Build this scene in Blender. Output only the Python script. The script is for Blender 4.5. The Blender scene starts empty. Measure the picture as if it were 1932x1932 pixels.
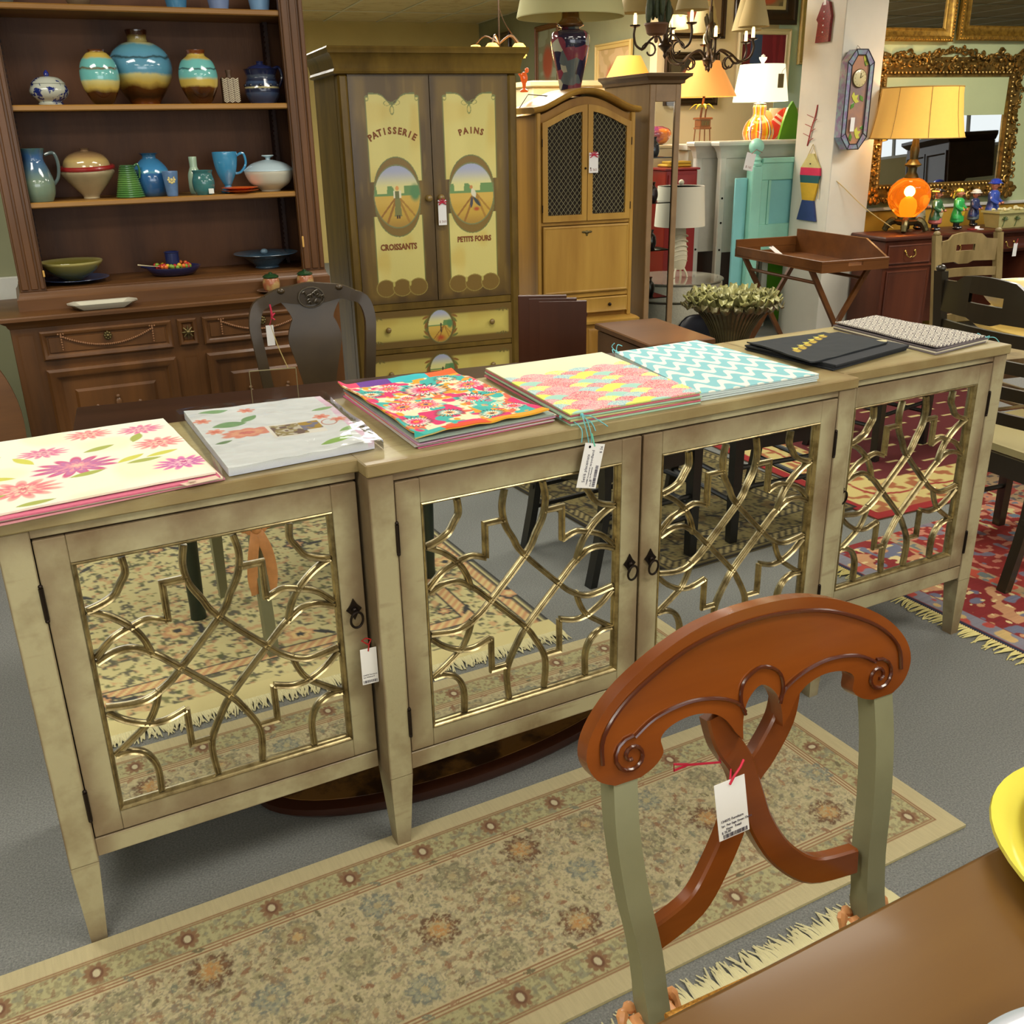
import bpy, math, random
import numpy as np
from mathutils import Matrix, Vector
random.seed(4)
PI=math.pi
SC=bpy.context.scene
COL=SC.collection
# ---------------------------------------------------------------- camera, world, lights, exposure
cam_d=bpy.data.cameras.new('camera'); cam=bpy.data.objects.new('camera',cam_d); COL.objects.link(cam)
R_=Vector((0.87838,-0.47761,-0.01817)); U_=Vector((0.18983,0.31374,0.93034)); F_=Vector((0.43864,0.82065,-0.36625))
M=Matrix((R_,U_,-F_)).transposed().to_4x4(); M.translation=Vector((0.0512,-1.7075,1.4837))
cam.matrix_world=M
cam_d.sensor_width=36.0; cam_d.lens=36.0*1845.67/1932; cam_d.clip_start=0.02; cam_d.clip_end=60
SC.camera=cam
SC.view_settings.view_transform='Standard'; SC.view_settings.look='None'; SC.view_settings.gamma=1.0
SC.view_settings.use_curve_mapping=False
SC.view_settings.exposure=0.12
SC.cycles.max_bounces=6; SC.cycles.transparent_max_bounces=12
SC.cycles.caustics_reflective=False; SC.cycles.caustics_refractive=False
SC.cycles.sample_clamp_indirect=4.0
W=bpy.data.worlds.new('world'); SC.world=W; W.use_nodes=True
W.node_tree.nodes['Background'].inputs[0].default_value=(0.93,0.96,1.0,1)
W.node_tree.nodes['Background'].inputs[1].default_value=1.0
A8=math.radians(-8); XP=(math.cos(A8),math.sin(A8)); YP=(-math.sin(A8),math.cos(A8))
def rl(x,y,z=0.0): return (x*XP[0]+y*YP[0], x*XP[1]+y*YP[1], z)     # room frame (turned 8 degrees) to world
def area(x,y,z,sx,sy,e,col=(1,.945,.84)):
    l=bpy.data.lights.new('ceiling_lamp','AREA'); l.shape='RECTANGLE'; l.size=sx; l.size_y=sy; l.energy=e; l.color=col
    o=bpy.data.objects.new('ceiling_lamp',l); COL.objects.link(o); o.location=rl(x,y,z); o.rotation_euler=(0,0,A8); return o
CEIL=2.62
LIGHTS=[(-0.7,-1.3),(1.9,-1.3),(-0.7,1.3),(1.7,1.35),(4.0,-1.3),(4.1,1.3),(5.6,2.6),(1.2,4.6),(3.3,5.2),(2.6,6.2),(1.0,7.2),(-0.7,-3.6),(1.9,-3.6),(4.4,-3.6)]
for (x,y) in LIGHTS: area(x,y,CEIL-0.085,1.15,0.55,(21 if y<2 else 36) if y<5.5 else 60)
area(0.9,-5.35,1.45,4.6,1.5,60,(0.95,0.97,1.0)).rotation_euler=(math.radians(90),0,A8)   # daylight through the shop front
def plight(x,y,z,e,col=(1,.72,.38),r=.03,world=False):
    l=bpy.data.lights.new('bulb_or_fill_light','POINT'); l.energy=e; l.color=col; l.shadow_soft_size=r
    o=bpy.data.objects.new('bulb_or_fill_light',l); COL.objects.link(o); o.location=(x,y,z) if world else rl(x,y,z); return o
# ---------------------------------------------------------------- helpers
def lin(c):
    c=np.asarray(c,float)/255.0
    return np.where(c<=0.04045,c/12.92,((c+0.055)/1.055)**2.4)
def S(r,g,b): 
    q=lin((r,g,b)); return (float(q[0]),float(q[1]),float(q[2]),1)
class MB:
    def __init__(s): s.v=[]; s.f=[]; s.T=None
    def add(s,vs,fs):
        n=len(s.v)
        if s.T is not None: vs=[tuple(s.T@Vector(p)) for p in vs]
        s.v+=[tuple(p) for p in vs]; s.f+=[tuple(i+n for i in f) for f in fs]
        return s
    def box(s,x0,x1,y0,y1,z0,z1,b=0.0):
        if x1<x0:x0,x1=x1,x0
        if y1<y0:y0,y1=y1,y0
        if z1<z0:z0,z1=z1,z0
        b=min(b,(x1-x0)*.45,(y1-y0)*.45,(z1-z0)*.45)
        if b<=0:
            return s.add([(x0,y0,z0),(x1,y0,z0),(x1,y1,z0),(x0,y1,z0),(x0,y0,z1),(x1,y0,z1),(x1,y1,z1),(x0,y1,z1)],
              [(3,2,1,0),(4,5,6,7),(0,1,5,4),(1,2,6,5),(2,3,7,6),(3,0,4,7)])
        V=[];ix={}
        X=(x0,x1);Y=(y0,y1);Z=(z0,z1)
        for i in (0,1):
            for j in (0,1):
                for k in (0,1):
                    sx=b if i==0 else -b; sy=b if j==0 else -b; sz=b if k==0 else -b
                    ix[i,j,k,0]=len(V);V.append((X[i],Y[j]+sy,Z[k]+sz))
                    ix[i,j,k,1]=len(V);V.append((X[i]+sx,Y[j],Z[k]+sz))
                    ix[i,j,k,2]=len(V);V.append((X[i]+sx,Y[j]+sy,Z[k]))
        F=[]
        g=lambda *a: ix[a]
        F.append((g(0,0,0,0),g(0,0,1,0),g(0,1,1,0),g(0,1,0,0)));F.append((g(1,0,0,0),g(1,1,0,0),g(1,1,1,0),g(1,0,1,0)))
        F.append((g(0,0,0,1),g(1,0,0,1),g(1,0,1,1),g(0,0,1,1)));F.append((g(0,1,0,1),g(0,1,1,1),g(1,1,1,1),g(1,1,0,1)))
        F.append((g(0,0,0,2),g(0,1,0,2),g(1,1,0,2),g(1,0,0,2)));F.append((g(0,0,1,2),g(1,0,1,2),g(1,1,1,2),g(0,1,1,2)))
        for i in (0,1):
            for j in (0,1):
                F.append((g(i,j,0,0),g(i,j,0,1),g(i,j,1,1),g(i,j,1,0)))
                F.append((g(i,0,j,0),g(i,0,j,2),g(i,1,j,2),g(i,1,j,0)))
                F.append((g(0,i,j,1),g(0,i,j,2),g(1,i,j,2),g(1,i,j,1)))
                for k in (0,1): F.append((g(i,j,k,0),g(i,j,k,1),g(i,j,k,2)))
        s._fix=True
        return s.add(V,F)
    def taper(s,a,za,b,zb):   # a,b = (x0,x1,y0,y1) at heights za, zb
        x0,x1,y0,y1=a; X0,X1,Y0,Y1=b
        return s.add([(x0,y0,za),(x1,y0,za),(x1,y1,za),(x0,y1,za),(X0,Y0,zb),(X1,Y0,zb),(X1,Y1,zb),(X0,Y1,zb)],
              [(3,2,1,0),(4,5,6,7),(0,1,5,4),(1,2,6,5),(2,3,7,6),(3,0,4,7)])
    def lathe(s,prof,cx=0,cy=0,z=0,n=28,sx=1,sy=1):
        V=[];F=[];m=len(prof)
        for r,h in prof:
            for k in range(n):
                a=2*PI*k/n; V.append((cx+r*sx*math.cos(a),cy+r*sy*math.sin(a),z+h))
        for i in range(m-1):
            for k in range(n):
                a=i*n+k;b=i*n+(k+1)%n; F.append((a,b,b+n,a+n))
        if m>3 and abs(prof[0][1]-prof[-1][1])<.006 and 0<abs(prof[0][0]-prof[-1][0])<.012 and prof[-1][0]>.02:
            for k in range(n): F.append(((m-1)*n+k,(m-1)*n+(k+1)%n,(k+1)%n,k))
            return s.add(V,F)
        if prof[0][0]>1e-4: F.append(tuple(range(n-1,-1,-1)))
        if prof[-1][0]>1e-4: F.append(tuple((m-1)*n+k for k in range(n)))
        return s.add(V,F)
    def tube(s,path,r,n=8,closed=False,cap=True,flat=None):
        P=[Vector(p) for p in path]; m=len(P); V=[];F=[]
        R=r if isinstance(r,(list,tuple)) else [r]*m
        up=None
        for i in range(m):
            if closed: d=P[(i+1)%m]-P[i-1]
            else: d=P[min(i+1,m-1)]-P[max(i-1,0)]
            if d.length<1e-9: d=Vector((0,0,1))
            d.normalize()
            if up is None:
                up=Vector((0,0,1)) if abs(d.z)<.9 else Vector((0,1,0))
            a=d.cross(up)
            if a.length<1e-6: a=d.cross(Vector((1,0,0)))
            a.normalize(); b=a.cross(d).normalized(); up=b
            for k in range(n):
                t=2*PI*k/n
                q=P[i]+a*(R[i]*math.cos(t))+b*(R[i]*math.sin(t)*(flat or 1)); V.append(tuple(q))
        for i in range(m if closed else m-1):
            j=(i+1)%m
            for k in range(n):
                k2=(k+1)%n; F.append((i*n+k,i*n+k2,j*n+k2,j*n+k))
        if cap and not closed:
            F.append(tuple(range(n-1,-1,-1))); F.append(tuple((m-1)*n+k for k in range(n)))
        return s.add(V,F)
    def prism(s,poly,d0,d1,axis='y'):
        if len(poly)>12:
            from mathutils.geometry import tessellate_polygon
            n=len(poly); P=lambda a,b,d: {'y':(a,d,b),'z':(a,b,d),'x':(d,a,b)}[axis]
            T=tessellate_polygon([[Vector((a,b,0)) for a,b in poly]])
            V=[P(a,b,d0) for a,b in poly]+[P(a,b,d1) for a,b in poly]
            return s.add(V,[tuple(t) for t in T]+[(t[2]+n,t[1]+n,t[0]+n) for t in T]+[(i,i+n,(i+1)%n+n,(i+1)%n) for i in range(n)])
        # poly in (x,z) for axis y, (x,y) for axis z, (y,z) for axis x
        n=len(poly)
        def P(a,b,d): return {'y':(a,d,b),'z':(a,b,d),'x':(d,a,b)}[axis]
        V=[P(a,b,d0) for a,b in poly]+[P(a,b,d1) for a,b in poly]
        ar=sum(poly[i][0]*poly[(i+1)%n][1]-poly[(i+1)%n][0]*poly[i][1] for i in range(n))
        F=[tuple(range(n)),tuple(range(2*n-1,n-1,-1))]+[(i,i+n,(i+1)%n+n,(i+1)%n) for i in range(n)]
        return s.add(V,F)
    def ball(s,cx,cy,cz,rx,ry=None,rz=None,n=12,m=8):
        ry=ry or rx; rz=rz or rx
        V=[(cx,cy,cz-rz)];F=[]
        for i in range(1,m):
            a=-PI/2+PI*i/m
            for k in range(n):
                t=2*PI*k/n; V.append((cx+rx*math.cos(a)*math.cos(t),cy+ry*math.cos(a)*math.sin(t),cz+rz*math.sin(a)))
        V.append((cx,cy,cz+rz)); L=len(V)-1
        for k in range(n):
            F.append((0,1+(k+1)%n,1+k)); F.append((L,L-n+k,L-n+(k+1)%n))
        for i in range(m-2):
            for k in range(n):
                a=1+i*n+k;b=1+i*n+(k+1)%n; F.append((a,b,b+n,a+n))
        return s.add(V,F)
    def rings(s,x0,x1,z0,z1,prof,cap=True):   # mitred frame facing -y ; prof [(inset,y)...]
        V=[];F=[]
        for ins,y in prof: V+=[(x0+ins,y,z0+ins),(x1-ins,y,z0+ins),(x1-ins,y,z1-ins),(x0+ins,y,z1-ins)]
        for i in range(len(prof)-1):
            for k in range(4):
                a=4*i+k;b=4*i+(k+1)%4; F.append((a,b,b+4,a+4))
        if cap: n=4*(len(prof)-1); F.append((n,n+1,n+2,n+3))
        return s.add(V,F)
    def stack(s,x0,x1,y0,y1,prof,back=False,cap=True):  # rectangular moulding ; prof [(out,z)...]
        V=[];F=[]
        for o,z in prof:
            yb=y1+(o if back else 0)
            V+=[(x0-o,y0-o,z),(x1+o,y0-o,z),(x1+o,yb,z),(x0-o,yb,z)]
        for i in range(len(prof)-1):
            for k in range(4):
                a=4*i+k;b=4*i+(k+1)%4; F.append((a,b,b+4,a+4))
        if cap: F.append((3,2,1,0)); n=4*(len(prof)-1); F.append((n,n+1,n+2,n+3))
        return s.add(V,F)
    def sweep(s,path,prof,closed=False,N=None):
        # path: 3D pts lying in a plane with normal N ; prof [(across, out)] open strip
        P=[Vector(p) for p in path]; N=Vector(N or (0,-1,0)); m=len(P); V=[];F=[];k=len(prof)
        for i in range(m):
            if closed or 0<i<m-1:
                d0=(P[i]-P[i-1]).normalized(); d1=(P[(i+1)%m]-P[i]).normalized()
            elif i==0: d0=d1=(P[1]-P[0]).normalized()
            else: d0=d1=(P[i]-P[i-1]).normalized()
            a0=d0.cross(N).normalized(); a1=d1.cross(N).normalized(); a=a0+a1
            a=a/max(.35,a.dot(a0)) if a.length>1e-6 else a0
            for q,h in prof: V.append(tuple(P[i]+a*q+N*h))
        for i in range(m if closed else m-1):
            j=(i+1)%m
            for t in range(k-1): F.append((i*k+t,i*k+t+1,j*k+t+1,j*k+t))
        if not closed: F.append(tuple(range(k))); F.append(tuple((m-1)*k+t for t in range(k-1,-1,-1)))
        return s.add(V,F)
def crom(P,n=6,closed=False):
    out=[];m=len(P)
    P=[tuple(p) for p in P]
    rng=range(m if closed else m-1)
    for i in rng:
        if closed: a,b,c,d=P[i-1],P[i],P[(i+1)%m],P[(i+2)%m]
        else: a,b,c,d=P[max(i-1,0)],P[i],P[i+1],P[min(i+2,m-1)]
        for k in range(n):
            t=k/n
            out.append(tuple(.5*((2*b[j])+(c[j]-a[j])*t+(2*a[j]-5*b[j]+4*c[j]-d[j])*t*t+(3*b[j]-a[j]-3*c[j]+d[j])*t**3) for j in range(len(b))))
    if not closed: out.append(P[-1])
    return out
def finish(me,smooth=35):
    me.validate()
    import bmesh
    bm=bmesh.new(); bm.from_mesh(me); bmesh.ops.recalc_face_normals(bm,faces=bm.faces); bm.to_mesh(me); bm.free()
    if smooth:
        me.polygons.foreach_set('use_smooth',[True]*len(me.polygons)); me.set_sharp_from_angle(angle=math.radians(smooth))
def obj(name,mb,m,parent=None,loc=None,rz=None,smooth=35,label=None):
    if isinstance(mb,MB):
        me=bpy.data.meshes.new(name); me.from_pydata(mb.v,[],mb.f); finish(me,smooth)
    else: me=mb
    if m is not None and not me.materials: me.materials.append(m)
    o=bpy.data.objects.new(name,me); COL.objects.link(o)
    if parent: o.parent=parent
    if loc is not None: o.location=loc
    if rz is not None: o.rotation_euler=(0,0,rz)
    if label: o['label']=label
    return o
def tag(o,label=None,cat=None,group=None,kind=None):
    if label:o['label']=label
    if cat:o['category']=cat
    if group:o['group']=group
    if kind:o['kind']=kind
    return o
def thing(name,label,cat,loc=(0,0,0),rz=0,group=None):
    o=bpy.data.objects.new(name,None); COL.objects.link(o); o.empty_display_size=.05
    o.location=loc; o.rotation_euler=(0,0,rz); tag(o,label,cat,group); return o
def single(name,mb,m,label,cat,loc=(0,0,0),rz=0,group=None,smooth=35,kind=None):
    return tag(obj(name,mb,m,None,loc,rz,smooth),label,cat,group,kind)
def struct(name,mb,m,loc=(0,0,0),rz=0): return tag(obj(name,mb,m,None,loc,rz),kind='structure')
# ---- materials
MC={}
def mat(name,col,rough=.5,metal=0,noise=0,nscale=20,bump=0,bscale=60,col2=None,stretch=None,emit=0,trans=0,coat=0,ecol=None,thr=None,ior=None,spec=None):
    if name in MC: return MC[name]
    m=bpy.data.materials.new(name); m.use_nodes=True; nt=m.node_tree; b=nt.nodes['Principled BSDF']; L=nt.links
    b.inputs['Base Color'].default_value=col; b.inputs['Roughness'].default_value=rough; b.inputs['Metallic'].default_value=metal
    if spec is not None: b.inputs['Specular IOR Level'].default_value=spec
    if ior: b.inputs['IOR'].default_value=ior
    if coat: b.inputs['Coat Weight'].default_value=coat; b.inputs['Coat Roughness'].default_value=.12
    if trans: b.inputs['Transmission Weight'].default_value=trans
    if emit: b.inputs['Emission Color'].default_value=ecol or col; b.inputs['Emission Strength'].default_value=emit
    if noise or bump or col2:
        tc=nt.nodes.new('ShaderNodeTexCoord'); mp=nt.nodes.new('ShaderNodeMapping'); L.new(tc.outputs['Object'],mp.inputs[0])
        if stretch: mp.inputs['Scale'].default_value=stretch
    if noise or col2:
        n=nt.nodes.new('ShaderNodeTexNoise'); n.inputs['Scale'].default_value=nscale; n.inputs['Detail'].default_value=5; n.inputs['Roughness'].default_value=.6
        L.new(mp.outputs[0],n.inputs['Vector'])
        r=nt.nodes.new('ShaderNodeValToRGB'); L.new(n.outputs[0],r.inputs[0])
        c2=col2 or tuple(x*(1-noise) for x in col[:3])+(1,)
        r.color_ramp.elements[0].color=c2; r.color_ramp.elements[1].color=col
        t=thr or (.35,.62); r.color_ramp.elements[0].position=t[0]; r.color_ramp.elements[1].position=t[1]
        L.new(r.outputs[0],b.inputs['Base Color'])
    if bump:
        n2=nt.nodes.new('ShaderNodeTexNoise'); n2.inputs['Scale'].default_value=bscale; n2.inputs['Detail'].default_value=4; L.new(mp.outputs[0],n2.inputs['Vector'])
        bp=nt.nodes.new('ShaderNodeBump'); bp.inputs['Strength'].default_value=bump; bp.inputs['Distance'].default_value=.004
        L.new(n2.outputs[0],bp.inputs['Height']); L.new(bp.outputs[0],b.inputs['Normal'])
    MC[name]=m; return m
def wood(name,c1,c2,axis='x',rough=.38,sc=9,coat=.25,bump=.12):
    st={'x':(.12,1,1),'y':(1,.12,1),'z':(1,1,.12)}[axis]
    return mat(name,c1,rough+.08,noise=1,col2=c2,nscale=sc,stretch=st,coat=coat*.35,spec=.35,bump=bump,bscale=sc*6,thr=(.3,.68))
def vcol(name,rough=.85,bump=.3,bscale=500,coat=0,spec=None):
    if name in MC: return MC[name]
    m=mat(name,(1,1,1,1),rough,bump=bump,bscale=bscale,coat=coat,spec=spec)
    a=m.node_tree.nodes.new('ShaderNodeVertexColor'); a.layer_name='Col'
    m.node_tree.links.new(a.outputs[0],m.node_tree.nodes['Principled BSDF'].inputs['Base Color']); return m
def banded(name,stops,rough=.12,coat=.6,wob=.06,nscale=4):
    # glaze bands up the object (generated z), edges wobbling with noise
    if name in MC: return MC[name]
    m=bpy.data.materials.new(name); m.use_nodes=True; nt=m.node_tree; b=nt.nodes['Principled BSDF']; L=nt.links
    b.inputs['Roughness'].default_value=rough; b.inputs['Coat Weight'].default_value=coat
    tc=nt.nodes.new('ShaderNodeTexCoord'); sp=nt.nodes.new('ShaderNodeSeparateXYZ'); L.new(tc.outputs['Generated'],sp.inputs[0])
    n=nt.nodes.new('ShaderNodeTexNoise'); n.inputs['Scale'].default_value=nscale; n.inputs['Detail'].default_value=4; L.new(tc.outputs['Generated'],n.inputs['Vector'])
    ma=nt.nodes.new('ShaderNodeMath'); ma.operation='MULTIPLY_ADD'; L.new(n.outputs[0],ma.inputs[0]); ma.inputs[1].default_value=wob*2; L.new(sp.outputs[2],ma.inputs[2])
    ms=nt.nodes.new('ShaderNodeMath'); ms.operation='SUBTRACT'; L.new(ma.outputs[0],ms.inputs[0]); ms.inputs[1].default_value=wob
    r=nt.nodes.new('ShaderNodeValToRGB'); L.new(ms.outputs[0],r.inputs[0]); cr=r.color_ramp
    while len(cr.elements)<len(stops): cr.elements.new(.5)
    for e,(p,c) in zip(cr.elements,stops): e.position=p; e.color=c
    L.new(r.outputs[0],b.inputs['Base Color']); MC[name]=m; return m
# ---- painted grids
def hsh(i,j,s): 
    q=np.sin(i*127.1+j*311.7+s*74.7)*43758.5453; return q-np.floor(q)
def vn(x,y,s=0):
    xi=np.floor(x);yi=np.floor(y);fx=x-xi;fy=y-yi;fx=fx*fx*(3-2*fx);fy=fy*fy*(3-2*fy)
    return (hsh(xi,yi,s)*(1-fx)+hsh(xi+1,yi,s)*fx)*(1-fy)+(hsh(xi,yi+1,s)*(1-fx)+hsh(xi+1,yi+1,s)*fx)*fy
def ss(a,b,x): 
    t=np.clip((x-a)/(b-a),0,1); return t*t*(3-2*t)
class Paint:
    def __init__(s,x,y,base): s.x=x;s.y=y;s.c=np.tile(lin(base),(x.size,1)).reshape(x.shape+(3,))
    def put(s,mask,col):
        m=np.clip(mask,0,1)[...,None]; s.c=s.c*(1-m)+lin(col)*m
    def disc(s,cx,cy,rx,ry,col,soft=.12,ang=0):
        dx=s.x-cx;dy=s.y-cy;c,si=math.cos(ang),math.sin(ang); d=np.hypot((dx*c+dy*si)/rx,(-dx*si+dy*c)/ry); s.put(1-ss(1-soft,1+soft,d),col)
    def ring(s,cx,cy,r,w,col,ry=None):
        d=np.hypot(s.x-cx,(s.y-cy)*(r/ry if ry else 1)); s.put(1-ss(w*.35,w*.65,abs(d-r)),col)
    def flower(s,cx,cy,r,n,cols,rot=0,jag=.35,sy=1.0,seed=0):
        dx=s.x-cx;dy=(s.y-cy)/sy;d=np.hypot(dx,dy)/r;a=np.arctan2(dy,dx)+rot
        e=1-jag*(1-abs(np.cos(a*n/2)))-.12*vn(a*3+9,d*0+seed,seed)
        k=len(cols)
        for i,c in enumerate(cols): s.put(1-ss(.9,1.1,d/(e*(1-i/k))),c)
    def line(s,f,w,col): s.put(1-ss(w*.5,w*.8,abs(f)),col)
    def leaf(s,cx,cy,l,w,ang,col):
        dx=s.x-cx;dy=s.y-cy;c,si=math.cos(ang),math.sin(ang);a=(dx*c+dy*si)/l;b=(-dx*si+dy*c)/w
        s.put(1-ss(.8,1.1,abs(b)/np.maximum(1e-3,1-a*a)+np.where(abs(a)>1,9,0)),col)
def gridmesh(name,nx,ny,pos,paint,thick=0.0,under=None,edge=None):
    # pos(s,t)->(n,3) world/local coordinates ; paint(s,t)->(n,3) linear colours ; closed slab if thick
    s,t=np.meshgrid(np.linspace(0,1,nx),np.linspace(0,1,ny)); P=pos(s,t).reshape(-1,3); Cc=paint(s,t).reshape(-1,3)
    N=nx*ny; i,j=np.meshgrid(np.arange(nx-1),np.arange(ny-1)); a=(j*nx+i).ravel()
    F=np.stack([a,a+1,a+1+nx,a+nx],1)
    if thick:
        b=np.concatenate([np.arange(nx),np.arange(1,ny)*nx+nx-1,(ny-1)*nx+np.arange(nx-2,-1,-1),np.arange(ny-2,0,-1)*nx])
        V2=P[b].copy(); 
        if callable(thick): V2[:,2]=thick(V2)
        else: V2[:,2]-=thick
        k=len(b); q=np.arange(k); E=np.stack([b,N+q,N+(q+1)%k,b[(q+1)%k]],1)
        P=np.concatenate([P,V2]); ce=Cc[b] if edge is None else np.tile(lin(edge),(k,1)); Cc=np.concatenate([Cc,ce]); F=np.concatenate([F,E])
    me=bpy.data.meshes.new(name); me.vertices.add(len(P)); me.vertices.foreach_set('co',P.astype(np.float32).ravel())
    me.loops.add(F.size); me.loops.foreach_set('vertex_index',F.astype(np.int32).ravel())
    me.polygons.add(len(F)); me.polygons.foreach_set('loop_start',np.arange(len(F),dtype=np.int32)*4)
    me.update(calc_edges=True); me.polygons.foreach_set('use_smooth',[True]*len(F)); me.set_sharp_from_angle(angle=math.radians(40))
    at=me.color_attributes.new('Col','FLOAT_COLOR','POINT'); at.data.foreach_set('color',np.concatenate([Cc,np.ones((len(Cc),1))],1).astype(np.float32).ravel())
    return me
def flatpos(w,h,z=0.0):
    return lambda s,t: np.stack([s*w,t*h,np.full_like(s,z)],-1)
def wallpos(w,h,y=0.0):
    return lambda s,t: np.stack([s*w,np.full_like(s,y),t*h],-1)
def text(s_,size,depth=.0006,align='CENTER',arc=None,bold=0,squash=1.0):
    # lettering as a mesh in the xz plane facing -y, centred on the origin
    mb=MB()
    def glyph(st,al):
        c=bpy.data.curves.new('glyph','FONT'); c.body=st; c.size=size; c.extrude=depth; c.offset=bold; c.align_x=al; c.resolution_u=2
        o=bpy.data.objects.new('glyph',c); me=bpy.data.meshes.new_from_object(o)
        V=[(v.co.x*squash,-v.co.z,v.co.y) for v in me.vertices]; F=[tuple(p.vertices) for p in me.polygons]
        bpy.data.objects.remove(o); bpy.data.curves.remove(c); bpy.data.meshes.remove(me); return V,F
    if arc is None: V,F=glyph(s_,align); mb.add(V,F)
    else:
        R,step=arc; n=len(s_)
        for i,ch in enumerate(s_):
            if ch==' ': continue
            V,F=glyph(ch,'CENTER'); a=(i-(n-1)/2)*step/R
            c,s=math.cos(a),math.sin(a)
            mb.add([(x*c+z*s+R*math.sin(a),y,-x*s+z*c+R*(math.cos(a)-1)) for x,y,z in V],F)
    return mb
# ================================================================ setting
def carpet_mat():
    m=mat('carpet',S(146,148,144),.95,noise=1,nscale=230,col2=S(100,103,103),bump=.6,bscale=420,thr=(.3,.7)); return m
M_carpet=carpet_mat()
M_wall=mat('wall_green',S(196,208,160),.8,noise=.06,nscale=3)
M_wally=mat('wall_straw',S(196,178,112),.8,noise=.08,nscale=3)
M_wallb=mat('wall_cream_pink',S(222,206,166),.8,noise=.05,nscale=2)
M_wallg=mat('wall_grey_green',S(150,152,118),.8,noise=.08,nscale=3)
M_white=mat('white_paint',S(226,226,216),.45,noise=.06,nscale=12)
M_ceil=mat('ceiling_tile',S(214,196,142),.9,noise=.10,nscale=7,col2=S(186,160,104),thr=(.2,.5),bump=.4,bscale=90)
M_mustard=mat('mustard_paint',S(190,150,52),.7,noise=.08,nscale=4)
M_rail=mat('ceiling_grid',S(208,202,170),.6)
f=MB(); f.box(-4,12,-7.4,13,-.05,0); struct('floor',f,M_carpet,rz=A8)
c=MB(); c.box(-4,12,-7.4,13,CEIL,CEIL+.05); struct('ceiling',c,M_ceil,rz=A8)
g=MB()
for k in range(27): x=-4+.6*k; g.box(x-.012,x+.012,-7.4,13,CEIL-.006,CEIL-.0005)
for k in range(17): y=-7.4+1.2*k; g.box(-4,12,y-.012,y+.012,CEIL-.007,CEIL-.0006)
struct('trim_1',g,M_rail,rz=A8)
w=MB(); w.box(-4,4.42,10.4,10.52,0,CEIL); struct('wall_back',w,M_wally,rz=A8)
w=MB(); w.box(4.42,4.54,6.12,10.52,0,CEIL); struct('wall_alcove',w,M_wallg,rz=A8)
w=MB(); w.box(3.0,7.2,6.0,6.12,0,CEIL,0); w.v=[(x if x>3.5 else 4.42,y,z) for x,y,z in w.v]; struct('wall_lamps',w,M_wallb,rz=A8)
w=MB(); w.box(4.9,12,4.3,4.42,.0,CEIL); struct('wall_mirrors',w,M_wall,rz=A8)
w=MB(); w.box(4.9,12,4.285,4.298,0,.87); struct('trim_2',w,M_mustard,rz=A8)
w=MB(); w.box(4.9,12,4.27,4.298,.872,.895,.004); struct('trim_3',w,M_white,rz=A8)
w=MB(); w.box(4.73,5.06,4.08,4.50,0,CEIL,.004); struct('wall_column',w,mat('column_paint',S(214,212,200),.55,noise=.05,nscale=5),rz=A8)
w=MB(); w.box(5.55,7.2,5.994,5.9995,0,CEIL); struct('trim_5',w,mat('wall_pale_blue',S(206,230,222),.8,noise=.05,nscale=2),rz=A8)
w=MB(); w.box(12.0,12.12,-7.4,4.3,0,1.70); w.box(12.0,12.12,-7.4,4.3,2.25,CEIL)
for k in range(8): w.box(12.0,12.12,-7.4+k*1.55,-7.1+k*1.55,1.70,2.25)
w.box(12.0,12.12,4.0,4.3,1.70,2.25)
struct('wall_right',w,mat('wall_tan',S(196,178,124),.8,noise=.06,nscale=3),rz=A8)
for k in range(7):
    y=-7.1+k*1.55; w=MB(); w.box(11.98,12.01,y,y+1.25,1.70,1.74); w.box(11.98,12.01,y,y+1.25,2.21,2.25); w.box(11.98,12.01,y+.60,y+.65,1.74,2.21)
    win=struct('window_%d'%(k+8),w,M_white,rz=A8)
    w=MB(); w.box(12.02,12.024,y,y+1.25,1.70,2.25); obj('pane',w,mat('window_glass',(.95,.98,1,1),.02,trans=1,ior=1.02),win)
w=MB(); w.box(-4.12,-4.0,-7.4,13,0,CEIL); struct('wall_left',w,M_wallg,rz=A8)
w=MB(); w.box(-4,.3,3.05,3.15,0,CEIL); struct('wall_partition',w,M_wallg,rz=A8)
w=MB(); w.box(-4,.3,3.02,3.049,.80,.93,.004); struct('trim_4',w,M_white,rz=A8)
# shop front with windows (seen only in the mirrors)
w=MB(); w.box(-4,12,-5.6,-5.48,0,.7); w.box(-4,12,-5.6,-5.48,2.2,CEIL)
for k in range(8): x=-4+k*1.8; w.box(x,x+.28,-5.6,-5.48,.7,2.2)
struct('wall_front',w,M_wall,rz=A8)
for k in range(7):
    x=-3.72+k*1.8; w=MB(); w.rings(x,x+1.52,.7,2.2,[(0,-5.56),(0,-5.53),(.05,-5.53),(.05,-5.56)],cap=False); w.box(x+.74,x+.78,-5.56,-5.53,.75,2.15)
    win=struct('window_%d'%(k+1),w,M_white,rz=A8)
    w=MB(); w.box(x+.05,x+1.47,-5.55,-5.546,.75,2.15); obj('pane',w,mat('window_glass',(.95,.98,1,1),.02,trans=1,ior=1.02),win)
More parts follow.
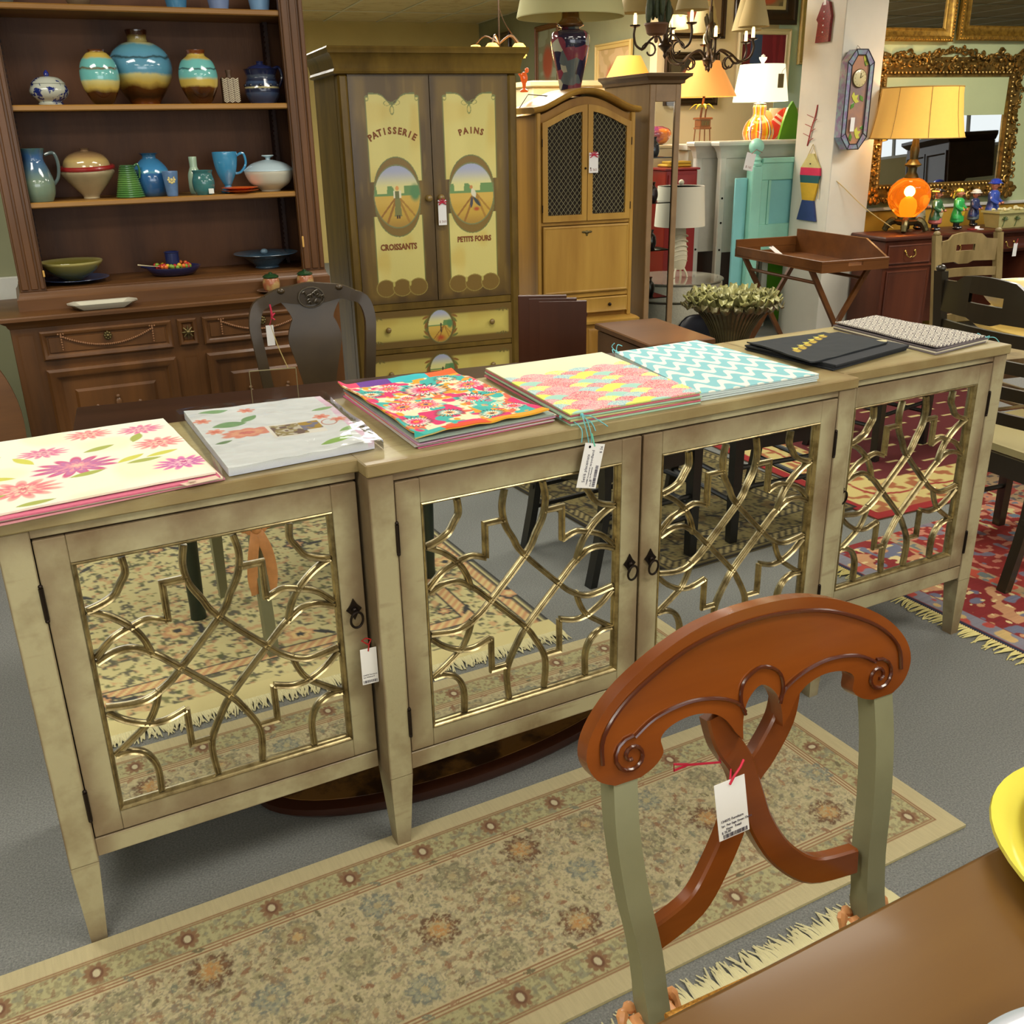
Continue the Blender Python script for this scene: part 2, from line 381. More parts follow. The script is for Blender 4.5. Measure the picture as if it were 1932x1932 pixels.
# recessed ceiling fixtures
M_diff=mat('lamp_diffuser',(1,.95,.84,1),.6,emit=5.0,ecol=(1,.94,.8,1))
for i,(x,y) in enumerate(LIGHTS):
    t=thing('ceiling_light','flat white ceiling light panel let into the tiles','ceiling light',rl(x,y,CEIL-.06),A8,'ceiling light panels out of frame')
    w=MB(); w.box(-.6,.6,-.3,-.27,0,.055); w.box(-.6,.6,.27,.3,0,.055); w.box(-.6,-.57,-.27,.27,0,.055); w.box(.57,.6,-.27,.27,0,.055); obj('fixture_frame',w,M_white,t)
    w=MB(); w.box(-.57,.57,-.27,.27,.02,.03); obj('diffuser',w,M_diff,t)
# ================================================================ mirrored sideboard
M_cream=mat('distressed_cream',S(170,162,128),.5,noise=1,nscale=5.5,col2=S(128,112,82),bump=.25,bscale=70,thr=(.28,.52),coat=.1,spec=.35)
M_creamtop=mat('distressed_top',S(170,160,116),.42,noise=1,nscale=5,col2=S(142,124,80),stretch=(.35,1,1),bump=.2,bscale=80,thr=(.3,.6),coat=.15)
def edge_wear(m,col,axes=(0,2),w=.10,amt=.75):
    nt=m.node_tree; L=nt.links; b=nt.nodes['Principled BSDF']; src=b.inputs['Base Color'].links[0].from_socket
    tc=nt.nodes.new('ShaderNodeTexCoord'); sp=nt.nodes.new('ShaderNodeSeparateXYZ'); L.new(tc.outputs['Generated'],sp.inputs[0])
    last=None
    for a in axes:
        s1=nt.nodes.new('ShaderNodeMath'); s1.operation='SUBTRACT'; L.new(sp.outputs[a],s1.inputs[0]); s1.inputs[1].default_value=.5
        s2=nt.nodes.new('ShaderNodeMath'); s2.operation='ABSOLUTE'; L.new(s1.outputs[0],s2.inputs[0])
        if last is None: last=s2
        else: mx=nt.nodes.new('ShaderNodeMath'); mx.operation='MAXIMUM'; L.new(last.outputs[0],mx.inputs[0]); L.new(s2.outputs[0],mx.inputs[1]); last=mx
    n=nt.nodes.new('ShaderNodeTexNoise'); n.inputs['Scale'].default_value=9; n.inputs['Detail'].default_value=6; L.new(tc.outputs['Object'],n.inputs['Vector'])
    ad=nt.nodes.new('ShaderNodeMath'); ad.operation='MULTIPLY_ADD'; L.new(n.outputs[0],ad.inputs[0]); ad.inputs[1].default_value=.16; L.new(last.outputs[0],ad.inputs[2])
    mr=nt.nodes.new('ShaderNodeMapRange'); mr.interpolation_type='SMOOTHSTEP'; L.new(ad.outputs[0],mr.inputs[0]); mr.inputs[1].default_value=.58-w; mr.inputs[2].default_value=.60; mr.inputs[3].default_value=0; mr.inputs[4].default_value=amt
    g=nt.nodes.new('ShaderNodeTexNoise'); g.inputs['Scale'].default_value=46; mp=nt.nodes.new('ShaderNodeMapping'); mp.inputs['Scale'].default_value=(.12,1,1); L.new(tc.outputs['Object'],mp.inputs[0]); L.new(mp.outputs[0],g.inputs[0])
    gr=nt.nodes.new('ShaderNodeMapRange'); L.new(g.outputs[0],gr.inputs[0]); gr.inputs[1].default_value=.60; gr.inputs[2].default_value=.74; gr.inputs[3].default_value=0; gr.inputs[4].default_value=.35
    mm=nt.nodes.new('ShaderNodeMath'); mm.operation='MAXIMUM'; L.new(mr.outputs[0],mm.inputs[0]); L.new(gr.outputs[0],mm.inputs[1])
    mix=nt.nodes.new('ShaderNodeMixRGB'); L.new(mm.outputs[0],mix.inputs[0]); L.new(src,mix.inputs[1]); mix.inputs[2].default_value=col; L.new(mix.outputs[0],b.inputs['Base Color'])
edge_wear(M_cream,S(112,88,66)); edge_wear(M_creamtop,S(120,94,58),(0,1),.05,.5)
M_wear=mat('worn_brown_edge',S(112,84,62),.6,noise=.3,nscale=30)
M_gap=mat('dark_gap',S(38,26,18),.9)
M_gold=mat('antique_gold',S(170,156,116),.28,metal=.85,noise=1,nscale=34,col2=S(110,96,66),thr=(.3,.6))
M_golddk=mat('gold_groove',S(92,70,42),.5,metal=.5)
M_mirror=mat('mirror_glass',(.86,.87,.84,1),.008,metal=1.0)
M_iron=mat('dark_iron',S(46,38,34),.38,metal=.8)
SBW,SM0,SYB,SD,DL,STH=2.5326,.632,-.047,.4457,.052,.026
SH,ZD,ZB,ZR=.90,.8534,.2418,.1971
PAT=dict(a=[(0.16,1.0),(0.165,0.94),(0.14,0.9),(0.11,0.86),(0.06,0.835),(0.0,0.82)],
 c=[(0.0,0.21),(0.06,0.21),(0.12,0.18),(0.155,0.11),(0.155,0.0)],
 e=[(0.4,1.0),(0.385,0.92),(0.4,0.84),(0.44,0.77),(0.49,0.69),(0.68,0.51),(0.76,0.445),(0.86,0.405),(1.0,0.42)],
 g=[(0.0,0.61),(0.07,0.635),(0.14,0.635),(0.19,0.61),(0.24,0.575),(0.31,0.51),(0.49,0.34),(0.55,0.26),(0.6,0.17),(0.61,0.1),(0.6,0.0)],
 h=[(1.0,0.82),(0.92,.78),(0.85,0.72),(0.81,0.66),(0.785,0.585)],
 i=[(0.395,0.865),(0.295,0.865),(0.295,0.71)], i2=[(0.295,0.71),(0.22,0.735),(0.15,0.72),(0.07,0.69),(0.0,0.63)],
 m=[(0.0,0.4),(0.06,0.35),(0.14,0.31),(0.22,0.3),(0.31,0.325)],m2=[(0.31,0.325),(0.31,0.165),(0.39,0.165)],
 n=[(0.215,0.44),(0.19,0.37),(0.15,0.31),(0.08,0.26),(0.0,0.21)])
def fret(mb,x0,x1,z0,z1,y):
    w=.0062
    prof=[(-w,0),(-w,.005),(-w*.62,.0085),(-w*.16,.0055),(w*.16,.0055),(w*.62,.0085),(w,.005),(w,0)]
    k=0
    for nm,P in PAT.items():
        for mir in (0,1):
            Q=[((1-u) if mir else u,v) for u,v in P]
            Q3=[(x0+u*(x1-x0),v) for u,v in Q]
            if nm not in ('i','m2'): Q3=crom(Q3,5)
            P3=[(x,y+.0006*k*.2,z0+v*(z1-z0)) for x,v in Q3]; k+=1
            mb.sweep(P3,prof)
def sideboard():
    t=thing('sideboard','long distressed cream breakfront sideboard with four gold fretwork mirrored doors','sideboard')
    W,m0,y1=SBW,SM0,SD
    b=MB()
    b.box(.02,W-.02,y1-.02,y1-.004,ZR,SH-STH)                                  # back
    b.box(.02,W-.02,.03,y1-.02,ZR+.005,ZR+.022)                                 # bottom
    for x in (.02,m0+.012,W-m0-.03,W-.038): b.box(x,x+.018,.03,y1-.02,ZR+.022,SH-STH)
    for x in (.0,W-.012): b.box(x+.003,x+.009,.05,y1-.05,ZR,SH-STH)
    obj('carcass',b,M_cream,t)
    segs=[(0,m0-.001,0.0),(m0,W-m0,SYB),(W-m0+.001,W,0.0)]
    for (x0,x1,yf) in segs:
        b=MB(); b.box(x0-.004,x1+.004 if x1>W-.01 or yf<0 else x1,yf-.006,y1+.004,SH-STH,SH,.0025); obj('top',b,M_creamtop,t)
        b=MB(); b.box(x0+DL if x0<.1 or yf<0 else x0+.004,x1-DL if yf<0 or x1>W-.1 else x1-.006,yf+.004,yf+.03,ZD+.004,SH-STH-.001,.001); obj('top_rail',b,M_cream,t)
        b=MB(); b.box(x0+DL if x0<.1 or yf<0 else x0+.004,x1-DL if yf<0 or x1>W-.1 else x1-.006,yf+.002,yf+.03,ZR,ZB-.004,.0015); obj('bottom_rail',b,M_cream,t)
    def leg(x0,x1,ya,yb,inn):
        b=MB(); zt=SH-STH-.0008
        b.add([],[])
        b.box(x0,x1,ya,yb,ZR-.01,zt,.002)
        sx=.5*(x0+x1); d=.017
        xa,xb=(x0+.008,x0+.008+.030) if inn>0 else (x1-.038,x1-.008)
        b.taper((xa,xb,ya+.006,ya+.038),0,(x0+.0005,x1-.0005,ya+.0005,yb-.0005),ZR-.0102)
        obj('leg',b,M_cream,t)
    leg(0,DL,0,.052,1); leg(W-DL,W,0,.052,-1)
    leg(m0,m0+DL,SYB,.03,1); leg(W-m0-DL,W-m0,SYB,.03,-1)
    leg(0,DL,y1-.052,y1,1); leg(W-DL,W,y1-.052,y1,-1)
    doors=[(DL,m0-.006,0.0,'l'),(m0+DL,W/2-.001,SYB,'l'),(W/2+.001,W-m0-DL,SYB,'r'),(W-m0+.006,W-DL,0.0,'r')]
    for (x0,x1,yf,hs) in doors:
        x0+=.002;x1-=.002; zt,zb=ZD,ZB; MX=.0511
        ox0,ox1,oz0,oz1=x0+MX,x1-MX,zb+.0416,zt-.0513
        b=MB(); yf2=yf+.001
        b.box(x0,ox0,yf2,yf2+.024,zb,zt,.0015); b.box(ox1,x1,yf2,yf2+.024,zb,zt,.0015)
        b.box(ox0+.0004,ox1-.0004,yf2+.0004,yf2+.0236,zb,oz0,.0008); b.box(ox0+.0004,ox1-.0004,yf2+.0004,yf2+.0236,oz1,zt,.0008)
        d=obj('door',b,M_cream,t)
        b=MB(); b.box(ox0-.004,ox1+.004,yf+.014,yf+.017,oz0-.004,oz1+.004); obj('mirror_panel',b,M_mirror,d)
        b=MB(); b.rings(ox0,ox1,oz0,oz1,[(-.001,yf+.006),(0.0005,yf+.0005),(.0025,yf-.001),(.0045,yf+.002),(.006,yf+.003),(.0075,yf+.006),(.009,yf+.010),(.0092,yf+.0138)],cap=False)
        fret(b,ox0+.011,ox1-.011,oz0+.011,oz1-.011,yf+.0135)
        obj('fretwork',b,M_gold,d)
        hx=x0-.002 if hs=='l' else x1+.002
        for hz in (zb+.075,zt-.115):
            b=MB(); b.tube([(hx,yf-.001,hz-.03),(hx,yf-.001,hz+.03)],.0042,8); b.ball(hx,yf-.001,hz-.033,.004); b.ball(hx,yf-.001,hz+.033,.004); obj('hinge',b,M_iron,d)
        kx=x1-.026 if hs=='l' else x0+.026; kz=zb+.345 if yf==0.0 else zb+.315
        b=MB(); r=.019
        P=[]
        for q in range(16):
            a=q*PI/8; rr=r*(1 if q%4==0 else (.62 if q%4==2 else .70)); P.append((kx+rr*.85*math.cos(a),kz+rr*1.25*math.sin(a)))
        b.prism(P,yf-.0005,yf-.004); b.ball(kx,yf-.006,kz,.006,.006,.006)
        b.tube([(kx,yf-.004,kz),(kx,yf-.018,kz)],.003,8)
        ring=[(kx+.0035*0+.016*math.cos(a)*.8,yf-.016-.002*math.sin(a),kz-.018+.018*math.sin(a)) for a in [2*PI*q/20 for q in range(20)]]
        b.tube(ring,.0026,8,closed=True); obj('ring_pull',b,M_iron,d)
    return t
sideboard()
def price_tag(loc,rz,w,h,label,lines=(),rib=(190,30,50),tilt=0.0,roll=0.0,ribp=None,small=False,group=None,ribbonlabel='red ribbon tie',ry=0):
    t=thing('price_tag',label,'price tag',loc,rz,group); t.rotation_euler=(tilt,roll,rz)
    b=MB(); b.box(-w/2,w/2,-.0006,0,-h,0); obj('card',b,mat('tag_card',S(236,236,236),.5),t)
    for (s,x,z,sz,*ro) in lines:
        tb=text(s,sz,.0002,'LEFT' if not ro else 'LEFT')
        if ro: a=ro[0]; tb.v=[(X*math.cos(a)-Z*math.sin(a),Y,X*math.sin(a)+Z*math.cos(a)) for X,Y,Z in tb.v]
        tb.v=[(X+x,Y-.0009,Z+z) for X,Y,Z in tb.v]; obj('lettering',tb,mat('tag_ink',S(70,66,84),.6),t)
    if ribp:
        b=MB(); b.tube([(0,-.001,-.006)]+list(ribp),.0016 if not small else .003,6); obj('ribbon',b,mat('ribbon_%d_%d_%d'%rib,S(*rib),.4),t,label=ribbonlabel)
    return t
def barcode(parent,x0,z0,w,h,rot=False,seed=1):
    rr=random.Random(seed); b=MB(); p=0
    while p<w:
        q=rr.choice([.0006,.0006,.0012,.0018]);
        if rot: b.box(x0,x0+h,-.0011,-.0007,z0+p,z0+p+q)
        else: b.box(x0+p,x0+p+q,-.0011,-.0007,z0,z0+h)
        p+=q+rr.choice([.0006,.0012])
    obj('barcode',b,mat('tag_ink',S(70,66,84),.6),parent)
# ================================================================ rugs
M_rug=vcol('rug_pile',.95,.5,700)
def fringe(parent,p0,p1,out,n,ln=.05,col=(214,204,150)):
    b=MB(); rr=random.Random(5); dx,dy=p1[0]-p0[0],p1[1]-p0[1]; L=math.hypot(dx,dy); dx/=L;dy/=L
    for k in range(n):
        s=L*k/(n-1); l=ln*rr.uniform(.7,1.15); a=rr.uniform(-.35,.35)
        x,y=p0[0]+dx*s,p0[1]+dy*s
        q=[(x,y,.006),(x+out[0]*l*.5+dx*a*l*.3,y+out[1]*l*.5+dy*a*l*.3,.007),(x+out[0]*l+dx*a*l,y+out[1]*l+dy*a*l,.002)]
        b.tube(q,[.0035,.003,.0015],4)
    o=obj('fringe',b,mat('fringe_%d'%col[0],S(*col),.9),parent); o['kind']='stuff'; return o
def paint_rug1(L,Wd):
    def f(s,t):
        x=s*L;y=t*Wd; p=Paint(x,y,(194,182,142)); d=np.minimum(np.minimum(y,Wd-y),L-x)
        n1=.6*vn(x*150,y*150,1)+.4*vn(x*300,y*300,11);n2=.6*vn(x*110,y*110,2)+.4*vn(x*260,y*260,12);n3=.6*vn(x*190,y*190,3)+.4*vn(x*330,y*330,13)
        p.put(ss(.045,.048,d)*(1-ss(.118,.121,d)),(180,174,130))
        fld=ss(.138,.142,d); p.put(fld,(194,182,144))
        band=ss(.05,.055,d)*(1-ss(.112,.117,d))
        p.put(band*ss(.52,.62,n1)*.7,(146,138,104)); p.put(band*ss(.60,.68,n2)*.7,(140,112,84)); p.put(band*ss(.72,.8,vn(x*90,y*90,9))*.6,(130,132,114))
        inn=fld
        big=vn(x*11,y*11,5)
        p.put(inn*ss(.52,.60,n1)*.7,(156,146,116)); p.put(inn*ss(.56,.64,n2)*ss(.3,.6,big)*.75,(134,108,82)); p.put(inn*ss(.60,.68,n3)*.7,(136,130,112))
        for dd in (.045,.051,.118,.126,.134): p.line(d-dd,.003,(150,112,80))
        # border rosettes
        k=0
        for cx in np.arange(L-.09,-.02,-.168):
            for cy in (.083,Wd-.083):
                p.flower(cx,cy,.026,10,[(140,108,78)],rot=k*.3,jag=.3,sy=1.1); p.disc(cx,cy,.0125,.0155,(118,84,62)); p.disc(cx,cy,.007,.010,(200,190,156)); k+=1
        for cy in (.22,.39): p.flower(L-.083,cy,.026,10,[(140,108,78)],jag=.3); p.disc(L-.083,cy,.0155,.0125,(118,84,62)); p.disc(L-.083,cy,.010,.007,(200,190,156))
        # field rosettes, broken up like knotted pile
        keep=p.c.copy(); brk=.5*vn(x*210,y*210,61)+.5*vn(x*360,y*360,62)
        i=0
        for cx in np.arange(L-.235,-.3,-.168):
            for j,cy in enumerate((.185,.305,.425)):
                ox=.084 if j==1 else 0
                kind=(i+j*2)%4; r=(.050,.046,.040,.052)[kind]
                c=[[(112,88,66),(128,96,68),(184,146,94),(186,138,84)],[(128,124,98),(150,144,112),(134,126,100),(176,160,120)],[(124,128,116),(154,154,132),(130,134,120),(176,160,120)],[(132,128,104),(160,148,110),(140,116,88),(190,160,110)]][kind]
                p.flower(cx+ox,cy,r,(9,7,8,6)[kind],c,rot=i*.7,jag=.28,seed=i+j)
                for q in range(8):
                    an=q*PI/4+i; p.leaf(cx+ox+.070*math.cos(an),cy+.062*math.sin(an),.014,.0065,an+1.2,[(120,112,84),(146,112,84),(130,132,112),(160,128,96)][q%4])
            i+=1
        m=ss(.56,.64,brk)[...,None]*.8; p.c=p.c*(1-m)+keep*m
        sp=vn(x*170,y*170,14); msk=ss(.139,.143,d)
        p.put(msk*ss(.55,.72,sp)*.45,(186,178,136)); 
        p.c*=(.93+.12*vn(x*400,y*30,7))[...,None]
        return p.c
    return f
L1=2.6; me=gridmesh('rug',1250,300,flatpos(L1,.609,.007),paint_rug1(L1,.609),.007,edge=(190,176,120))
o=bpy.data.objects.new('runner_rug',me); me.materials.append(M_rug); COL.objects.link(o); o.location=(1.777-L1,-.612,.0008)
tag(o,'beige runner rug with brown rosettes and a plain cream edge in front of the sideboard','rug')
def paint_rug2(Wd,Hh,dark=False):
    def f(s,t):
        x=s*Wd;y=t*Hh; p=Paint(x,y,(206,196,142) if not dark else (120,108,66)); d=np.minimum(np.minimum(y,Hh-y),np.minimum(x,Wd-x))
        nav=(62,62,60); org=(200,152,108); grn=(92,98,60)
        n1=.65*vn(x*52,y*52,21)+.35*vn(x*120,y*120,25);n2=.65*vn(x*40,y*40,22)+.35*vn(x*110,y*110,26);n3=vn(x*75,y*75,23)
        if dark: nav,org,grn=(34,30,24),(96,78,40),(60,58,34)
        body=ss(.02,.03,d)
        p.put(body*ss(.62,.67,n1)*.85,nav); p.put(body*ss(.65,.70,n2)*.7,org); p.put(body*ss(.76,.8,n3)*.8,grn)
        for a,b in ((.03,.075),(.19,.235)):
            m=ss(a,a+.004,d)*(1-ss(b-.004,b,d)); p.put(m,org if not dark else (150,136,90)); p.put(m*(np.sin((x+y)*180)>.2)*.9,(220,200,140) if not dark else nav)
            p.line(d-a,.006,nav);p.line(d-b,.006,nav)
        p.put(1-ss(.012,.016,d),nav)
        if not dark: p.put((Hh-y)<.075,(214,202,146))
        rr=random.Random(8)
        for k in range(60):
            cx,cy=rr.uniform(0,Wd),rr.uniform(0,Hh-.14)
            p.flower(cx,cy,rr.uniform(.03,.055),rr.choice([5,6,8]),[nav,org,(214,196,140) if not dark else (120,110,70)] if k%2 else [org,(220,190,130) if not dark else org,nav],rot=k)
            a=rr.uniform(0,6); p.leaf(cx+.07,cy+.02,.04,.012,a,nav)
        return p.c
    return f
def rug(name,x,y,rz,w,h,paint,nx,ny,label,z=.001):
    me=gridmesh('rug',nx,ny,flatpos(w,h,.007),paint,.007,edge=(120,110,80)); o=bpy.data.objects.new(name,me); me.materials.append(M_rug); COL.objects.link(o)
    o.location=(x,y,z); o.rotation_euler=(0,0,rz); return tag(o,label,'rug')
r2=rug('persian_rug',-1.35,-2.99,0,2.82,2.29,paint_rug2(2.82,2.29),420,340,'cream floral rug with orange and navy blossoms and fringed edge under the dining table',.0006)
fringe(r2,(0.0,2.291),(2.82,2.291),(0,1),760,.055,(226,220,180))
r3=rug('dark_rug',1.93,-3.2,math.radians(-2),1.05,2.35,paint_rug2(1.05,2.35,True),180,340,'dark olive rug with black border seen in the sideboard mirrors',.0012)
def paint_red(Wd,Hh):
    def f(s,t):
        x=s*Wd;y=t*Hh; p=Paint(x,y,(140,44,42)); n1=vn(x*30,y*30,31);n2=vn(x*22,y*22,32);n3=vn(x*50,y*50,33);d=x
        def band(a,b): return ss(a,a+.004,d)*(1-ss(b-.004,b,d))
        red=(136,40,42)
        p.put(band(0,.02),(36,46,70)); m=band(.02,.085); p.put(m,(136,136,150)); p.put(m*ss(.62,.68,n1),(186,80,70)); p.put(m*ss(.74,.78,n2),(210,180,120))
        m=band(.085,.33); p.put(m,red); p.put(m*ss(.64,.68,n1),(200,150,110)); p.put(m*ss(.68,.72,n2),(112,116,140)); p.put(m*ss(.78,.8,n3),(226,206,150))
        m=band(.33,.40); p.put(m,(176,152,116)); p.put(m*ss(.62,.68,n1),(190,80,60)); p.put(m*ss(.72,.76,n3),(110,120,120))
        # inner zones
        inn=ss(.40,.404,d); p.put(inn,(146,42,38)); p.put(inn*ss(.60,.64,n3)*.8,(206,140,116)); p.put(inn*ss(.68,.72,n2)*.8,(110,120,140))
        # pentagon spandrel : blue with yellow border
        yy=y-.55
        q=(np.abs(yy)-.16)+ .55*np.maximum(0,(d-.62))
        m=inn*(1-ss(-.002,.002,np.maximum(q,d-.74))); p.put(m,(222,204,120)); 
        q2=np.maximum((np.abs(yy)-.125)+.55*np.maximum(0,(d-.60)),d-.71); m=inn*(1-ss(-.002,.002,q2)); p.put(m,(104,136,168)); p.put(m*ss(.6,.66,n1),(190,60,60)); p.put(m*ss(.68,.72,n2),(226,200,140))
        p.line(np.where(inn>0.5,q,9),.012,(80,50,80))
        m=inn*ss(.76,.764,d)*(1-ss(1.1,1.104,d)); p.put(m*ss(.55,.6,n2),(214,150,120)); p.put(m*ss(.7,.73,n1),(220,210,150)); p.put(m*ss(.74,.77,n3),(110,130,150))
        m=ss(1.1,1.104,d)*(1-ss(1.5,1.504,d)); p.put(m,(172,148,112)); p.put(m*ss(.55,.62,n1),(160,70,60)); p.put(m*ss(.7,.74,n3),(96,90,90))
        p.c*=(.9+.2*vn(x*10,y*260,7))[...,None]
        return p.c
    return f
r4=rug('red_rug',2.565,-.62,0,2.2,2.1,paint_red(2.2,2.1),620,560,'red oriental rug with blue medallion corners and cream fringe right of the sideboard')
fringe(r4,(0,0),(0,2.1),(-1,0),260,.06,(216,206,140))
def paint_red2(Wd,Hh):
    def f(s,t):
        x=s*Wd;y=t*Hh; p=Paint(x,y,(96,28,32)); d=np.minimum(np.minimum(x,Wd-x),np.minimum(y,Hh-y)); n=vn(x*28,y*28,41)
        p.put(1-ss(.05,.054,d),(150,34,36)); m=ss(.05,.054,d)*(1-ss(.34,.344,d)); p.put(m,(200,182,118)); p.put(m*ss(.62,.68,n),(160,96,60)); p.line(np.sin((x+y)*24)*.01+d-.19,.012,(150,44,40))
        m=ss(.36,.364,d); gx=np.abs(((x*6)%1)-.5);gy=np.abs(((y*8+np.floor(x*6)*.5)%1)-.5); p.put(m*(gx<.22)*(gy<.07),(206,190,130)); return p.c
    return f
r5=rug('crimson_rug',3.12,-2.50,math.radians(3),2.3,1.75,paint_red2(2.3,1.75),300,230,'crimson rug with cream dashes and border reflected in the right sideboard door')
# ================================================================ table linens on the sideboard
M_cloth=vcol('printed_cotton',.85,.35,900)
TOPZ=SH+.0006
def quadpos(Q,z,bulge=0.0,seed=0,curl=None):
    A,B,Cq,Dq=[np.array(q,float) for q in Q]     # back-left, back-right, front-right, front-left
    def f(s,t):
        P=(Dq*(1-s)[...,None]+Cq*s[...,None])*(1-t)[...,None]+(A*(1-s)[...,None]+B*s[...,None])*t[...,None]
        h=z+bulge*(vn(s*3+seed,t*3,seed)-.3)+bulge*.5*(vn(s*9,t*9,seed+1)-.5)
        if curl is not None: h=h+curl(s,t)
        return np.stack([P[...,0],P[...,1],h],-1)
    return f
def cloth(name,Q,z,th,paint,nx,ny,label,cat,group=None,edge=None,bulge=.0015,seed=0,curl=None,zbot=None):
    th_=th if zbot is None else (lambda V: np.full(len(V),zbot))
    me=gridmesh(name,nx,ny,quadpos(Q,z+th,bulge,seed,curl),paint,th_,edge=edge); me.materials.append(M_cloth)
    o=bpy.data.objects.new(name,me); COL.objects.link(o); return tag(o,label,cat,group)
def layers(parent,Q,z0,n,th,cols,inset=.004,seed=1,paint=None,nx=20,ny=20):
    rr=random.Random(seed); A=np.array(Q,float); c=A.mean(0)
    for k in range(n):
        q=A+np.array([[rr.uniform(-inset,inset) for _ in range(2)] for _ in range(4)])
        col=cols[k%len(cols)]
        me=gridmesh('folded_layer',nx,ny,quadpos([tuple(x) for x in q],z0+th*(k+1)-.0004,0.0006,k),paint or (lambda s,t,col=col: np.tile(lin(col),(s.size,1)).reshape(s.shape+(3,))),th*.8,edge=col)
        me.materials.append(M_cloth); o=bpy.data.objects.new('folded_layer',me); COL.objects.link(o); o.parent=parent
def solid(c): return lambda s,t: np.tile(lin(c),(s.size,1)).reshape(s.shape+(3,))
# 1 floral runner
def p_floral(s,t):
    x=s*.46;y=t*.47; p=Paint(x,y,(238,238,222)); rr=random.Random(2)
    p.put(ss(.55,.8,vn(x*9,y*9,51))*.5,(232,234,186))
    for (cx,cy,r,c) in [(.40,.40,.05,0),(.20,.33,.05,0),(.41,.27,.055,1),(.05,.22,.06,1),(.24,.20,.085,2),(.13,.11,.075,1),(.42,.10,.06,3),(.30,.42,.05,1),(.02,.06,.05,3),(.02,.38,.045,0)]:
        cs=[[(230,150,170),(214,120,160),(240,190,190),(200,120,150)],[(240,170,160),(226,130,140),(244,200,180),(210,110,120)],[(206,96,140),(194,120,168),(226,150,166),(236,190,174)],[(226,130,180),(200,110,170),(240,190,200),(190,80,140)]][c]
        p.flower(cx,cy,r,13,cs,jag=.45,sy=.8,seed=c); p.flower(cx+.004,cy+.006,r*.5,9,cs[1:],rot=1,jag=.5,sy=.8,seed=c+3)
    for k,(cx,cy,a) in enumerate([(.30,.30,.4),(.34,.19,.6),(.36,.16,.1),(.10,.20,2.8),(.25,.14,.2),(.40,.19,.3),(.07,.09,.3),(.16,.29,2),(.38,.34,1.2),(.10,.33,.6),(.14,.02,.1)]):
        p.leaf(cx,cy,.035,.012,a,[(168,178,90),(206,206,90)][k%2])
    return p.c
Q=[(-.105,.42),(.352,.432),(.368,.010),(-.055,-.02)]
o=cloth('floral_runner',Q,TOPZ+.012,.004,p_floral,260,240,'folded white cotton runner printed with pink and magenta chrysanthemums, leftmost on the sideboard','table linen',edge=(232,226,196),bulge=.003,seed=3)
layers(o,[(-.10,.415),(.355,.425),(.378,.002),(-.045,-.032)],TOPZ,3,.004,[(220,150,160),(236,232,200),(214,110,140)],.006,2)
b=MB(); b.add([(.30,-.012,TOPZ+.0135),(.365,.0,TOPZ+.0135),(.37,-.012,TOPZ+.011),(.31,-.022,TOPZ+.011)],[(0,1,2,3)])
b.box(.315,.327,-.016,-.010,TOPZ+.0142,TOPZ+.016); obj('cloth_label',b,mat('label_red_cream',S(214,190,170),.6),o)
# 2 packaged cloth in plastic
def p_pack(s,t):
    x=s*.32;y=t*.43; p=Paint(x,y,(216,222,222)); p.put(ss(.985,.99,s)+0*x,(210,170,200)); p.put((s>.95)*1.0,(222,190,212))
    p.put(ss(.6,.7,vn(x*14,y*60,61))*.35,(228,234,236))
    p.flower(.09,.20,.06,9,[(214,140,120),(220,160,130),(206,120,110)],jag=.2,sy=.7); 
    for cx,cy,l,w,a,c in [(.07,.28,.04,.022,.1,(120,160,110)),(.12,.31,.03,.014,.8,(120,160,110)),(.06,.40,.035,.016,.1,(130,170,120)),(.25,.05,.04,.016,.2,(140,180,90)),(.29,.30,.03,.012,.3,(140,176,120)),(.03,.16,.02,.008,.2,(110,140,100)),(.30,.12,.03,.012,.5,(140,180,110))]: p.leaf(cx,cy,l,w,a,c)
    for cx,cy in ((.02,.33),(.03,.24),(.13,.38),(.27,.24),(.30,.20)): p.flower(cx,cy,.022,6,[(224,160,140),(214,120,100)],jag=.4)
    m=(x>.135)*(x<.255)*(y>.13)*(y<.225); p.put(m*1.0,(226,224,214)); m=(x>.142)*(x<.215)*(y>.138)*(y<.218); p.put(m*1.0,(150,136,90)); p.put(m*ss(.5,.6,vn(x*120,y*120,6)),(196,190,170)); p.put(m*ss(.6,.7,vn(x*70,y*70,8)),(110,90,80))
    m=(x>.208)*(x<.253)*(y>.16)*(y<.218); p.put(m*1.0,(170,140,60)); p.put(m*ss(.5,.7,vn(x*90,y*90,9)),(120,120,140)); p.ring(.275,.19,.017,.003,(190,130,110),ry=.022)
    return p.c
Q=[(.400,.455),(.700,.430),(.680,.035),(.392,.018)]
o=cloth('packaged_tablecloth',Q,TOPZ+.001,.016,p_pack,200,260,'folded pale tablecloth with roses in a clear plastic sleeve with a photo label','table linen',edge=(206,212,226),bulge=.004,seed=7,zbot=TOPZ+.001)
me=gridmesh('sleeve',46,60,quadpos([(.385,.468),(.712,.440),(.694,.022),(.378,.004)],TOPZ+.0215,.006,8),solid((255,255,255)),lambda V: np.full(len(V),TOPZ+.0005)); 
plm=bpy.data.materials.new('clear_plastic'); plm.use_nodes=True; nt=plm.node_tree; nt.nodes.remove(nt.nodes['Principled BSDF']); out=nt.nodes['Material Output']
tr=nt.nodes.new('ShaderNodeBsdfTransparent'); gl=nt.nodes.new('ShaderNodeBsdfGlossy'); gl.inputs['Roughness'].default_value=.08; gl.inputs[0].default_value=(.9,.95,1,1)
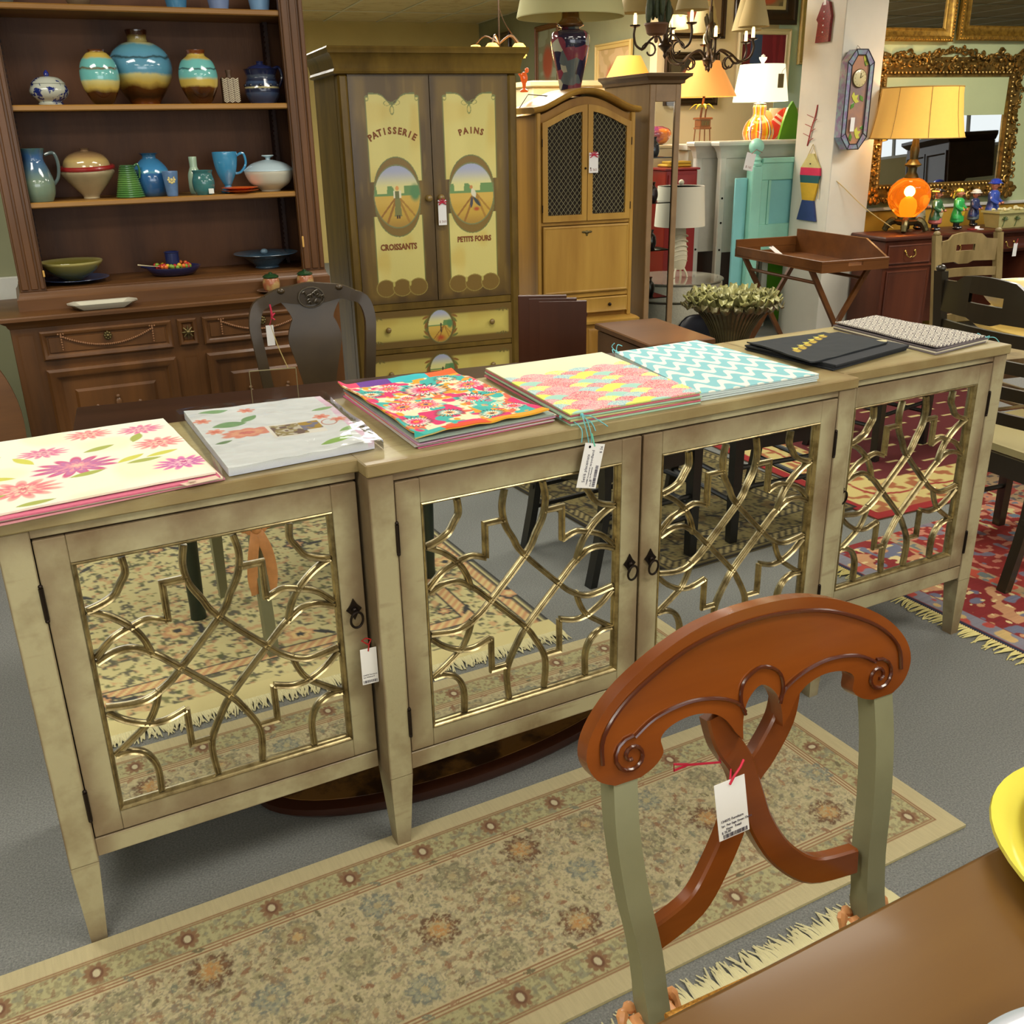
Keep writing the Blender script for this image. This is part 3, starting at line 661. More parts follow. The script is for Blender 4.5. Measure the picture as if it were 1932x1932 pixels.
fr=nt.nodes.new('ShaderNodeFresnel'); fr.inputs[0].default_value=1.16; mx=nt.nodes.new('ShaderNodeMixShader'); bp=nt.nodes.new('ShaderNodeBump'); bp.inputs['Strength'].default_value=.35; bp.inputs['Distance'].default_value=.01
nn=nt.nodes.new('ShaderNodeTexNoise'); nn.inputs['Scale'].default_value=14; tcc=nt.nodes.new('ShaderNodeTexCoord')
nt.links.new(tcc.outputs['Object'],nn.inputs[0]); nt.links.new(nn.outputs[0],bp.inputs['Height']); nt.links.new(bp.outputs[0],gl.inputs['Normal']); nt.links.new(bp.outputs[0],fr.inputs['Normal'])
nt.links.new(fr.outputs[0],mx.inputs[0]); nt.links.new(tr.outputs[0],mx.inputs[1]); nt.links.new(gl.outputs[0],mx.inputs[2]); nt.links.new(mx.outputs[0],out.inputs[0])
M_plastic=plm
me.materials.append(M_plastic); s_=bpy.data.objects.new('plastic_sleeve',me); COL.objects.link(s_); s_.parent=o; s_['label']='clear plastic sleeve'
# 3 tie-dye stack
def p_tie(s,t):
    x=s*.36;y=t*.50; p=Paint(x,y,(240,226,190)); n=.6*vn(x*34,y*34,71)+.4*vn(x*90,y*90,78); p.put(ss(.5,.6,n),(220,104,76)); p.put(ss(.55,.6,vn(x*30,y*30,72)),(60,176,170)); p.put(ss(.6,.65,vn(x*34,y*34,73)),(214,50,110)); p.put(ss(.7,.74,vn(x*50,y*50,77)),(240,160,40))
    for cx,cy,r,c in [(.20,.36,.075,0),(.07,.22,.055,1),(.27,.22,.05,0),(.15,.12,.045,2),(.32,.33,.05,1),(.24,.07,.04,2),(.05,.38,.04,2),(.32,.10,.035,0),(.12,.30,.03,1),(.05,.10,.045,0),(.13,.21,.05,1),(.30,.43,.04,2),(.12,.42,.045,1),(.35,.25,.035,0)]:
        cs=[[(40,60,70),(240,236,220),(226,60,140),(226,40,70),(240,150,60)],[(244,238,220),(232,70,120),(220,40,100),(240,170,60),(90,60,120)],[(60,60,60),(70,190,180),(244,240,220),(240,150,50),(60,60,80)]][c]
        p.flower(cx,cy,r,21,cs,jag=.5,sy=.85,seed=c+1)
    sw=np.abs(((np.hypot(x-.28,y-.16)*60+np.arctan2(y-.16,x-.28)*2)%1)-.5)
    p.put((np.hypot(x-.28,y-.16)<.045)*(sw<.2),(70,200,190))
    e=(t>.93)
    for a,b_,c in ((0,.15,(232,70,110)),(.15,.42,(104,60,150)),(.42,.75,(50,180,190)),(.75,1.01,(240,96,40))): p.put(e*(s>=a)*(s<b_)*1.0,c)
    e=(t<.06)
    for a,b_,c in ((0,.22,(60,180,170)),(.22,.55,(232,80,40)),(.55,1.01,(244,160,30))): p.put(e*(s>=a)*(s<b_)*1.0,c)
    return p.c
Q=[(.755,.462),(1.052,.470),(1.064,.012),(.748,-.008)]
curl=lambda s,t: .012*np.exp(-((s-.0)/.05)**2)*(t>.0)+.006*np.exp(-((t-1)/.05)**2)+.004*np.exp(-t/.05)
o=cloth('tie_dye_placemats',Q,TOPZ+.018,.004,p_tie,260,300,'stack of bright pink, orange and turquoise tie-dye napkins with a turquoise corner','table linen',edge=(226,180,60),bulge=.009,seed=5,curl=curl)
layers(o,[(.765,.458),(1.060,.466),(1.078,.012),(.750,-.012)],TOPZ,6,.003,[(214,110,150),(200,196,190),(226,120,80),(190,150,180),(206,200,180),(150,170,160)],.005,4)
# 4 scallop placemats
def p_scal(s,t):
    x=s*.36;y=t*.48; cols=[(222,232,104),(162,210,196),(228,140,156),(226,232,110),(146,194,202),(214,110,126)]
    p=Paint(x,y,(226,226,190)); dx=.070; dy=.046
    for r in range(14,-2,-1):
        for k in range(-1,7):
            cx=k*dx+(r%2)*dx/2; cy=r*dy*.5; ci=(k*2+r*5+(k*r)%3)%6; c=cols[ci]
            p.disc(cx,cy,dx*.52,dy*.80,c,.03)
            if ci in (2,3,5,4):
                d=np.hypot((x-cx)/(dx*.50),(y-cy)/(dy*.78)); p.put((d<1)*(((np.hypot(x-cx,y-cy-.02)*260)%1)>.55)*(vn(x*500,y*500,r+k)>.35)*.75,(242,238,214))
    return p.c
Q4=[(1.128,.432),(1.470,.428),(1.428,-.036),(1.086,-.034)]
for k in range(6):
    rr=random.Random(k); q=[(a+rr.uniform(-.004,.004),b+rr.uniform(-.004,.004)) for a,b in Q4]
    top=k==5
    cloth('scalloped_placemat',q if not top else Q4,TOPZ+.0046*k,.0036,p_scal if top else solid([(180,206,180),(206,120,130),(200,200,150)][k%3]),220 if top else 16,260 if top else 16,
      'quilted placemat with pink, lime and aqua scallops, topmost of its stack' if top else ['lowest placemat of the scalloped stack, resting on the sideboard','second placemat from the bottom of the scalloped stack','third placemat from the bottom of the scalloped stack','fourth placemat up in the scalloped stack','placemat just under the top scalloped one'][k],'placemat','quilted scalloped placemats',edge=[(150,196,170),(196,90,110),(190,190,120)][k%3],bulge=.0005,seed=k)
# 5 chevron placemats
def p_chev(s,t):
    x=s*.36;y=t*.48; p=Paint(x,y,(236,236,222)); u=(x*14)%1; tri=np.abs(u-.5)*2
    v=(y*14+.55*ss(.12,.88,tri)+.10*np.sin(x*14*2*PI+1.2))%1
    wd=.56+.14*np.sin(x*14*2*PI*1+.6); p.put(ss(-.04,.04,v)*(1-ss(wd-.04,wd+.04,v)),(132,192,200)); return p.c
Q5=[(1.520,.440),(1.800,.446),(1.792,-.028),(1.436,-.020)]
for k in range(4):
    rr=random.Random(k+9); q=[(a+rr.uniform(-.004,.004),b+rr.uniform(-.003,.003)) for a,b in Q5]; top=k==3
    cloth('zigzag_placemat',Q5 if top else q,TOPZ+.0048*k,.0038,p_chev if top else solid((200,214,214)),260 if top else 16,300 if top else 16,
      'white placemat with aqua wavy zigzag stripes, topmost of its stack' if top else ['lowest placemat of the aqua zigzag stack','second placemat from the bottom of the zigzag stack','placemat just under the top zigzag one'][k],'placemat','zigzag placemats',edge=(196,214,216),bulge=.0008,seed=k+4)
# 6 black napkins with pineapples
def p_blk(s,t):
    x=s*.33;y=t*.30; p=Paint(x,y,(34,40,44)); g=(206,180,60)
    for k in range(6):
        cx,cy=.062+.040*k,.128+.020*k; an=1.05
        p.disc(cx,cy,.021,.0115,g,.2,ang=an)
        for q in (-.5,-.2,.1,.4): p.leaf(cx+.027*math.cos(an+q*.4),cy+.027*math.sin(an+q*.4),.013,.0035,an+q,(196,190,80))
        p.put((np.hypot(x-cx,y-cy)<.016)*((np.abs(((x+y)*160)%1-.5)<.16)|(np.abs(((x-y)*160)%1-.5)<.16)),(130,104,40))
    return p.c
o=cloth('black_napkin',[(1.885,.336),(2.165,.330),(2.200,.130),(1.850,.062)],TOPZ+.016,.004,p_blk,240,200,'folded black napkins embroidered with a row of gold pineapples','table linen',edge=(22,26,30),bulge=.003,seed=2,curl=lambda s,t:.004*np.exp(-s/.04))
layers(o,[(1.88,.336),(2.22,.322),(2.235,.092),(1.90,.028)],TOPZ,3,.0052,[(30,34,40),(24,28,34),(34,38,44)],.004,5)
b=MB(); b.add([(2.15,.19,TOPZ+.0175),(2.22,.15,TOPZ+.0165),(2.235,.165,TOPZ+.0165),(2.165,.205,TOPZ+.0175)],[(0,1,2,3)]); obj('cloth_label',b,mat('label_cream',S(206,196,150),.6),o)
# 7 black and white
def p_bw(s,t):
    x=s*.24;y=t*.44; p=Paint(x,y,(70,60,68)); d=.072
    q=np.sin(x*2*PI/d)*np.sin(y*2*PI/d)+.35*np.cos(x*2*PI/d)*np.cos(y*4*PI/d); g=np.abs(((q*2.2+.5)%1)-.5)
    p.put(ss(.24,.29,g),(226,222,206)); return p.c
o=cloth('geometric_napkin',[(2.300,.418),(2.492,.436),(2.494,.050),(2.256,.022)],TOPZ+.014,.005,p_bw,200,330,'folded napkins with black and white geometric print, rightmost on the sideboard','table linen',edge=(110,100,104),bulge=.002,seed=6,curl=lambda s,t:.003*np.exp(-s/.05))
layers(o,[(2.293,.416),(2.498,.434),(2.500,.046),(2.250,.012)],TOPZ,3,.0045,[(120,112,116),(214,208,190),(96,88,92)],.003,6)
def tassel(parent,P,dirs,col=(110,206,176),r=.0012):
    b=MB()
    for D in dirs: b.tube(crom([P]+D,4),r,5)
    b.ball(P[0],P[1],P[2],.004); return obj('cord_tie',b,mat('cord_%d'%col[0],S(*col),.7),parent,label='aqua cord tie')
tassel(o,(2.5,.055,TOPZ+.012),[[(2.512,.05,TOPZ+.016),(2.522,.06,TOPZ+.004)],[(2.506,.03,TOPZ+.016),(2.518,.022,TOPZ+.003)],[(2.50,.08,TOPZ+.02),(2.515,.085,TOPZ+.006)]],(110,190,200))
top5=[x for x in bpy.data.objects if x.name.startswith('zigzag_placemat')][-1]
tassel(top5,(1.528,.446,TOPZ+.018),[[(1.512,.440,TOPZ+.026),(1.505,.425,TOPZ+.02)],[(1.535,.45,TOPZ+.034),(1.548,.447,TOPZ+.03)],[(1.52,.455,TOPZ+.03),(1.525,.45,TOPZ+.04)]])
top3=bpy.data.objects['tie_dye_placemats']
tassel(top3,(1.085,.0,TOPZ+.012),[[(1.095,-.022,TOPZ+.010),(1.100,-.058,TOPZ-.002),(1.098,-.062,TOPZ-.03)],[(1.11,-.012,TOPZ+.012),(1.128,-.045,TOPZ+.008),(1.135,-.058,TOPZ-.012)]])
top4=[x for x in bpy.data.objects if x.name.startswith('scalloped_placemat')][-1]
tassel(top4,(1.112,-.040,TOPZ+.022),[[(1.118,-.052,TOPZ+.010),(1.122,-.062,TOPZ-.02),(1.122,-.060,TOPZ-.045)],[(1.13,-.05,TOPZ+.018),(1.15,-.062,TOPZ+.004),(1.16,-.066,TOPZ-.004)],[(1.108,-.055,TOPZ+.012),(1.112,-.064,TOPZ-.02),(1.118,-.060,TOPZ-.045)]])
A9=math.radians(72)
tg=price_tag((1.130,-.0645,.864),0,.050,.098,'white price tag with handwritten placemats note hanging from aqua cord','',tilt=0,roll=math.radians(13),rib=(110,206,176),ribp=[(-.006,-.001,.004),(-.012,.002,.02)],ribbonlabel='aqua cord')
for (s_,x,z,sz) in [('Set/6 placemats',-.008,-.086,.0098),('$ 56',.021,-.020,.0085),('woodland',.002,-.050,.009),('134088 Housewares',.0,-.092,.0048),('1pc Set Placemats',.006,-.084,.0045),('$ 56.00',.010,-.094,.005)]:
    tb=text(s_,sz,.0002,'LEFT'); tb.v=[(-Z+x,Y-.0009,X+z) for X,Y,Z in tb.v]; obj('lettering',tb,mat('tag_ink',S(70,66,84),.6),tg)
barcode(tg,.013,-.094,.045,.007,rot=True,seed=3)
b=MB(); b.lathe([(.003,0),(.003,.0004)],0,0,0,12); b.v=[(x-.012,-.0012,z_-.008) for x,z_,y in [(v[0],v[1],v[2]) for v in b.v]]; obj('eyelet',b,M_iron,tg)
tg=price_tag((.6125,-.026,.505),math.radians(-4),.034,.082,'blank white price tag tied with red ribbon to the left door pull','',rib=(170,30,36),ribp=[(.002,-.002,.008),(-.012,.0,.02),(-.004,-.004,.026),(.008,.001,.018),(.002,-.002,.010)])
for k,(s_,z) in enumerate([('134072 Furniture',-.062),('1pc Sideboard',-.067)]):
    tb=text(s_,.0042,.0002,'LEFT'); tb.v=[(X-.015,Y-.0009,Z+z) for X,Y,Z in tb.v]; obj('lettering',tb,mat('tag_ink',S(70,66,84),.6),tg)
barcode(tg,-.015,-.079,.030,.006,seed=4)
# ================================================================ foreground chair and dining table
M_cherry=wood('cherry_wood',S(132,68,20),S(98,46,12),'x',.18,7,1.2,.04)
M_sage=mat('sage_paint',S(134,134,104),.5,noise=.10,nscale=8,bump=.1)
M_dkline=mat('dark_bead',S(74,30,12),.25,coat=.6)
M_satin=mat('peach_satin',S(226,160,104),.32,noise=.15,nscale=30,coat=.3)
M_goldfab=mat('gold_fabric',S(206,150,56),.5,noise=1,nscale=260,col2=S(150,96,30),bump=.8,bscale=220,metal=.3)
def cross_chair(loc,rz,label,group='cross back dining chairs around the cherry table',tagged=False,ribbon=True):
    t=thing('dining_chair',label,'chair',loc,rz,group)
    ti=math.radians(10.3); ct,st=math.cos(ti),math.sin(ti)
    def PP(x,s,n=0.0): return (x, s*st+n*ct, .5+s*ct-n*st)      # chair back plane ; n>0 backwards
    Mx=Matrix(((1,0,0,0),(0,ct,st,0),(0,-st,ct,.5),(0,0,0,1)))
    O_=.0155
    outer=[(-0.205,.258),(-0.228,.272),(-0.240,.300),(-0.229,.333),(-0.193,.370),(-0.134,.403),(-0.066,.426),(.0155,.433),(.097,.426),(.165,.403),(.224,.370),(.260,.333),(.271,.300),(.259,.272),(.236,.258)]
    innerR=[(.200,.258),(.180,.266),(.166,.280),(.168,.300),(.150,.312),(.12,.316),(.092,.310),(.072,.296),(.058,.275)]
    innerL=[(2*O_-x,s) for x,s in innerR][::-1]
    loop=[(.047,.262),(.050,.285),(.044,.308),(.032,.322),(.0155,.328),(-.001,.322),(-.013,.308),(-.019,.285),(-.016,.262)]
    poly=crom(outer,4)+crom(innerR,4)+crom([(.047,.262),(.0455,.29),(.036,.314),(.0155,.328),(-.005,.314),(-.0145,.29),(-.016,.262)],4)+crom(innerL,4)
    def bow(x): return 0.0
    b=MB(); b.T=Mx
    b.prism([(x,s) for x,s in poly],-.010,.012)
    b.v=[(x,y+bow(x),z) for x,y,z in b.v]
    cr=obj('crest_rail',b,M_cherry,t)
    bev=cr.modifiers.new('bevel','BEVEL'); bev.width=.003; bev.segments=2; bev.limit_method='ANGLE'; bev.angle_limit=.9
    b=MB()
    def bead(path,r=.0026,n=4):
        b.tube([ (lambda q:(q[0],q[1]+bow(q[0]),q[2]))(PP(x,s,-.0115)) for x,s in crom(path,n)],r,6)
    g1=[(-0.220,.290),(-0.215,.325),(-0.178,.362),(-0.11,.396),(-0.05,.411),(.0155,.416),(.081,.411),(.141,.396),(.209,.362),(.246,.325),(.251,.290)]
    bead(g1,.0028)
    for sg in (1,-1):
        X=lambda x:O_+sg*(x-O_)
        bead([(X(.043),.300),(X(.056),.316),(X(.09),.330),(X(.13),.335),(X(.175),.328),(X(.205),.312)])
        sp=[]
        for q in range(22):
            a=PI*.55-q*.46; r=.026-.00105*q; sp.append((X(.211+r*math.cos(a)),.290+r*.95*math.sin(a)))
        b.tube([(lambda q:(q[0],q[1]+bow(q[0]),q[2]))(PP(x,s,-.0115)) for x,s in sp],.0026,6)
    bead([(.043,.296),(.049,.318),(.042,.340),(.0155,.352),(-.011,.340),(-.018,.318),(-.012,.296)])
    obj('carved_bead',b,M_dkline,cr)
    for nm,P,off in (('cross_slat',[(-.043,.300),(-.034,.262),(-.012,.222),(.002,.173),(.016,.126),(.048,.072),(.10,.03),(.176,.018)],0.012),('cross_slat',[(.074,.300),(.062,.262),(.030,.222),(.002,.195),(-.022,.139),(-.052,.090),(-.092,.045),(-.155,.022)],.017)):
        b=MB(); P=crom(P,5); w=.019
        P3=[(lambda q:(q[0],q[1]+bow(q[0])*.9,q[2]))(PP(x,s,0)) for x,s in P]
        b.sweep(P3,[(-w,-off-.006),(-w,-off+.010),(-w+.003,-off+.013),(w-.003,-off+.013),(w,-off+.010),(w,-off-.006)],N=(0,-ct,st)); obj(nm,b,M_cherry,t)
    # posts with their rear legs
    for sg in (1,-1):
        X=lambda x:O_+sg*x
        path=[(.205,.262),(.207,.19),(.200,.10),(.188,.02),(.184,-.06)]
        pts=[PP(X(x),s,.004+bow(X(x))*0.2) for x,s in crom(path,3)]
        pts+=[(X(.184),-.030,.36),(X(.186),-.002,.2),(X(.19),.035,.0)]
        b=MB(); w=.0165
        V=[];F=[]
        for i,(x,y,z) in enumerate(pts):
            dd=.013 if z>.45 else .015
            V+=[(x-w,y-dd,z),(x+w,y-dd,z),(x+w,y+dd+.006,z),(x-w,y+dd+.006,z)]
        for i in range(len(pts)-1):
            for k in range(4): F.append((4*i+k,4*i+(k+1)%4,4*i+4+(k+1)%4,4*i+4+k))
        F+=[(0,1,2,3),tuple(4*(len(pts)-1)+k for k in (3,2,1,0))]
        b.add(V,F); obj('back_post',b,M_sage,t,label='sage green back post')
    # seat, apron, front legs
    yb=-.05; yf=-.46
    b=MB(); b.prism([(O_-.205,yb),(O_+.205,yb),(O_+.24,yf),(O_-.24,yf)],.430,.448,'z'); obj('seat',b,M_cherry,t)
    b=MB(); b.box(O_-.19,O_+.19,yb-.03,yb-.01,.37,.429); b.box(O_-.21,O_+.21,yf+.01,yf+.03,.37,.429); b.box(O_-.20,O_-.18,yf+.03,yb-.03,.37,.429); b.box(O_+.18,O_+.20,yf+.03,yb-.03,.37,.429); obj('seat_apron',b,M_sage,t)
    for sg in (1,-1):
        b=MB(); x=O_+sg*.205; b.taper((x-.013,x+.013,yf+.008,yf+.034),0,(x-.02,x+.02,yf+.001,yf+.041),.369); obj('front_leg',b,M_sage,t)
    b=MB(); b.box(O_-.195,O_+.195,yf+.03,yb-.005,.449,.478,.012); b.tube([(O_-.195,yb-.006,.463),(O_+.195,yb-.006,.463)],.008,8)
    obj('seat_cushion',b,M_goldfab,t,label='gold woven seat cushion')
    if ribbon:
        for sg in (1,-1):
            x=O_+sg*.184; yb2=-.045; b=MB(); z0=.40
            b.ball(x,yb2+.045,z0,.016,.012,.013)
            for q in (1,-1):
                b.tube(crom([(x,yb2+.045,z0),(x+q*.018,yb2+.055,z0+.020),(x+q*.036,yb2+.05,z0+.026),(x+q*.040,yb2+.04,z0+.006),(x+q*.018,yb2+.042,z0-.006),(x,yb2+.045,z0)],4),[.004+.005*abs(math.sin(i*.9)) for i in range(21)],8,flat=.8)
                b.tube(crom([(x,yb2+.045,z0),(x+q*.02,yb2+.06,z0-.06),(x+q*.03,yb2+.055,z0-.14),(x+q*.022,yb2+.05,z0-.2)],4),[.008]+[.016]*11+[.018],6,flat=.2)
            b.tube([(x-.024,yb2-.02,z0+.02),(x+.024,yb2-.02,z0+.02),(x+.024,yb2+.04,z0+.02),(x-.024,yb2+.04,z0+.02)],.010,6,closed=True,flat=.4)
            obj('ribbon_bow',b,M_satin,t,label='peach satin ribbon bow')
    return t
C1=(.808,-.963,0)
cross_chair(C1,math.radians(-2.67),'cherry cross back chair with sage posts and a price tag, in front of the sideboard')
tg=price_tag((0.766,-.9345,.7155),math.radians(-2.67),.047,.079,'white price tag with red ribbon hanging on the cherry chair back','',rib=(206,40,70),tilt=math.radians(-10),roll=math.radians(-3),ribp=[(.006,-.003,.004),(.016,-.004,.014),(.024,-.001,.020)])
for k,(s_,x,z,sz) in enumerate([('134072 Furniture',-.019,-.055,.0050),('1pc  Pair Sage Green Chairs',-.019,-.061,.0042),('None   Retail',-.012,-.0665,.0044),('$ 75.00',-.019,-.0705,.0046)]):
    tb=text(s_,sz,.0002,'LEFT'); tb.v=[(X+x,Y-.0009,Z+z) for X,Y,Z in tb.v]; obj('lettering',tb,mat('tag_ink',S(70,66,84),.6),tg)
barcode(tg,-.017,-.0775,.036,.0055,seed=5)
b=MB(); b.tube([(0,-.001,-.006),(.02,.02,.01),(-.03,.045,.012),(-.048,.05,.008),(-.05,.045,.02),(-.03,.045,.013)],.0018,6); obj('ribbon',b,mat('ribbon_206_40_70',S(206,40,70),.4),tg)
M_tabletop=wood('table_top_brown',S(112,80,28),S(90,58,18),'x',.30,3.5,.35,.04)
t=thing('dining_table','brown cherry dining table with rounded edge, bottom right foreground','table',(0.42,-1.205,0),0)
b=MB(); w,h=.92,1.0; b.stack(0,w,-h,0,[(-.020,.728),(-.004,.732),(-.001,.738),(0,.744),(-.001,.752),(-.006,.758),(-.010,.760)],back=True); b.v=[(x,y,z) for x,y,z in b.v]; obj('tabletop',b,M_tabletop,t)
b=MB(); b.box(.06,w-.06,-.085,-.065,.64,.727); b.box(.06,w-.06,-h+.065,-h+.085,.64,.727); b.box(.06,.08,-h+.085,-.085,.64,.727); b.box(w-.08,w-.06,-h+.085,-.085,.64,.727)
M_teal=mat('dark_teal_paint',S(38,52,44),.4,noise=.2,nscale=9)
obj('apron',b,M_teal,t)
for x in (.07,w-.07):
    for y in (-.07,-h+.07):
        b=MB(); b.box(x-.034,x+.034,y-.034,y+.034,.60,.727,.003); b.lathe([(.026,.0),(.024,.05),(.03,.30),(.034,.52),(.022,.55),(.033,.575),(.033,.599)],x,y,0,20); obj('leg',b,M_teal,t)
# yellow dishes and a green patterned plate
M_yel=mat('yellow_glaze',S(222,212,84),.15,noise=.06,nscale=6,coat=.6)
M_yeldk=mat('ochre_rim_glaze',S(190,160,36),.2,coat=.5)
PX,PY=1.045,-1.425
for k in range(5):
    b=MB(); R0=.195-.008*k if k else .206; e=.82
    prof=[(0,.0),(R0*.62,.0),(R0*.80,.006),(R0*.97,.020),(R0,.0225),(R0*.995,.026),(R0*.95,.0235),(R0*.80,.011),(R0*.6,.005),(0,.005)]
    dx=.010*k if k else -.0; dy=-.004*k
    b.lathe(prof,0,0,0,64,sx=1.0,sy=1.35)
    o=single('serving_dish',b,M_yeldk if k in (1,3) else M_yel,['large ochre oval dish at the bottom of the yellow stack','oval yellow dish second from the bottom of the stack','ochre edged oval dish in the middle of the stack','oval yellow dish second from the top of the stack','bright yellow leaf shaped dish on top of the stack at right edge'][k],'dish',(PX+dx,PY+dy,.7606+.0128*k),math.radians(20),'yellow oval dishes stacked on the cherry table')
def p_gp(s,t):
    x=(s-.5)*.32;y=(t-.5)*.32; p=Paint(x,y,(150,160,166)); r=np.hypot(x,y);
    for k in range(9):
        a=k*2*PI/9; p.leaf(.095*math.cos(a),.095*math.sin(a),.055,.018,a,(120,214,176))
        p.leaf(.095*math.cos(a+.3),.095*math.sin(a+.3),.045,.006,a+.3,(70,80,96))
    p.ring(0,0,.146,.02,(176,180,190)); return p.c
def discpos(R,z):
    def f(s,t):
        x=(s-.5)*2;y=(t-.5)*2; m=np.maximum(np.abs(x),np.abs(y)); r=np.hypot(x,y)+1e-9; k=m/r; x=x*k;y=y*k; rr=np.hypot(x,y)
        return np.stack([x*R,y*R,z+.016*ss(.62,1,rr)],-1)
    return f
def p_gp2(s,t):
    x=(s-.5)*2;y=(t-.5)*2; m=np.maximum(np.abs(x),np.abs(y)); r=np.hypot(x,y)+1e-9; k=m/r
    return p_gp((x*k)/2+.5,(y*k)/2+.5)
me=gridmesh('plate',110,110,discpos(.15,.008),p_gp2,.006,edge=(176,180,190)); me.materials.append(vcol('printed_plate',.15,.0,100,.6)); o=bpy.data.objects.new('patterned_plate',me); COL.objects.link(o); o.location=(.680,-1.513,.7605)
tag(o,'grey plate with mint green leaves, bottom right corner','plate')
# dark chairs further out, seen in the mirrored doors
M_black=mat('black_paint',S(26,26,24),.4)
def ladder_chair(name,loc,rz,label,m,m2=None,slats=4,seatm=None,w=.45,h=1.0,group=None,handle=False,wav=True):
    t=thing(name,label,'chair',loc,rz,group); hw=w/2-.02
    for sg in (1,-1):
        b=MB(); pts=[(sg*hw,.05,0),(sg*hw,0,.25),(sg*hw,0,.46),(sg*hw,.02,.65),(sg*hw,.07,h)]
        V=[];F=[]
        for (x,y,z) in crom(pts,3): V+=[(x-.018,y-.014,z),(x+.018,y-.014,z),(x+.018,y+.014,z),(x-.018,y+.014,z)]
        n=len(V)//4
        for i in range(n-1):
            for k in range(4): F.append((4*i+k,4*i+(k+1)%4,4*i+4+(k+1)%4,4*i+4+k))
        F+=[(0,1,2,3),(4*n-1,4*n-2,4*n-3,4*n-4)]; b.add(V,F); b.ball(sg*hw,.072,h+.008,.018,.015,.013); obj('back_post',b,m,t)
        b=MB(); b.taper((sg*hw-.016,sg*hw+.016,-.42,-.388),0,(sg*hw-.02,sg*hw+.02,-.424,-.384),.43); obj('front_leg',b,m,t)
    N=12
    def slat(z0,z1,top=False):
        b=MB(); V=[];F=[]
        for i in range(N+1):
            u=-1+2*i/N; x=u*(hw-.016); yy=(.02+.05*((z0+z1)/2-.65)/.35 if z0>.6 else .01)+.03*(1-u*u)
            ht=z1+(.018*(abs(u)<.55)+.008*math.cos(u*PI) if top and wav else 0); lo=z0-(.012*(abs(u)<.3) if top and wav else 0)
            V+=[(x,yy-.007,lo),(x,yy+.007,lo),(x,yy+.007,ht),(x,yy-.007,ht)]
        for i in range(N):
            if handle and top and 4<=i<=7:
                # opening for the hand hold
                a=4*i; zl,zh=z0+(z1-z0)*.45,z0+(z1-z0)*.72; c=len(V)
                V+=[(V[a][0],V[a][1],zl),(V[a+1][0],V[a+1][1],zl),(V[a+4][0],V[a+4][1],zl),(V[a+5][0],V[a+5][1],zl),(V[a][0],V[a][1],zh),(V[a+1][0],V[a+1][1],zh),(V[a+4][0],V[a+4][1],zh),(V[a+5][0],V[a+5][1],zh)]
                F+=[(a,a+4,c+2,c),(a+1,a+5,c+3,c+1),(c,c+2,c+3,c+1),(a,a+4,a+5,a+1),(c+4,c+6,a+7,a+3),(c+5,c+7,a+6,a+2),(c+4,c+6,c+7,c+5),(a+3,a+7,a+6,a+2)]
            else:
                for k in range(4): F.append((4*i+k,4*i+(k+1)%4,4*i+4+(k+1)%4,4*i+4+k))
        b.add(V,F); obj('slat',b,m2 or m,t)
    slat(h-.13,h-.02,True)
    for k in range(slats-1):
        z=.54+(h-.20-.54)*k/max(1,slats-2) if slats>2 else .66
        slat(z,z+.04)
    b=MB(); b.prism([(-hw+.02,-.01),(hw-.02,-.01),(hw+.015,-.44),(-hw-.015,-.44)],.432,.456,'z'); obj('seat',b,seatm or m,t)
    b=MB(); b.box(-hw+.015,hw-.015,-.415,-.395,.36,.43); b.box(-hw+.017,hw-.017,-.015,.005,.36,.43)
    for sg in (1,-1): b.box(sg*hw-.01,sg*hw+.01,-.39,-.015,.37,.43)
    obj('apron',b,m,t)
    for z in (.16,.24):
        b=MB(); 
        for sg in (1,-1): b.tube([(sg*hw,-.40,z),(sg*hw,.02,z)],.010,8)
        b.tube([(-hw,-.40,z+.05),(hw,-.40,z+.05)],.010,8); obj('stretcher',b,m,t)
    return t
ladder_chair('side_chair',(1.76,-1.13,.0),math.radians(86),'black ladder back chair side on at the end of the cherry table',M_black,group='black chairs in the mirrors')
ladder_chair('side_chair',(2.62,-1.35,.009),math.radians(185),'black ladder back chair beside the crimson rug in the mirror',M_black,group='black chairs in the mirrors')
ladder_chair('side_chair',(2.6,-2.65,.009),math.radians(20),'black ladder back chair across the table in the mirror',M_black,group='black chairs in the mirrors')
ladder_chair('side_chair',(3.7,-1.7,.009),math.radians(170),'black ladder back chair on the crimson rug in the mirror',M_black,group='black chairs in the mirrors')
t=thing('pub_table','black pedestal table between the chairs in the mirror','table',(2.25,-2.15,.009))
b=MB(); b.lathe([(0,.73),(.44,.73),(.45,.745),(.44,.76),(0,.76)],0,0,0,40); obj('tabletop',b,mat('dark_brown_gloss',S(50,28,16),.25,coat=.4),t)
for a in range(4):
    b=MB(); x,y=.33*math.cos(a*PI/2+.6),.33*math.sin(a*PI/2+.6); b.taper((x-.022,x+.022,y-.022,y+.022),0,(x-.035,x+.035,y-.035,y+.035),.729); obj('leg',b,M_black,t)
b=MB(); b.lathe([(0,0),(.36,0),(.37,.012),(.37,.028),(.35,.035),(0,.035)],0,0,0,60,sx=1.55,sy=.62)
t=thing('oval_shelf','dark brown oval base with gold marbled inlay under the sideboard','table base',(.98,.30,.0008),math.radians(4))
obj('base_plinth',b,mat('mahogany_dark',S(58,28,16),.3,coat=.3),t)
b=MB(); b.lathe([(0,.0352),(.35,.0352),(.35,.037),(0,.037)],0,0,0,60,sx=1.55,sy=.58); obj('marbled_inlay',b,mat('gold_marble',S(130,92,44),.3,noise=1,nscale=9,col2=S(58,38,20),thr=(.42,.55)),t)
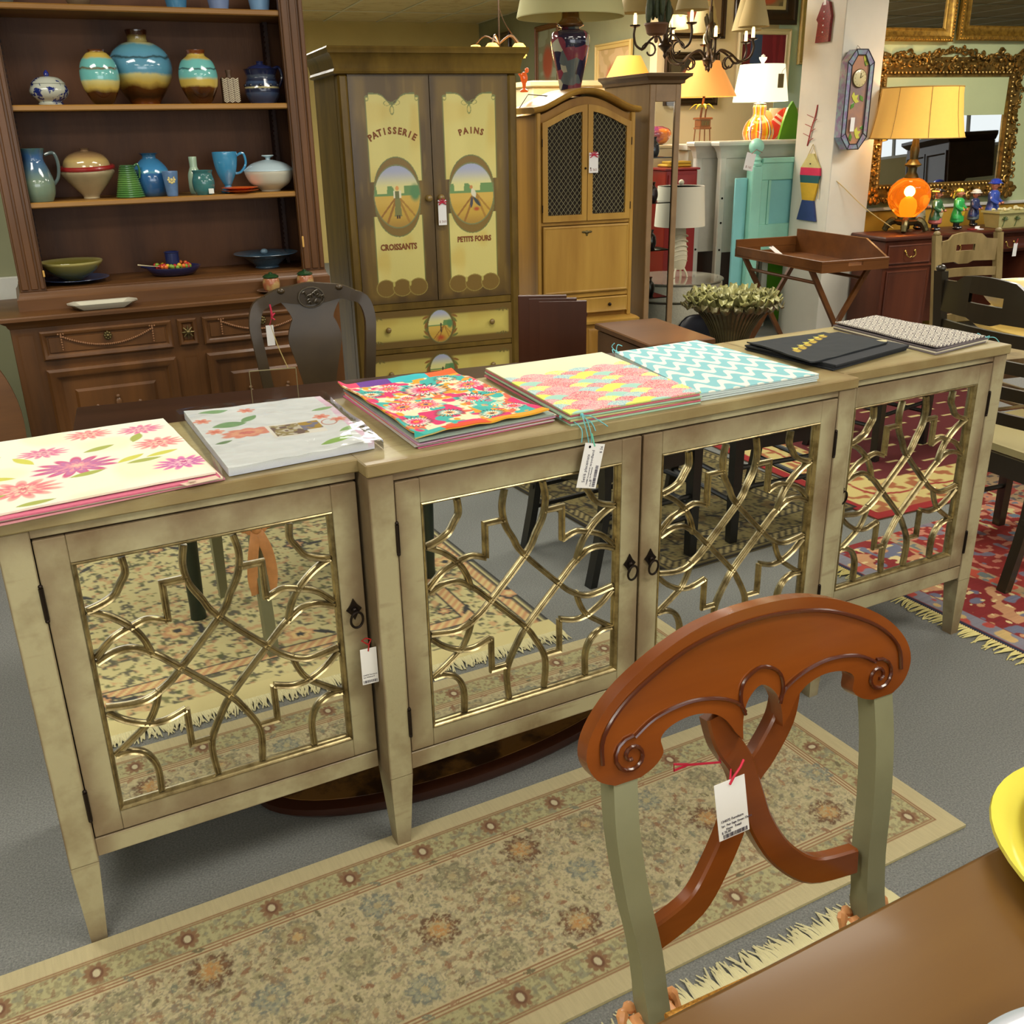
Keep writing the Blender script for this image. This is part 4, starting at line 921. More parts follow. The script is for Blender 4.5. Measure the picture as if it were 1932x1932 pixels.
b=MB(); b.box(-.28,.28,-.10,.02,.0375,.18); b.box(-.24,.24,-.12,-.1,.05,.17,.005); obj('pedestal_block',b,mat('mahogany_dark',S(58,28,16),.3,coat=.3),t)
# ================================================================ walnut hutch with pottery
M_wal=wood('walnut',S(106,68,32),S(68,42,19),'z',.36,8,.35,.08)
M_walx=wood('walnut_long',S(114,74,34),S(74,46,20),'x',.34,8,.35,.08)
M_walback=mat('hutch_back_board',S(110,70,40),.5,noise=1,nscale=5,col2=S(80,48,26),stretch=(1,1,.2),bump=.15,bscale=120,spec=.3)
M_wallt=wood('walnut_edge',S(164,120,56),S(130,90,40),'x',.35,9,.3,.05)
M_chip=mat('bare_wood_chip',S(206,160,84),.7)
HRZ=math.radians(-2.5)
HT=thing('hutch','tall dark walnut hutch with open shelves of pottery and carved drawers','cabinet',(0.113,2.345,0),HRZ)
WH=1.30
b=MB(); b.box(.02,WH-.02,.03,.50,.06,.82,.002); obj('base_cabinet',b,M_wal,HT)
b=MB(); b.stack(.01,WH-.01,.02,.51,[(.0,.0),(.004,.01),(.004,.05),(-.004,.06)]); obj('plinth',b,M_wal,HT)
b=MB(); b.stack(.02,WH-.02,.03,.51,[(.0,.815),(.006,.822),(.010,.832),(.022,.840),(.030,.846),(.030,.857),(.026,.862),(.0,.8625)]); obj('waist_top',b,M_walx,HT)
b=MB(); b.stack(.075,1.265,.14,.50,[(.012,.8627),(.012,.905),(.006,.912),(.0,.925),(.0,.932)]); obj('upper_plinth',b,M_walx,HT)
# lower front
for k,(x0,x1) in enumerate([(.115,.59),(.71,1.185)]):
    b=MB(); b.rings(x0,x1,.69,.80,[(0,.031),(0,.016),(.006,.011),(.014,.013),(.022,.022),(.026,.022),(.028,.019)]); d=obj('drawer',b,M_wal,HT)
    b=MB(); cx=(x0+x1)/2
    for q in range(46):
        u=q/45; x=cx-.165+.33*u; z=.785-.045*(1-(2*u-1)**2)-.008; b.ball(x,.015,z,.0045,n=6,m=5)
    for sx in (-.165,.165):
        for q in range(7): b.ball(cx+sx,.015,.783-.0095*q,.0045-.0002*q,n=6,m=5)
        for q in range(3): b.ball(cx+sx+.009*(q-1),.015,.786,.0045,n=6,m=5)
    obj('bead_garland',b,mat('carved_beads',S(138,96,62),.4,coat=.3),d)
    b=MB()
    for q in range(8): b.ball(cx+.010*math.cos(q*PI/4),.013,.765+.012*math.sin(q*PI/4),.006,n=6,m=5)
    b.ball(cx,.009,.765,.008); obj('knob',b,mat('old_brass',S(104,92,58),.4,metal=.8),d)
    b=MB(); b.rings(x0,x1,.10,.655,[(0,.031),(0,.012),(.010,.005),(.020,.008),(.030,.012),(.038,.022),(.046,.026),(.052,.026)]); b.rings(x0+.052,x1-.052,.152,.603,[(0,.0262),(.035,.0262),(.045,.018),(.050,.018)]); d=obj('door',b,M_wal,HT)
    b=MB()
    for (ox,oz) in ((-.075,.0),(0,.03),(.075,.0)):
        b.ball(cx+ox,.014,.47+oz,.012,.006,.02,n=8,m=6); b.ball(cx+ox*.9,.012,.447+oz,.02,.006,.009,n=8,m=6); b.ball(cx+ox*1.05,.012,.495+oz,.008,.005,.008,n=8,m=6)
        b.tube([(cx+ox,.014,.45+oz),(cx+ox*.6,.014,.43+oz),(cx+ox*.25,.014,.435+oz)],.005,6)
    obj('carved_relief',b,mat('carved_walnut',S(104,70,40),.4,coat=.3),d)
b=MB(); b.rings(.613,.687,.695,.80,[(0,.031),(0,.016),(.006,.011),(.014,.013),(.020,.022),(.022,.020)]); obj('center_block',b,M_wal,HT)
b=MB()
for q in range(8): a=q*PI/4; b.tube([(.65,.014,.747),(.65+.024*math.cos(a),.013,.747+.026*math.sin(a))],[.006,.002],6)
b.ball(.65,.012,.747,.011); obj('rosette',b,mat('old_brass',S(104,92,58),.4,metal=.8),HT)
for a_,b_,c_ in ((.615,.685,.655),(.03,.105,.80),(1.195,1.27,.80)): b=MB(); b.rings(a_,b_,.10,c_,[(0,.0295),(.012,.0295),(.02,.035)]); obj('stile_panel',b,M_wal,HT)
# upper
HZ=2.2
def fluted(x0,x1):
    b=MB(); b.box(x0,x1,.14,.50 if False else .165,.932,HZ,.002)
    w=x1-x0
    b.box(x0+.006,x0+w*.34,.132,.14,.94,HZ,.003); b.box(x0+w*.42,x1-w*.30,.134,.14,.94,HZ,.003); b.box(x1-w*.22,x1-.004,.131,.14,.94,HZ,.003); return b
o=obj('stile',fluted(.080,.172),M_wal,HT); o=obj('stile',fluted(1.168,1.262),M_wal,HT)
b=MB(); b.box(1.172,1.180,.128,.134,1.03,1.075,.002); b.box(.168,.175,.128,.134,.985,1.01,.002); obj('worn_chip',b,M_chip,HT,label='pale chipped edges')
for x in (.085,1.243):
    b=MB(); b.box(x,x+.014,.166,.495,.932,HZ); obj('side_panel',b,M_wal,HT)
for x in (.165,1.165):
    b=MB(); b.box(x,x+.012,.40,.47,.94,HZ)
    for q in range(60): b.box(x-.003,x+.015,.405,.42,.95+.02*q,.962+.02*q)
    obj('shelf_rack',b,mat('rack_dark',S(52,28,20),.6),HT)
b=MB(); b.box(.099,1.243,.475,.495,.932,HZ); obj('back_panel',b,M_walback,HT)
b=MB(); b.box(.099,1.243,.15,.475,.9325,.938); obj('shelf_floor',b,M_walx,HT)
SHZ=[1.252,1.588,1.920]
for z in SHZ:
    b=MB(); b.box(.100,1.242,.172,.474,z-.018,z); b.box(.168,1.172,.150,.1718,z-.020,z+.001,.004); obj('shelf',b,M_wallt,HT)
b=MB(); b.stack(.075,1.265,.14,.50,[(0,HZ),(.01,HZ+.02),(.03,HZ+.03),(.05,HZ+.07),(.05,HZ+.09),(0,HZ+.095)]); obj('cornice',b,M_walx,HT)
def hp(x,y,z=0): c,s=math.cos(HRZ),math.sin(HRZ); return (0.113+x*c-y*s,2.345+x*s+y*c,z)
def pot(name,x,y,z,prof,m,label,cat,group=None,n=36,sx=1,sy=1,extra=None):
    b=MB(); b.lathe([(r*SCL[0],h*SCL[1]) for r,h in crom(prof,5)] if True else prof,0,0,0,n,sx,sy)
    t=thing(name,label,cat,hp(x,y,z+.0012),HRZ,group); obj('body',b,m,t); return t
SCL=[1,1]
BR=S(84,44,16); DB=S(40,22,12); YE=S(200,174,84); CR=S(206,196,130); TQ=S(112,186,182); BL=S(92,150,178); DKB=S(44,66,70)
vz=banded('vase_glaze',[(0,S(120,62,22)),(.10,DB),(.22,S(80,44,16)),(.30,YE),(.38,CR),(.42,BL),(.60,BL),(.63,DKB),(.655,BL),(.78,S(96,160,180)),(.83,CR),(.90,S(150,130,70)),(.93,S(70,36,18)),(1,S(60,30,16))])
vz1=banded('vase_glaze_small',[(0,DB),(.22,S(70,36,14)),(.30,YE),(.42,CR),(.46,TQ),(.62,TQ),(.66,S(110,84,40)),(.69,TQ),(.82,TQ),(.86,YE),(.94,YE),(.97,S(90,44,16))],wob=.04)
vz2=banded('vase_glaze_small2',[(0,S(80,40,16)),(.16,DB),(.30,S(90,50,18)),(.34,YE),(.44,YE),(.50,TQ),(.62,TQ),(.65,DKB),(.67,TQ),(.80,TQ),(.84,YE),(.91,YE),(.94,S(110,56,20))],wob=.04)
pot('vase',.490,.235,1.588,[(.030,0),(.045,.02),(.064,.06),(.070,.10),(.062,.145),(.040,.175),(.028,.183),(.030,.190),(.024,.186)],vz1,'small banded vase left of the big blue vase','vase','banded glazed vases')
pot('vase',.655,.345,1.588,[(.055,0),(.060,.015),(.085,.05),(.112,.10),(.117,.145),(.100,.19),(.065,.218),(.040,.228),(.036,.240),(.040,.268),(.030,.262)],vz,'large round vase with blue, cream and brown bands and a dark neck','vase','banded glazed vases',n=48)
pot('vase',.850,.235,1.588,[(.036,0),(.050,.02),(.070,.065),(.073,.11),(.060,.152),(.036,.172),(.033,.180),(.036,.193),(.028,.188)],vz2,'small banded vase right of the big blue vase with a brown neck','vase','banded glazed vases')
def spot(name,base,spotc,sc=9,lo=.62,rough=.15):
    return mat(name,spotc,rough,noise=1,nscale=sc,col2=base,thr=(lo,lo+.04),coat=.5)
t=pot('ginger_jar',.308,.26,1.588,[(.042,0),(.044,.008),(.040,.012),(.060,.030),(.068,.050),(.060,.070),(.058,.074),(.060,.076),(.040,.094),(.014,.100)],spot('blue_white',S(186,190,176),S(30,44,110),30,.54),'squat lidded white jar painted with cobalt blue leaves','jar')
b=MB(); b.lathe([(.006,.098),(.010,.106),(.008,.114),(.003,.120),(0,.122)],n=16); obj('lid_knob',b,mat('cobalt',S(40,50,130),.2,coat=.5),t)
# herringbone flask
t=thing('flask','flat rectangular stoneware bottle with impressed white herringbone pattern','bottle',hp(.971,.25,1.589),HRZ)
M_her=mat('flask_brown',S(78,54,34),.5); b=MB(); b.box(-.034,.034,-.016,.016,0,.098,.006); b.lathe([(.012,.096),(.010,.110),(.013,.118),(.013,.124),(.008,.122)],n=16); obj('body',b,M_her,t)
b=MB()
for cx in (-.022,0,.022):
    for q in range(13):
        z=.006+.0068*q
        for sg in (1,-1): b.tube([(cx,-.0168,z),(cx+sg*.010,-.0172,z+.007)],.0019,5)
obj('herringbone',b,mat('flask_white',S(206,196,170),.6),t)
# honey pot dark navy
t=pot('lidded_pot',1.10,.26,1.588,[(.050,0),(.052,.006),(.066,.030),(.070,.055),(.060,.090),(.058,.100),(.066,.125),(.068,.128),(.040,.130)],banded('navy_band',[(0,S(40,50,76)),(.3,S(60,74,100)),(.34,S(34,40,64)),(.42,S(34,40,64)),(.46,S(190,180,130)),(.50,S(34,40,64)),(.62,S(60,80,110)),(.66,S(30,36,60)),(.8,S(70,80,96)),(.84,S(30,36,64)),(1,S(30,36,64))],wob=.02),'navy stoneware pot with zigzag band and dotted holes','pot')
b=MB()
for q in range(10): a=q*.63; b.ball(.066*math.cos(a),.066*math.sin(a),.068,.006,n=6,m=5)
obj('pierced_dots',b,mat('near_black_glaze_and_shade',S(16,18,30),.3),t)
b=MB(); b.lathe([(.055,.129),(.045,.138),(.018,.144),(.012,.150),(.016,.156),(0,.160)],n=20); b.tube(crom([(.05,0,.13),(.075,0,.135),(.085,0,.10),(.068,0,.06)],4),.006,8); obj('lid',b,mat('navy_glaze',S(34,42,84),.15,coat=.6),t)
# middle shelf
t=pot('pitcher',.208,.225,1.252,[(.048,0),(.060,.03),(.062,.07),(.050,.115),(.038,.145),(.040,.170),(.047,.188),(.040,.184)],banded('pitcher_glaze',[(0,S(110,130,110)),(.35,S(120,140,120)),(.6,S(80,110,130)),(.85,S(60,100,150)),(1,S(70,100,96))],wob=.12),'tall blue green stoneware pitcher with looped handle','pitcher')
b=MB(); b.tube(crom([(.042,0,.165),(.075,0,.170),(.085,0,.13),(.078,0,.085),(.060,0,.06)],5),.006,8); b.tube([(-.036,0,.175),(-.058,0,.187)],[.014,.006],8); obj('handle',b,mat('pitcher_grey',S(84,100,100),.2,coat=.5),t)
t=pot('lidded_urn',.397,.30,1.252,[(.030,0),(.032,.01),(.062,.045),(.094,.085),(.098,.100),(.092,.108)],mat('urn_stone',S(176,160,124),.45,noise=.2,nscale=8,coat=.2),'round tan pottery urn with a red twisted collar and lid','urn')
b=MB(); ring=[(.094*math.cos(a),.094*math.sin(a),.113+.006*math.sin(a*1.0+.5)) for a in [2*PI*q/40 for q in range(40)]]; b.tube(ring,.0095,10,closed=True); obj('red_collar',b,mat('red_glaze',S(146,36,36),.2,coat=.6),t)
b=MB(); b.lathe(crom([(.088,.110),(.082,.138),(.062,.160),(.030,.172),(.012,.174)],4)); b.lathe([(.018,.172),(.014,.178),(.018,.184),(0,.186)],n=16); obj('lid',b,banded('urn_lid',[(0,S(176,156,112)),(.4,S(186,160,100)),(.6,S(150,120,80)),(1,S(96,76,60))],wob=.05),t)
t=thing('ribbed_jar','small green ribbed cone shaped jug','jug',hp(.535,.23,1.2535),HRZ); b=MB(); pr_=[]
for q in range(15): z=.008*q; r=.052-.0019*q; pr_+=[(r,z),(r+.003,z+.003),(r+.003,z+.005),(r,z+.0078)]
b.lathe(pr_+[(.018,.119)]); obj('body',b,banded('green_rib',[(0,S(70,120,60)),(.5,S(96,140,70)),(1,S(60,100,60))]),t)
b=MB(); b.tube(crom([(.024,0,.112),(.040,0,.122),(.046,0,.10),(.042,0,.07)],4),.004,8); obj('handle',b,mat('green_glaze',S(60,104,60),.2,coat=.5),t)
pot('bottle_vase',.63,.29,1.252,[(.058,0),(.068,.02),(.073,.065),(.062,.105),(.036,.135),(.026,.142),(.028,.152),(.038,.160),(.030,.157)],banded('blue_two_tone',[(0,S(60,90,110)),(.12,S(40,84,130)),(.52,S(44,96,150)),(.56,S(90,150,170)),(.62,S(60,130,180)),(1,S(46,90,120))],wob=.03),'round shouldered blue vase with a short flared neck','vase')
t=pot('beaker',.688,.195,1.252,[(.020,0),(.022,.01),(.027,.06),(.030,.092),(.026,.090)],mat('periwinkle_glaze',S(96,128,170),.25,noise=.2,nscale=30,coat=.4),'small periwinkle beaker with a daisy in front of the blue vase','beaker')
b=MB(); b.ball(0,-.027,.062,.006,.003,.006,n=8,m=5); 
for q in range(8): b.ball(.011*math.cos(q*PI/4),-.026,.062+.011*math.sin(q*PI/4),.005,.0015,.005,n=6,m=4)
obj('daisy',b,mat('daisy_cream',S(206,190,120),.5),t)
pot('slender_bottle',.798,.30,1.252,[(.024,0),(.027,.02),(.026,.07),(.018,.095),(.015,.105),(.016,.140),(.012,.138)],mat('celadon_glaze',S(160,186,160),.2,coat=.5),'slender celadon bottle behind the teal jar','bottle')
t=pot('teal_jar',.813,.20,1.252,[(.030,0),(.040,.02),(.043,.050),(.036,.078),(.040,.092),(.034,.089)],mat('teal_glaze',S(62,120,120),.15,noise=.25,nscale=12,coat=.6),'squat teal jar with a small white price sticker','jar')
b=MB(); b.box(.010,.030,-.0425,-.0405,.005,.024); obj('price_sticker',b,mat('sticker_white',S(220,222,214),.5),t)
t=pot('footed_mug',.925,.29,1.252,[(.030,0),(.028,.008),(.014,.024),(.018,.034),(.036,.070),(.046,.110),(.050,.155),(.045,.152)],mat('sky_blue_glaze',S(66,146,190),.12,noise=.1,nscale=9,coat=.7),'sky blue footed mug with a loop handle','mug')
b=MB(); b.tube(crom([(.044,0,.140),(.075,0,.150),(.082,0,.110),(.060,0,.078),(.036,0,.072)],5),.005,8); obj('handle',b,MC['sky_blue_glaze'],t)
for k in range(2): pot('saucer',.955,.205,1.252+.0105*k,[(.030,0),(.040,.003),(.066,.009),(.074,.011),(.070,.0115),(.04,.006)],mat('orange_glaze',S(236,108,40),.2,coat=.4),'bright orange saucer on top of its pair' if k else 'bright orange saucer underneath its pair','saucer','orange saucers')
t=pot('tureen',1.096,.27,1.252,[(.040,0),(.044,.006),(.080,.03),(.098,.062),(.102,.080),(.096,.081)],mat('cream_glaze',S(206,204,186),.15,noise=.08,nscale=6,coat=.6),'cream lidded tureen with a pale blue lid','tureen')
b=MB(); b.lathe(crom([(.104,.080),(.100,.086),(.070,.108),(.030,.120),(.012,.123)],4)); b.lathe([(.010,.120),(.010,.130),(.026,.137),(.024,.141),(0,.142)],n=20); obj('lid',b,mat('pale_blue_glaze',S(176,196,204),.15,coat=.6),t)
for k,(x,c,w) in enumerate([(.806,S(70,130,170),'blue'),(.965,S(120,140,180),'lavender blue'),(1.123,S(120,160,200),'pale blue')]):
    pot('tumbler',x,.26,1.92,[(.034,0),(.036,.01),(.044,.06),(.047,.11),(.042,.108)],mat('tumbler_%d'%k,c,.2,coat=.5),w+' tumbler on the top shelf, '+['left','middle','right'][k]+' of three','tumbler','tumblers on the top shelf')
pot('stone_cup',.20,.26,1.92,[(.03,0),(.045,.02),(.05,.06),(.042,.058)],mat('stone_grey',S(120,124,116),.4),'grey stoneware cup at the left end of the top shelf','cup')
pot('stone_cup',.46,.26,1.92,[(.03,0),(.042,.02),(.046,.05),(.04,.048)],mat('stone_brown',S(110,92,70),.4),'brown stoneware bowl toward the left of the top shelf','bowl')
# bottom shelf
pot('plate',.287,.29,.938,[(.05,0),(.07,.003),(.118,.014),(.125,.016),(.12,.017),(.07,.008),(.0,.007)],mat('blue_plate_glaze',S(60,82,126),.15,coat=.6),'blue plate under the green bowl','plate')
t=pot('serving_bowl',.280,.29,.9475,[(.035,0),(.040,.004),(.08,.028),(.112,.060),(.117,.070),(.113,.070),(.08,.036),(.04,.014),(0,.010)],banded('olive_bowl',[(0,S(86,80,30)),(.6,S(130,124,50)),(.85,S(150,140,70)),(1,S(176,168,110))],wob=.05),'olive and cream bowl with a red crab painted inside, on a blue plate','bowl')
b=MB(); b.ball(.01,.03,.026,.022,.014,.006); 
for q in range(6): a=PI*q/5; b.tube([(.01,.03,.030),(.01+.034*math.cos(a),.03+.026*math.sin(a),.031)],.003,5)
obj('crab_motif',b,mat('crab_red',S(170,84,60),.4),t)
t=thing('candle_dish','navy dish with spouts, a beaded wreath and a navy candle holder','dish',hp(.664,.29,.9395),HRZ); b=MB(); b.lathe([(.07,0),(.085,.004),(.108,.028),(.110,.034),(.105,.034),(.08,.012),(0,.010)],n=40,sy=.85); b.tube([(-.09,0,.03),(-.128,-.0,.040)],[.016,.008],8,flat=.4); M_nav=mat('navy_glaze',S(34,42,84),.15,coat=.6); obj('body',b,M_nav,t)
b=MB(); b.lathe([(.028,.012),(.028,.088),(.031,.090),(.029,.093),(.024,.092),(.024,.08),(0,.08)],n=28); obj('candle_cup',b,M_nav,t)
rr=random.Random(9)
cols=[mat('berry_red',S(180,40,40),.3),mat('berry_yellow',S(220,180,50),.3),mat('berry_green',S(120,150,50),.3),mat('berry_orange',S(220,110,50),.3)]
bs=[MB() for _ in cols]
for q in range(44): a=q*2*PI/44; bs[rr.randrange(4)].ball(.062*math.cos(a)*rr.uniform(.9,1.15),.052*math.sin(a)*rr.uniform(.9,1.15),.034+rr.uniform(-.004,.008),.009,n=8,m=6)
for bb,m in zip(bs,cols): obj('berries',bb,m,t)['kind']='stuff'
b=MB(); b.tube([(-.14,-.02,.050),(-.06,-.03,.038)],[.010,.004],8,flat=.3); obj('spoon',b,mat('ivory',S(206,196,160),.3),t)
t=pot('pedestal_bowl',1.055,.31,.938,[(.052,0),(.050,.006),(.056,.012),(.092,.042),(.130,.056),(.136,.060),(.128,.060),(.085,.048),(.05,.022),(0,.016)],mat('slate_blue_glaze',S(70,98,120),.15,noise=.25,nscale=14,coat=.6),'wide rimmed slate blue bowl at the right of the bottom shelf','bowl')
b=MB(); b.ball(0,.03,.062,.016,.010,.012,n=8,m=6); obj('bird_finial',b,mat('pewter_blue',S(96,120,136),.3),t)
for k,(x,y) in enumerate([(1.013,.075),(1.158,.085)]):
    lab=['left','right'][k]
    pot('saucer',x,y,.8625,[(.028,0),(.036,.003),(.058,.010),(.061,.012),(.056,.012),(.03,.005),(0,.005)],mat('saucer_brown',S(112,84,66),.35),'brown saucer under the '+lab+' green lidded jar','saucer','brown saucers on the waist of the hutch')
    t=pot('lidded_jar',x,y,.869,[(.022,0),(.030,.006),(.035,.028),(.032,.048),(.028,.054),(.024,.054)],mat('marbled_terracotta',S(180,150,96),.25,noise=1,nscale=16,col2=S(160,96,66),thr=(.45,.55),coat=.4),'small marbled jar with a green lid, '+lab+' of two on the hutch','jar','marbled jars on the waist of the hutch')
    b=MB(); b.lathe([(.032,.055),(.033,.060),(.020,.068),(.008,.070),(.009,.074),(0,.077)],n=24); obj('lid',b,mat('bottle_green_glaze',S(40,70,40),.12,coat=.7),t)
b=MB(); V=[(.062*math.cos(a)*1.0,.028*math.sin(a)) for a in []]
def octo(rx,ry,z): 
    return [(rx*q[0],ry*q[1],z) for q in ((-1,-.4),(-.8,-1),(.8,-1),(1,-.4),(1,.4),(.8,1),(-.8,1),(-1,.4))]
V=octo(.09,.035,0)+octo(.125,.056,.020)+octo(.127,.058,.023)+octo(.118,.050,.021)+octo(.085,.032,.005); F=[tuple(range(7,-1,-1)),tuple(range(32,40))]
for i in range(4):
    for k in range(8): F.append((8*i+k,8*i+(k+1)%8,8*i+8+(k+1)%8,8*i+8+k))
b.add(V,F); single('relish_dish',b,mat('cream_glaze',S(206,204,186),.15),'long cream dish with clipped corners on the hutch waist','dish',hp(.357,.062,.864),HRZ,smooth=20)
# oval tilted table at far left
b=MB(); P=[(.36*math.cos(a),.42*math.sin(a)) for a in [2*PI*q/60 for q in range(60)]]
b.prism(P,0,.022); t=thing('tilt_top_table','brown oval tilt top table leaning upright at the left edge','table',(-.245,2.13,.0),math.radians(-2)); b.v=[(x,y+(z)*.10,z+.52) for x,y,z in b.v]; obj('tabletop',b,M_walx,t)
b=MB(); b.lathe([(.02,.12),(.03,.2),(.022,.3),(.035,.42),(.03,.5)],0,.12,0,20)
for a in (0.5,2.6,4.7): b.tube(crom([(0,.12,.16),(.14*math.cos(a),.12+.14*math.sin(a),.13),(.26*math.cos(a),.12+.26*math.sin(a),.018)],4),.018,8)
obj('pedestal',b,M_walx,t)
# ================================================================ painted armoire
M_arm=mat('antiqued_olive_wood',S(122,98,40),.42,noise=1,nscale=6,col2=S(74,56,20),stretch=(1,1,.35),bump=.15,bscale=60,thr=(.3,.65),coat=.05,spec=.3)
M_armp=vcol('armoire_paint',.45,.12,90,coat=.25)
AX0,AX1,AY=1.264,2.146,3.2
AT=thing('armoire','tall olive gold armoire with painted panels lettered for a bakery','armoire',rl(AX0,AY),A8)
AW=AX1-AX0
b=MB(); b.box(.03,AW-.03,.035,.62,.08,1.74); b.box(0,.046,0,.08,.08,1.725,.010); b.box(AW-.046,AW,0,.08,.08,1.725,.010)
b.box(0,.03,.08,.62,.08,1.725); b.box(AW-.03,AW,.08,.62,.08,1.725); obj('case',b,M_arm,AT)
b=MB(); b.stack(0,AW,0,.62,[(0,0),(.015,0),(.018,.07),(.008,.09),(-.01,.095)]); obj('plinth',b,M_arm,AT)
b=MB(); b.stack(0,AW,0,.62,[(-.01,1.722),(.016,1.726),(.020,1.736),(.014,1.748),(.016,1.756),(.022,1.785),(.036,1.808),(.044,1.812),(.046,1.822),(.050,1.832),(.046,1.84),(0,1.841)]); obj('cornice',b,M_arm,AT)
for a_,b_ in ((.625,.662),(.405,.432),(.165,.19),(1.715,1.735)): b=MB(); b.box(.046,AW-.046,.010,.035,a_,b_,.003); obj('rail',b,M_arm,AT)
def scene_paint(p,cx,cy,rx,ry,kind):
    x,y=p.x,p.y; d=np.hypot((x-cx)/rx,(y-cy)/ry); m=(1-ss(.97,1.0,d))
    v=(y-cy)/ry; u=(x-cx)/rx
    p.put(m,(226,222,150)); p.put(m*ss(.25,.9,v),(168,176,206)); p.put(m*(1-ss(.02,.06,v)),(214,180,84))
    p.put(m*(1-ss(-.5,-.1,v))*.8,(196,160,60)); p.put(m*(1-ss(-1,-.55,v))*.6,(150,112,50))
    tr=ss(.45,.6,vn(x*60,y*0+3,81))*.25+.10
    p.put(m*(v>.04)*(v<tr),(110,150,90))
    if kind!=1: p.disc(cx+rx*.78,cy+ry*.12,rx*.22,ry*.26,(90,140,90),.4); p.put((1-m),(0,0,0)) if False else None
    for sl in (-.9,-.45,.45,.9): p.put(m*(np.abs(u-.15*kind-sl*(.05-v)*1.2)<.05)*(v<.02),(170,128,50) if sl>0 else (156,110,44))
    if kind==0:
        p.put(m*(np.abs(u)<.11+.10*np.clip(-v-.1,0,1))*(v<-.02)*(v>-.62),(128,128,72)); p.put(m*(np.abs(u)<.10)*(v>=-.06)*(v<.18),(110,116,70)); p.put(m*(np.abs(np.abs(u)-.13)<.04)*(v>-.05)*(v<.2),(236,232,200)); p.disc(cx,cy+ry*.27,rx*.075,ry*.075,(226,160,90)); 
        p.put(m*(np.abs(np.abs(u)-.05)<.03)*(v<-.60)*(v>-.70),(60,40,30))
    elif kind==1:
        p.leaf(cx+rx*.08,cy+ry*.02,rx*.22,rx*.11,1.9,(226,224,200)); p.disc(cx-rx*.02,cy+ry*.22,rx*.07,ry*.06,(206,140,80)); p.leaf(cx+rx*.22,cy-ry*.26,rx*.28,rx*.08,-.9,(60,70,70)); p.leaf(cx-rx*.02,cy-ry*.28,rx*.25,rx*.07,1.45,(70,70,80)); p.disc(cx+rx*.2,cy-ry*.5,rx*.12,ry*.06,(180,80,40),.6)
    else:
        p.put(m*(np.abs(u-.05)<.06)*(v<.05)*(v>-.35),(50,50,50)); p.disc(cx+rx*.05,cy+ry*.12,rx*.07,ry*.08,(60,50,40)); p.disc(cx+rx*.0,cy-ry*.7,rx*.3,ry*.15,(180,80,40),.8)
    p.put((1-ss(.016,.026,np.abs(d-1)))*1.0,(120,128,84))
def door_paint(w,h,u0,u1,kind):
    def f(s,t):
        x=s*w;y=t*h; p=Paint(x,y,(116,92,36)); n=vn(x*20,y*4,82+kind); n2=vn(x*60,y*9,84)
        p.put(ss(.3,.75,n)*.8,(80,60,22)); p.put(ss(.6,.9,n2)*.3,(146,118,54))
        X0,X1=u0*w,u1*w; cx=(X0+X1)/2; hw=(X1-X0)/2; u=(x-cx)/hw; v=t
        cream=(214,204,124)
        top=.912-.035*np.exp(-(u/.28)**2)*1.3-.012*(np.abs(u)>.86)
        oy=.478
        ox=.53*w if kind==0 else .495*w
        m=(np.abs(u)<.985)*(v<top)*(v>.545)+(np.abs(u)<.93)*(v<.395)*(v>.085)
        p.put(m*1.0,cream); vv=vn(x*16,y*10,86); p.put(m*ss(.4,.9,vv)*.45,(206,172,70)); p.put(m*ss(.5,.9,vn(x*9,y*9,87))*.4,(232,222,140))
        # outlines
        ed=(np.abs(np.abs(u)-.985)<.02)*(v<top)*(v>.545); p.put(ed*1.0,(112,116,62)); p.put((np.abs(v-top)<.003)*(np.abs(u)<.985),(112,122,70))
        p.put((np.abs(np.abs(u)-.93)<.02)*(v<.395)*(v>.1),(112,116,62)); 
        # brown collar around the oval
        for sg,yc in ((1,oy+.03),(-1,oy-.035)): 
            d=np.hypot((x-ox)/(hw*.86),(y-yc*h)/(.150)); p.put(1-ss(.99,1.01,d),(130,104,44)); p.put((np.abs(d-1)<.016)*1.0,(110,122,72))
        scene_paint(p,ox,oy*h,hw*.88 if kind==0 else hw*.86,.146,kind)
        # bow
        by=.872*h
        for a_,b_ in ((-.024,.0),(.022,.003)): p.ring(cx+a_,by+b_,.016,.0035,(128,136,74),ry=.010)
        p.ring(cx-.002,by-.030,.009,.0035,(128,136,74),ry=.018); p.disc(cx,by+.002,.006,.006,(110,120,66))
        for sg in (1,-1): p.ring(cx+sg*hw*.92,.893*h,.008,.003,(128,136,74),ry=.011)
        # scalloped foot
        for k in range(3):
            q=cx+(k-1)*hw*.64; p.disc(q,.070*h,hw*.36,.042,(122,96,38),.03); p.ring(q,.070*h,hw*.36,.004,(156,140,70),ry=.042)
        for k in (-.32,.32): p.disc(cx+k*hw,.088*h,.006,.013,(190,180,96),.2)
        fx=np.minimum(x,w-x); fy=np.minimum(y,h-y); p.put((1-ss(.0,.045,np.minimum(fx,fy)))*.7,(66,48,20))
        return p.c
    return f
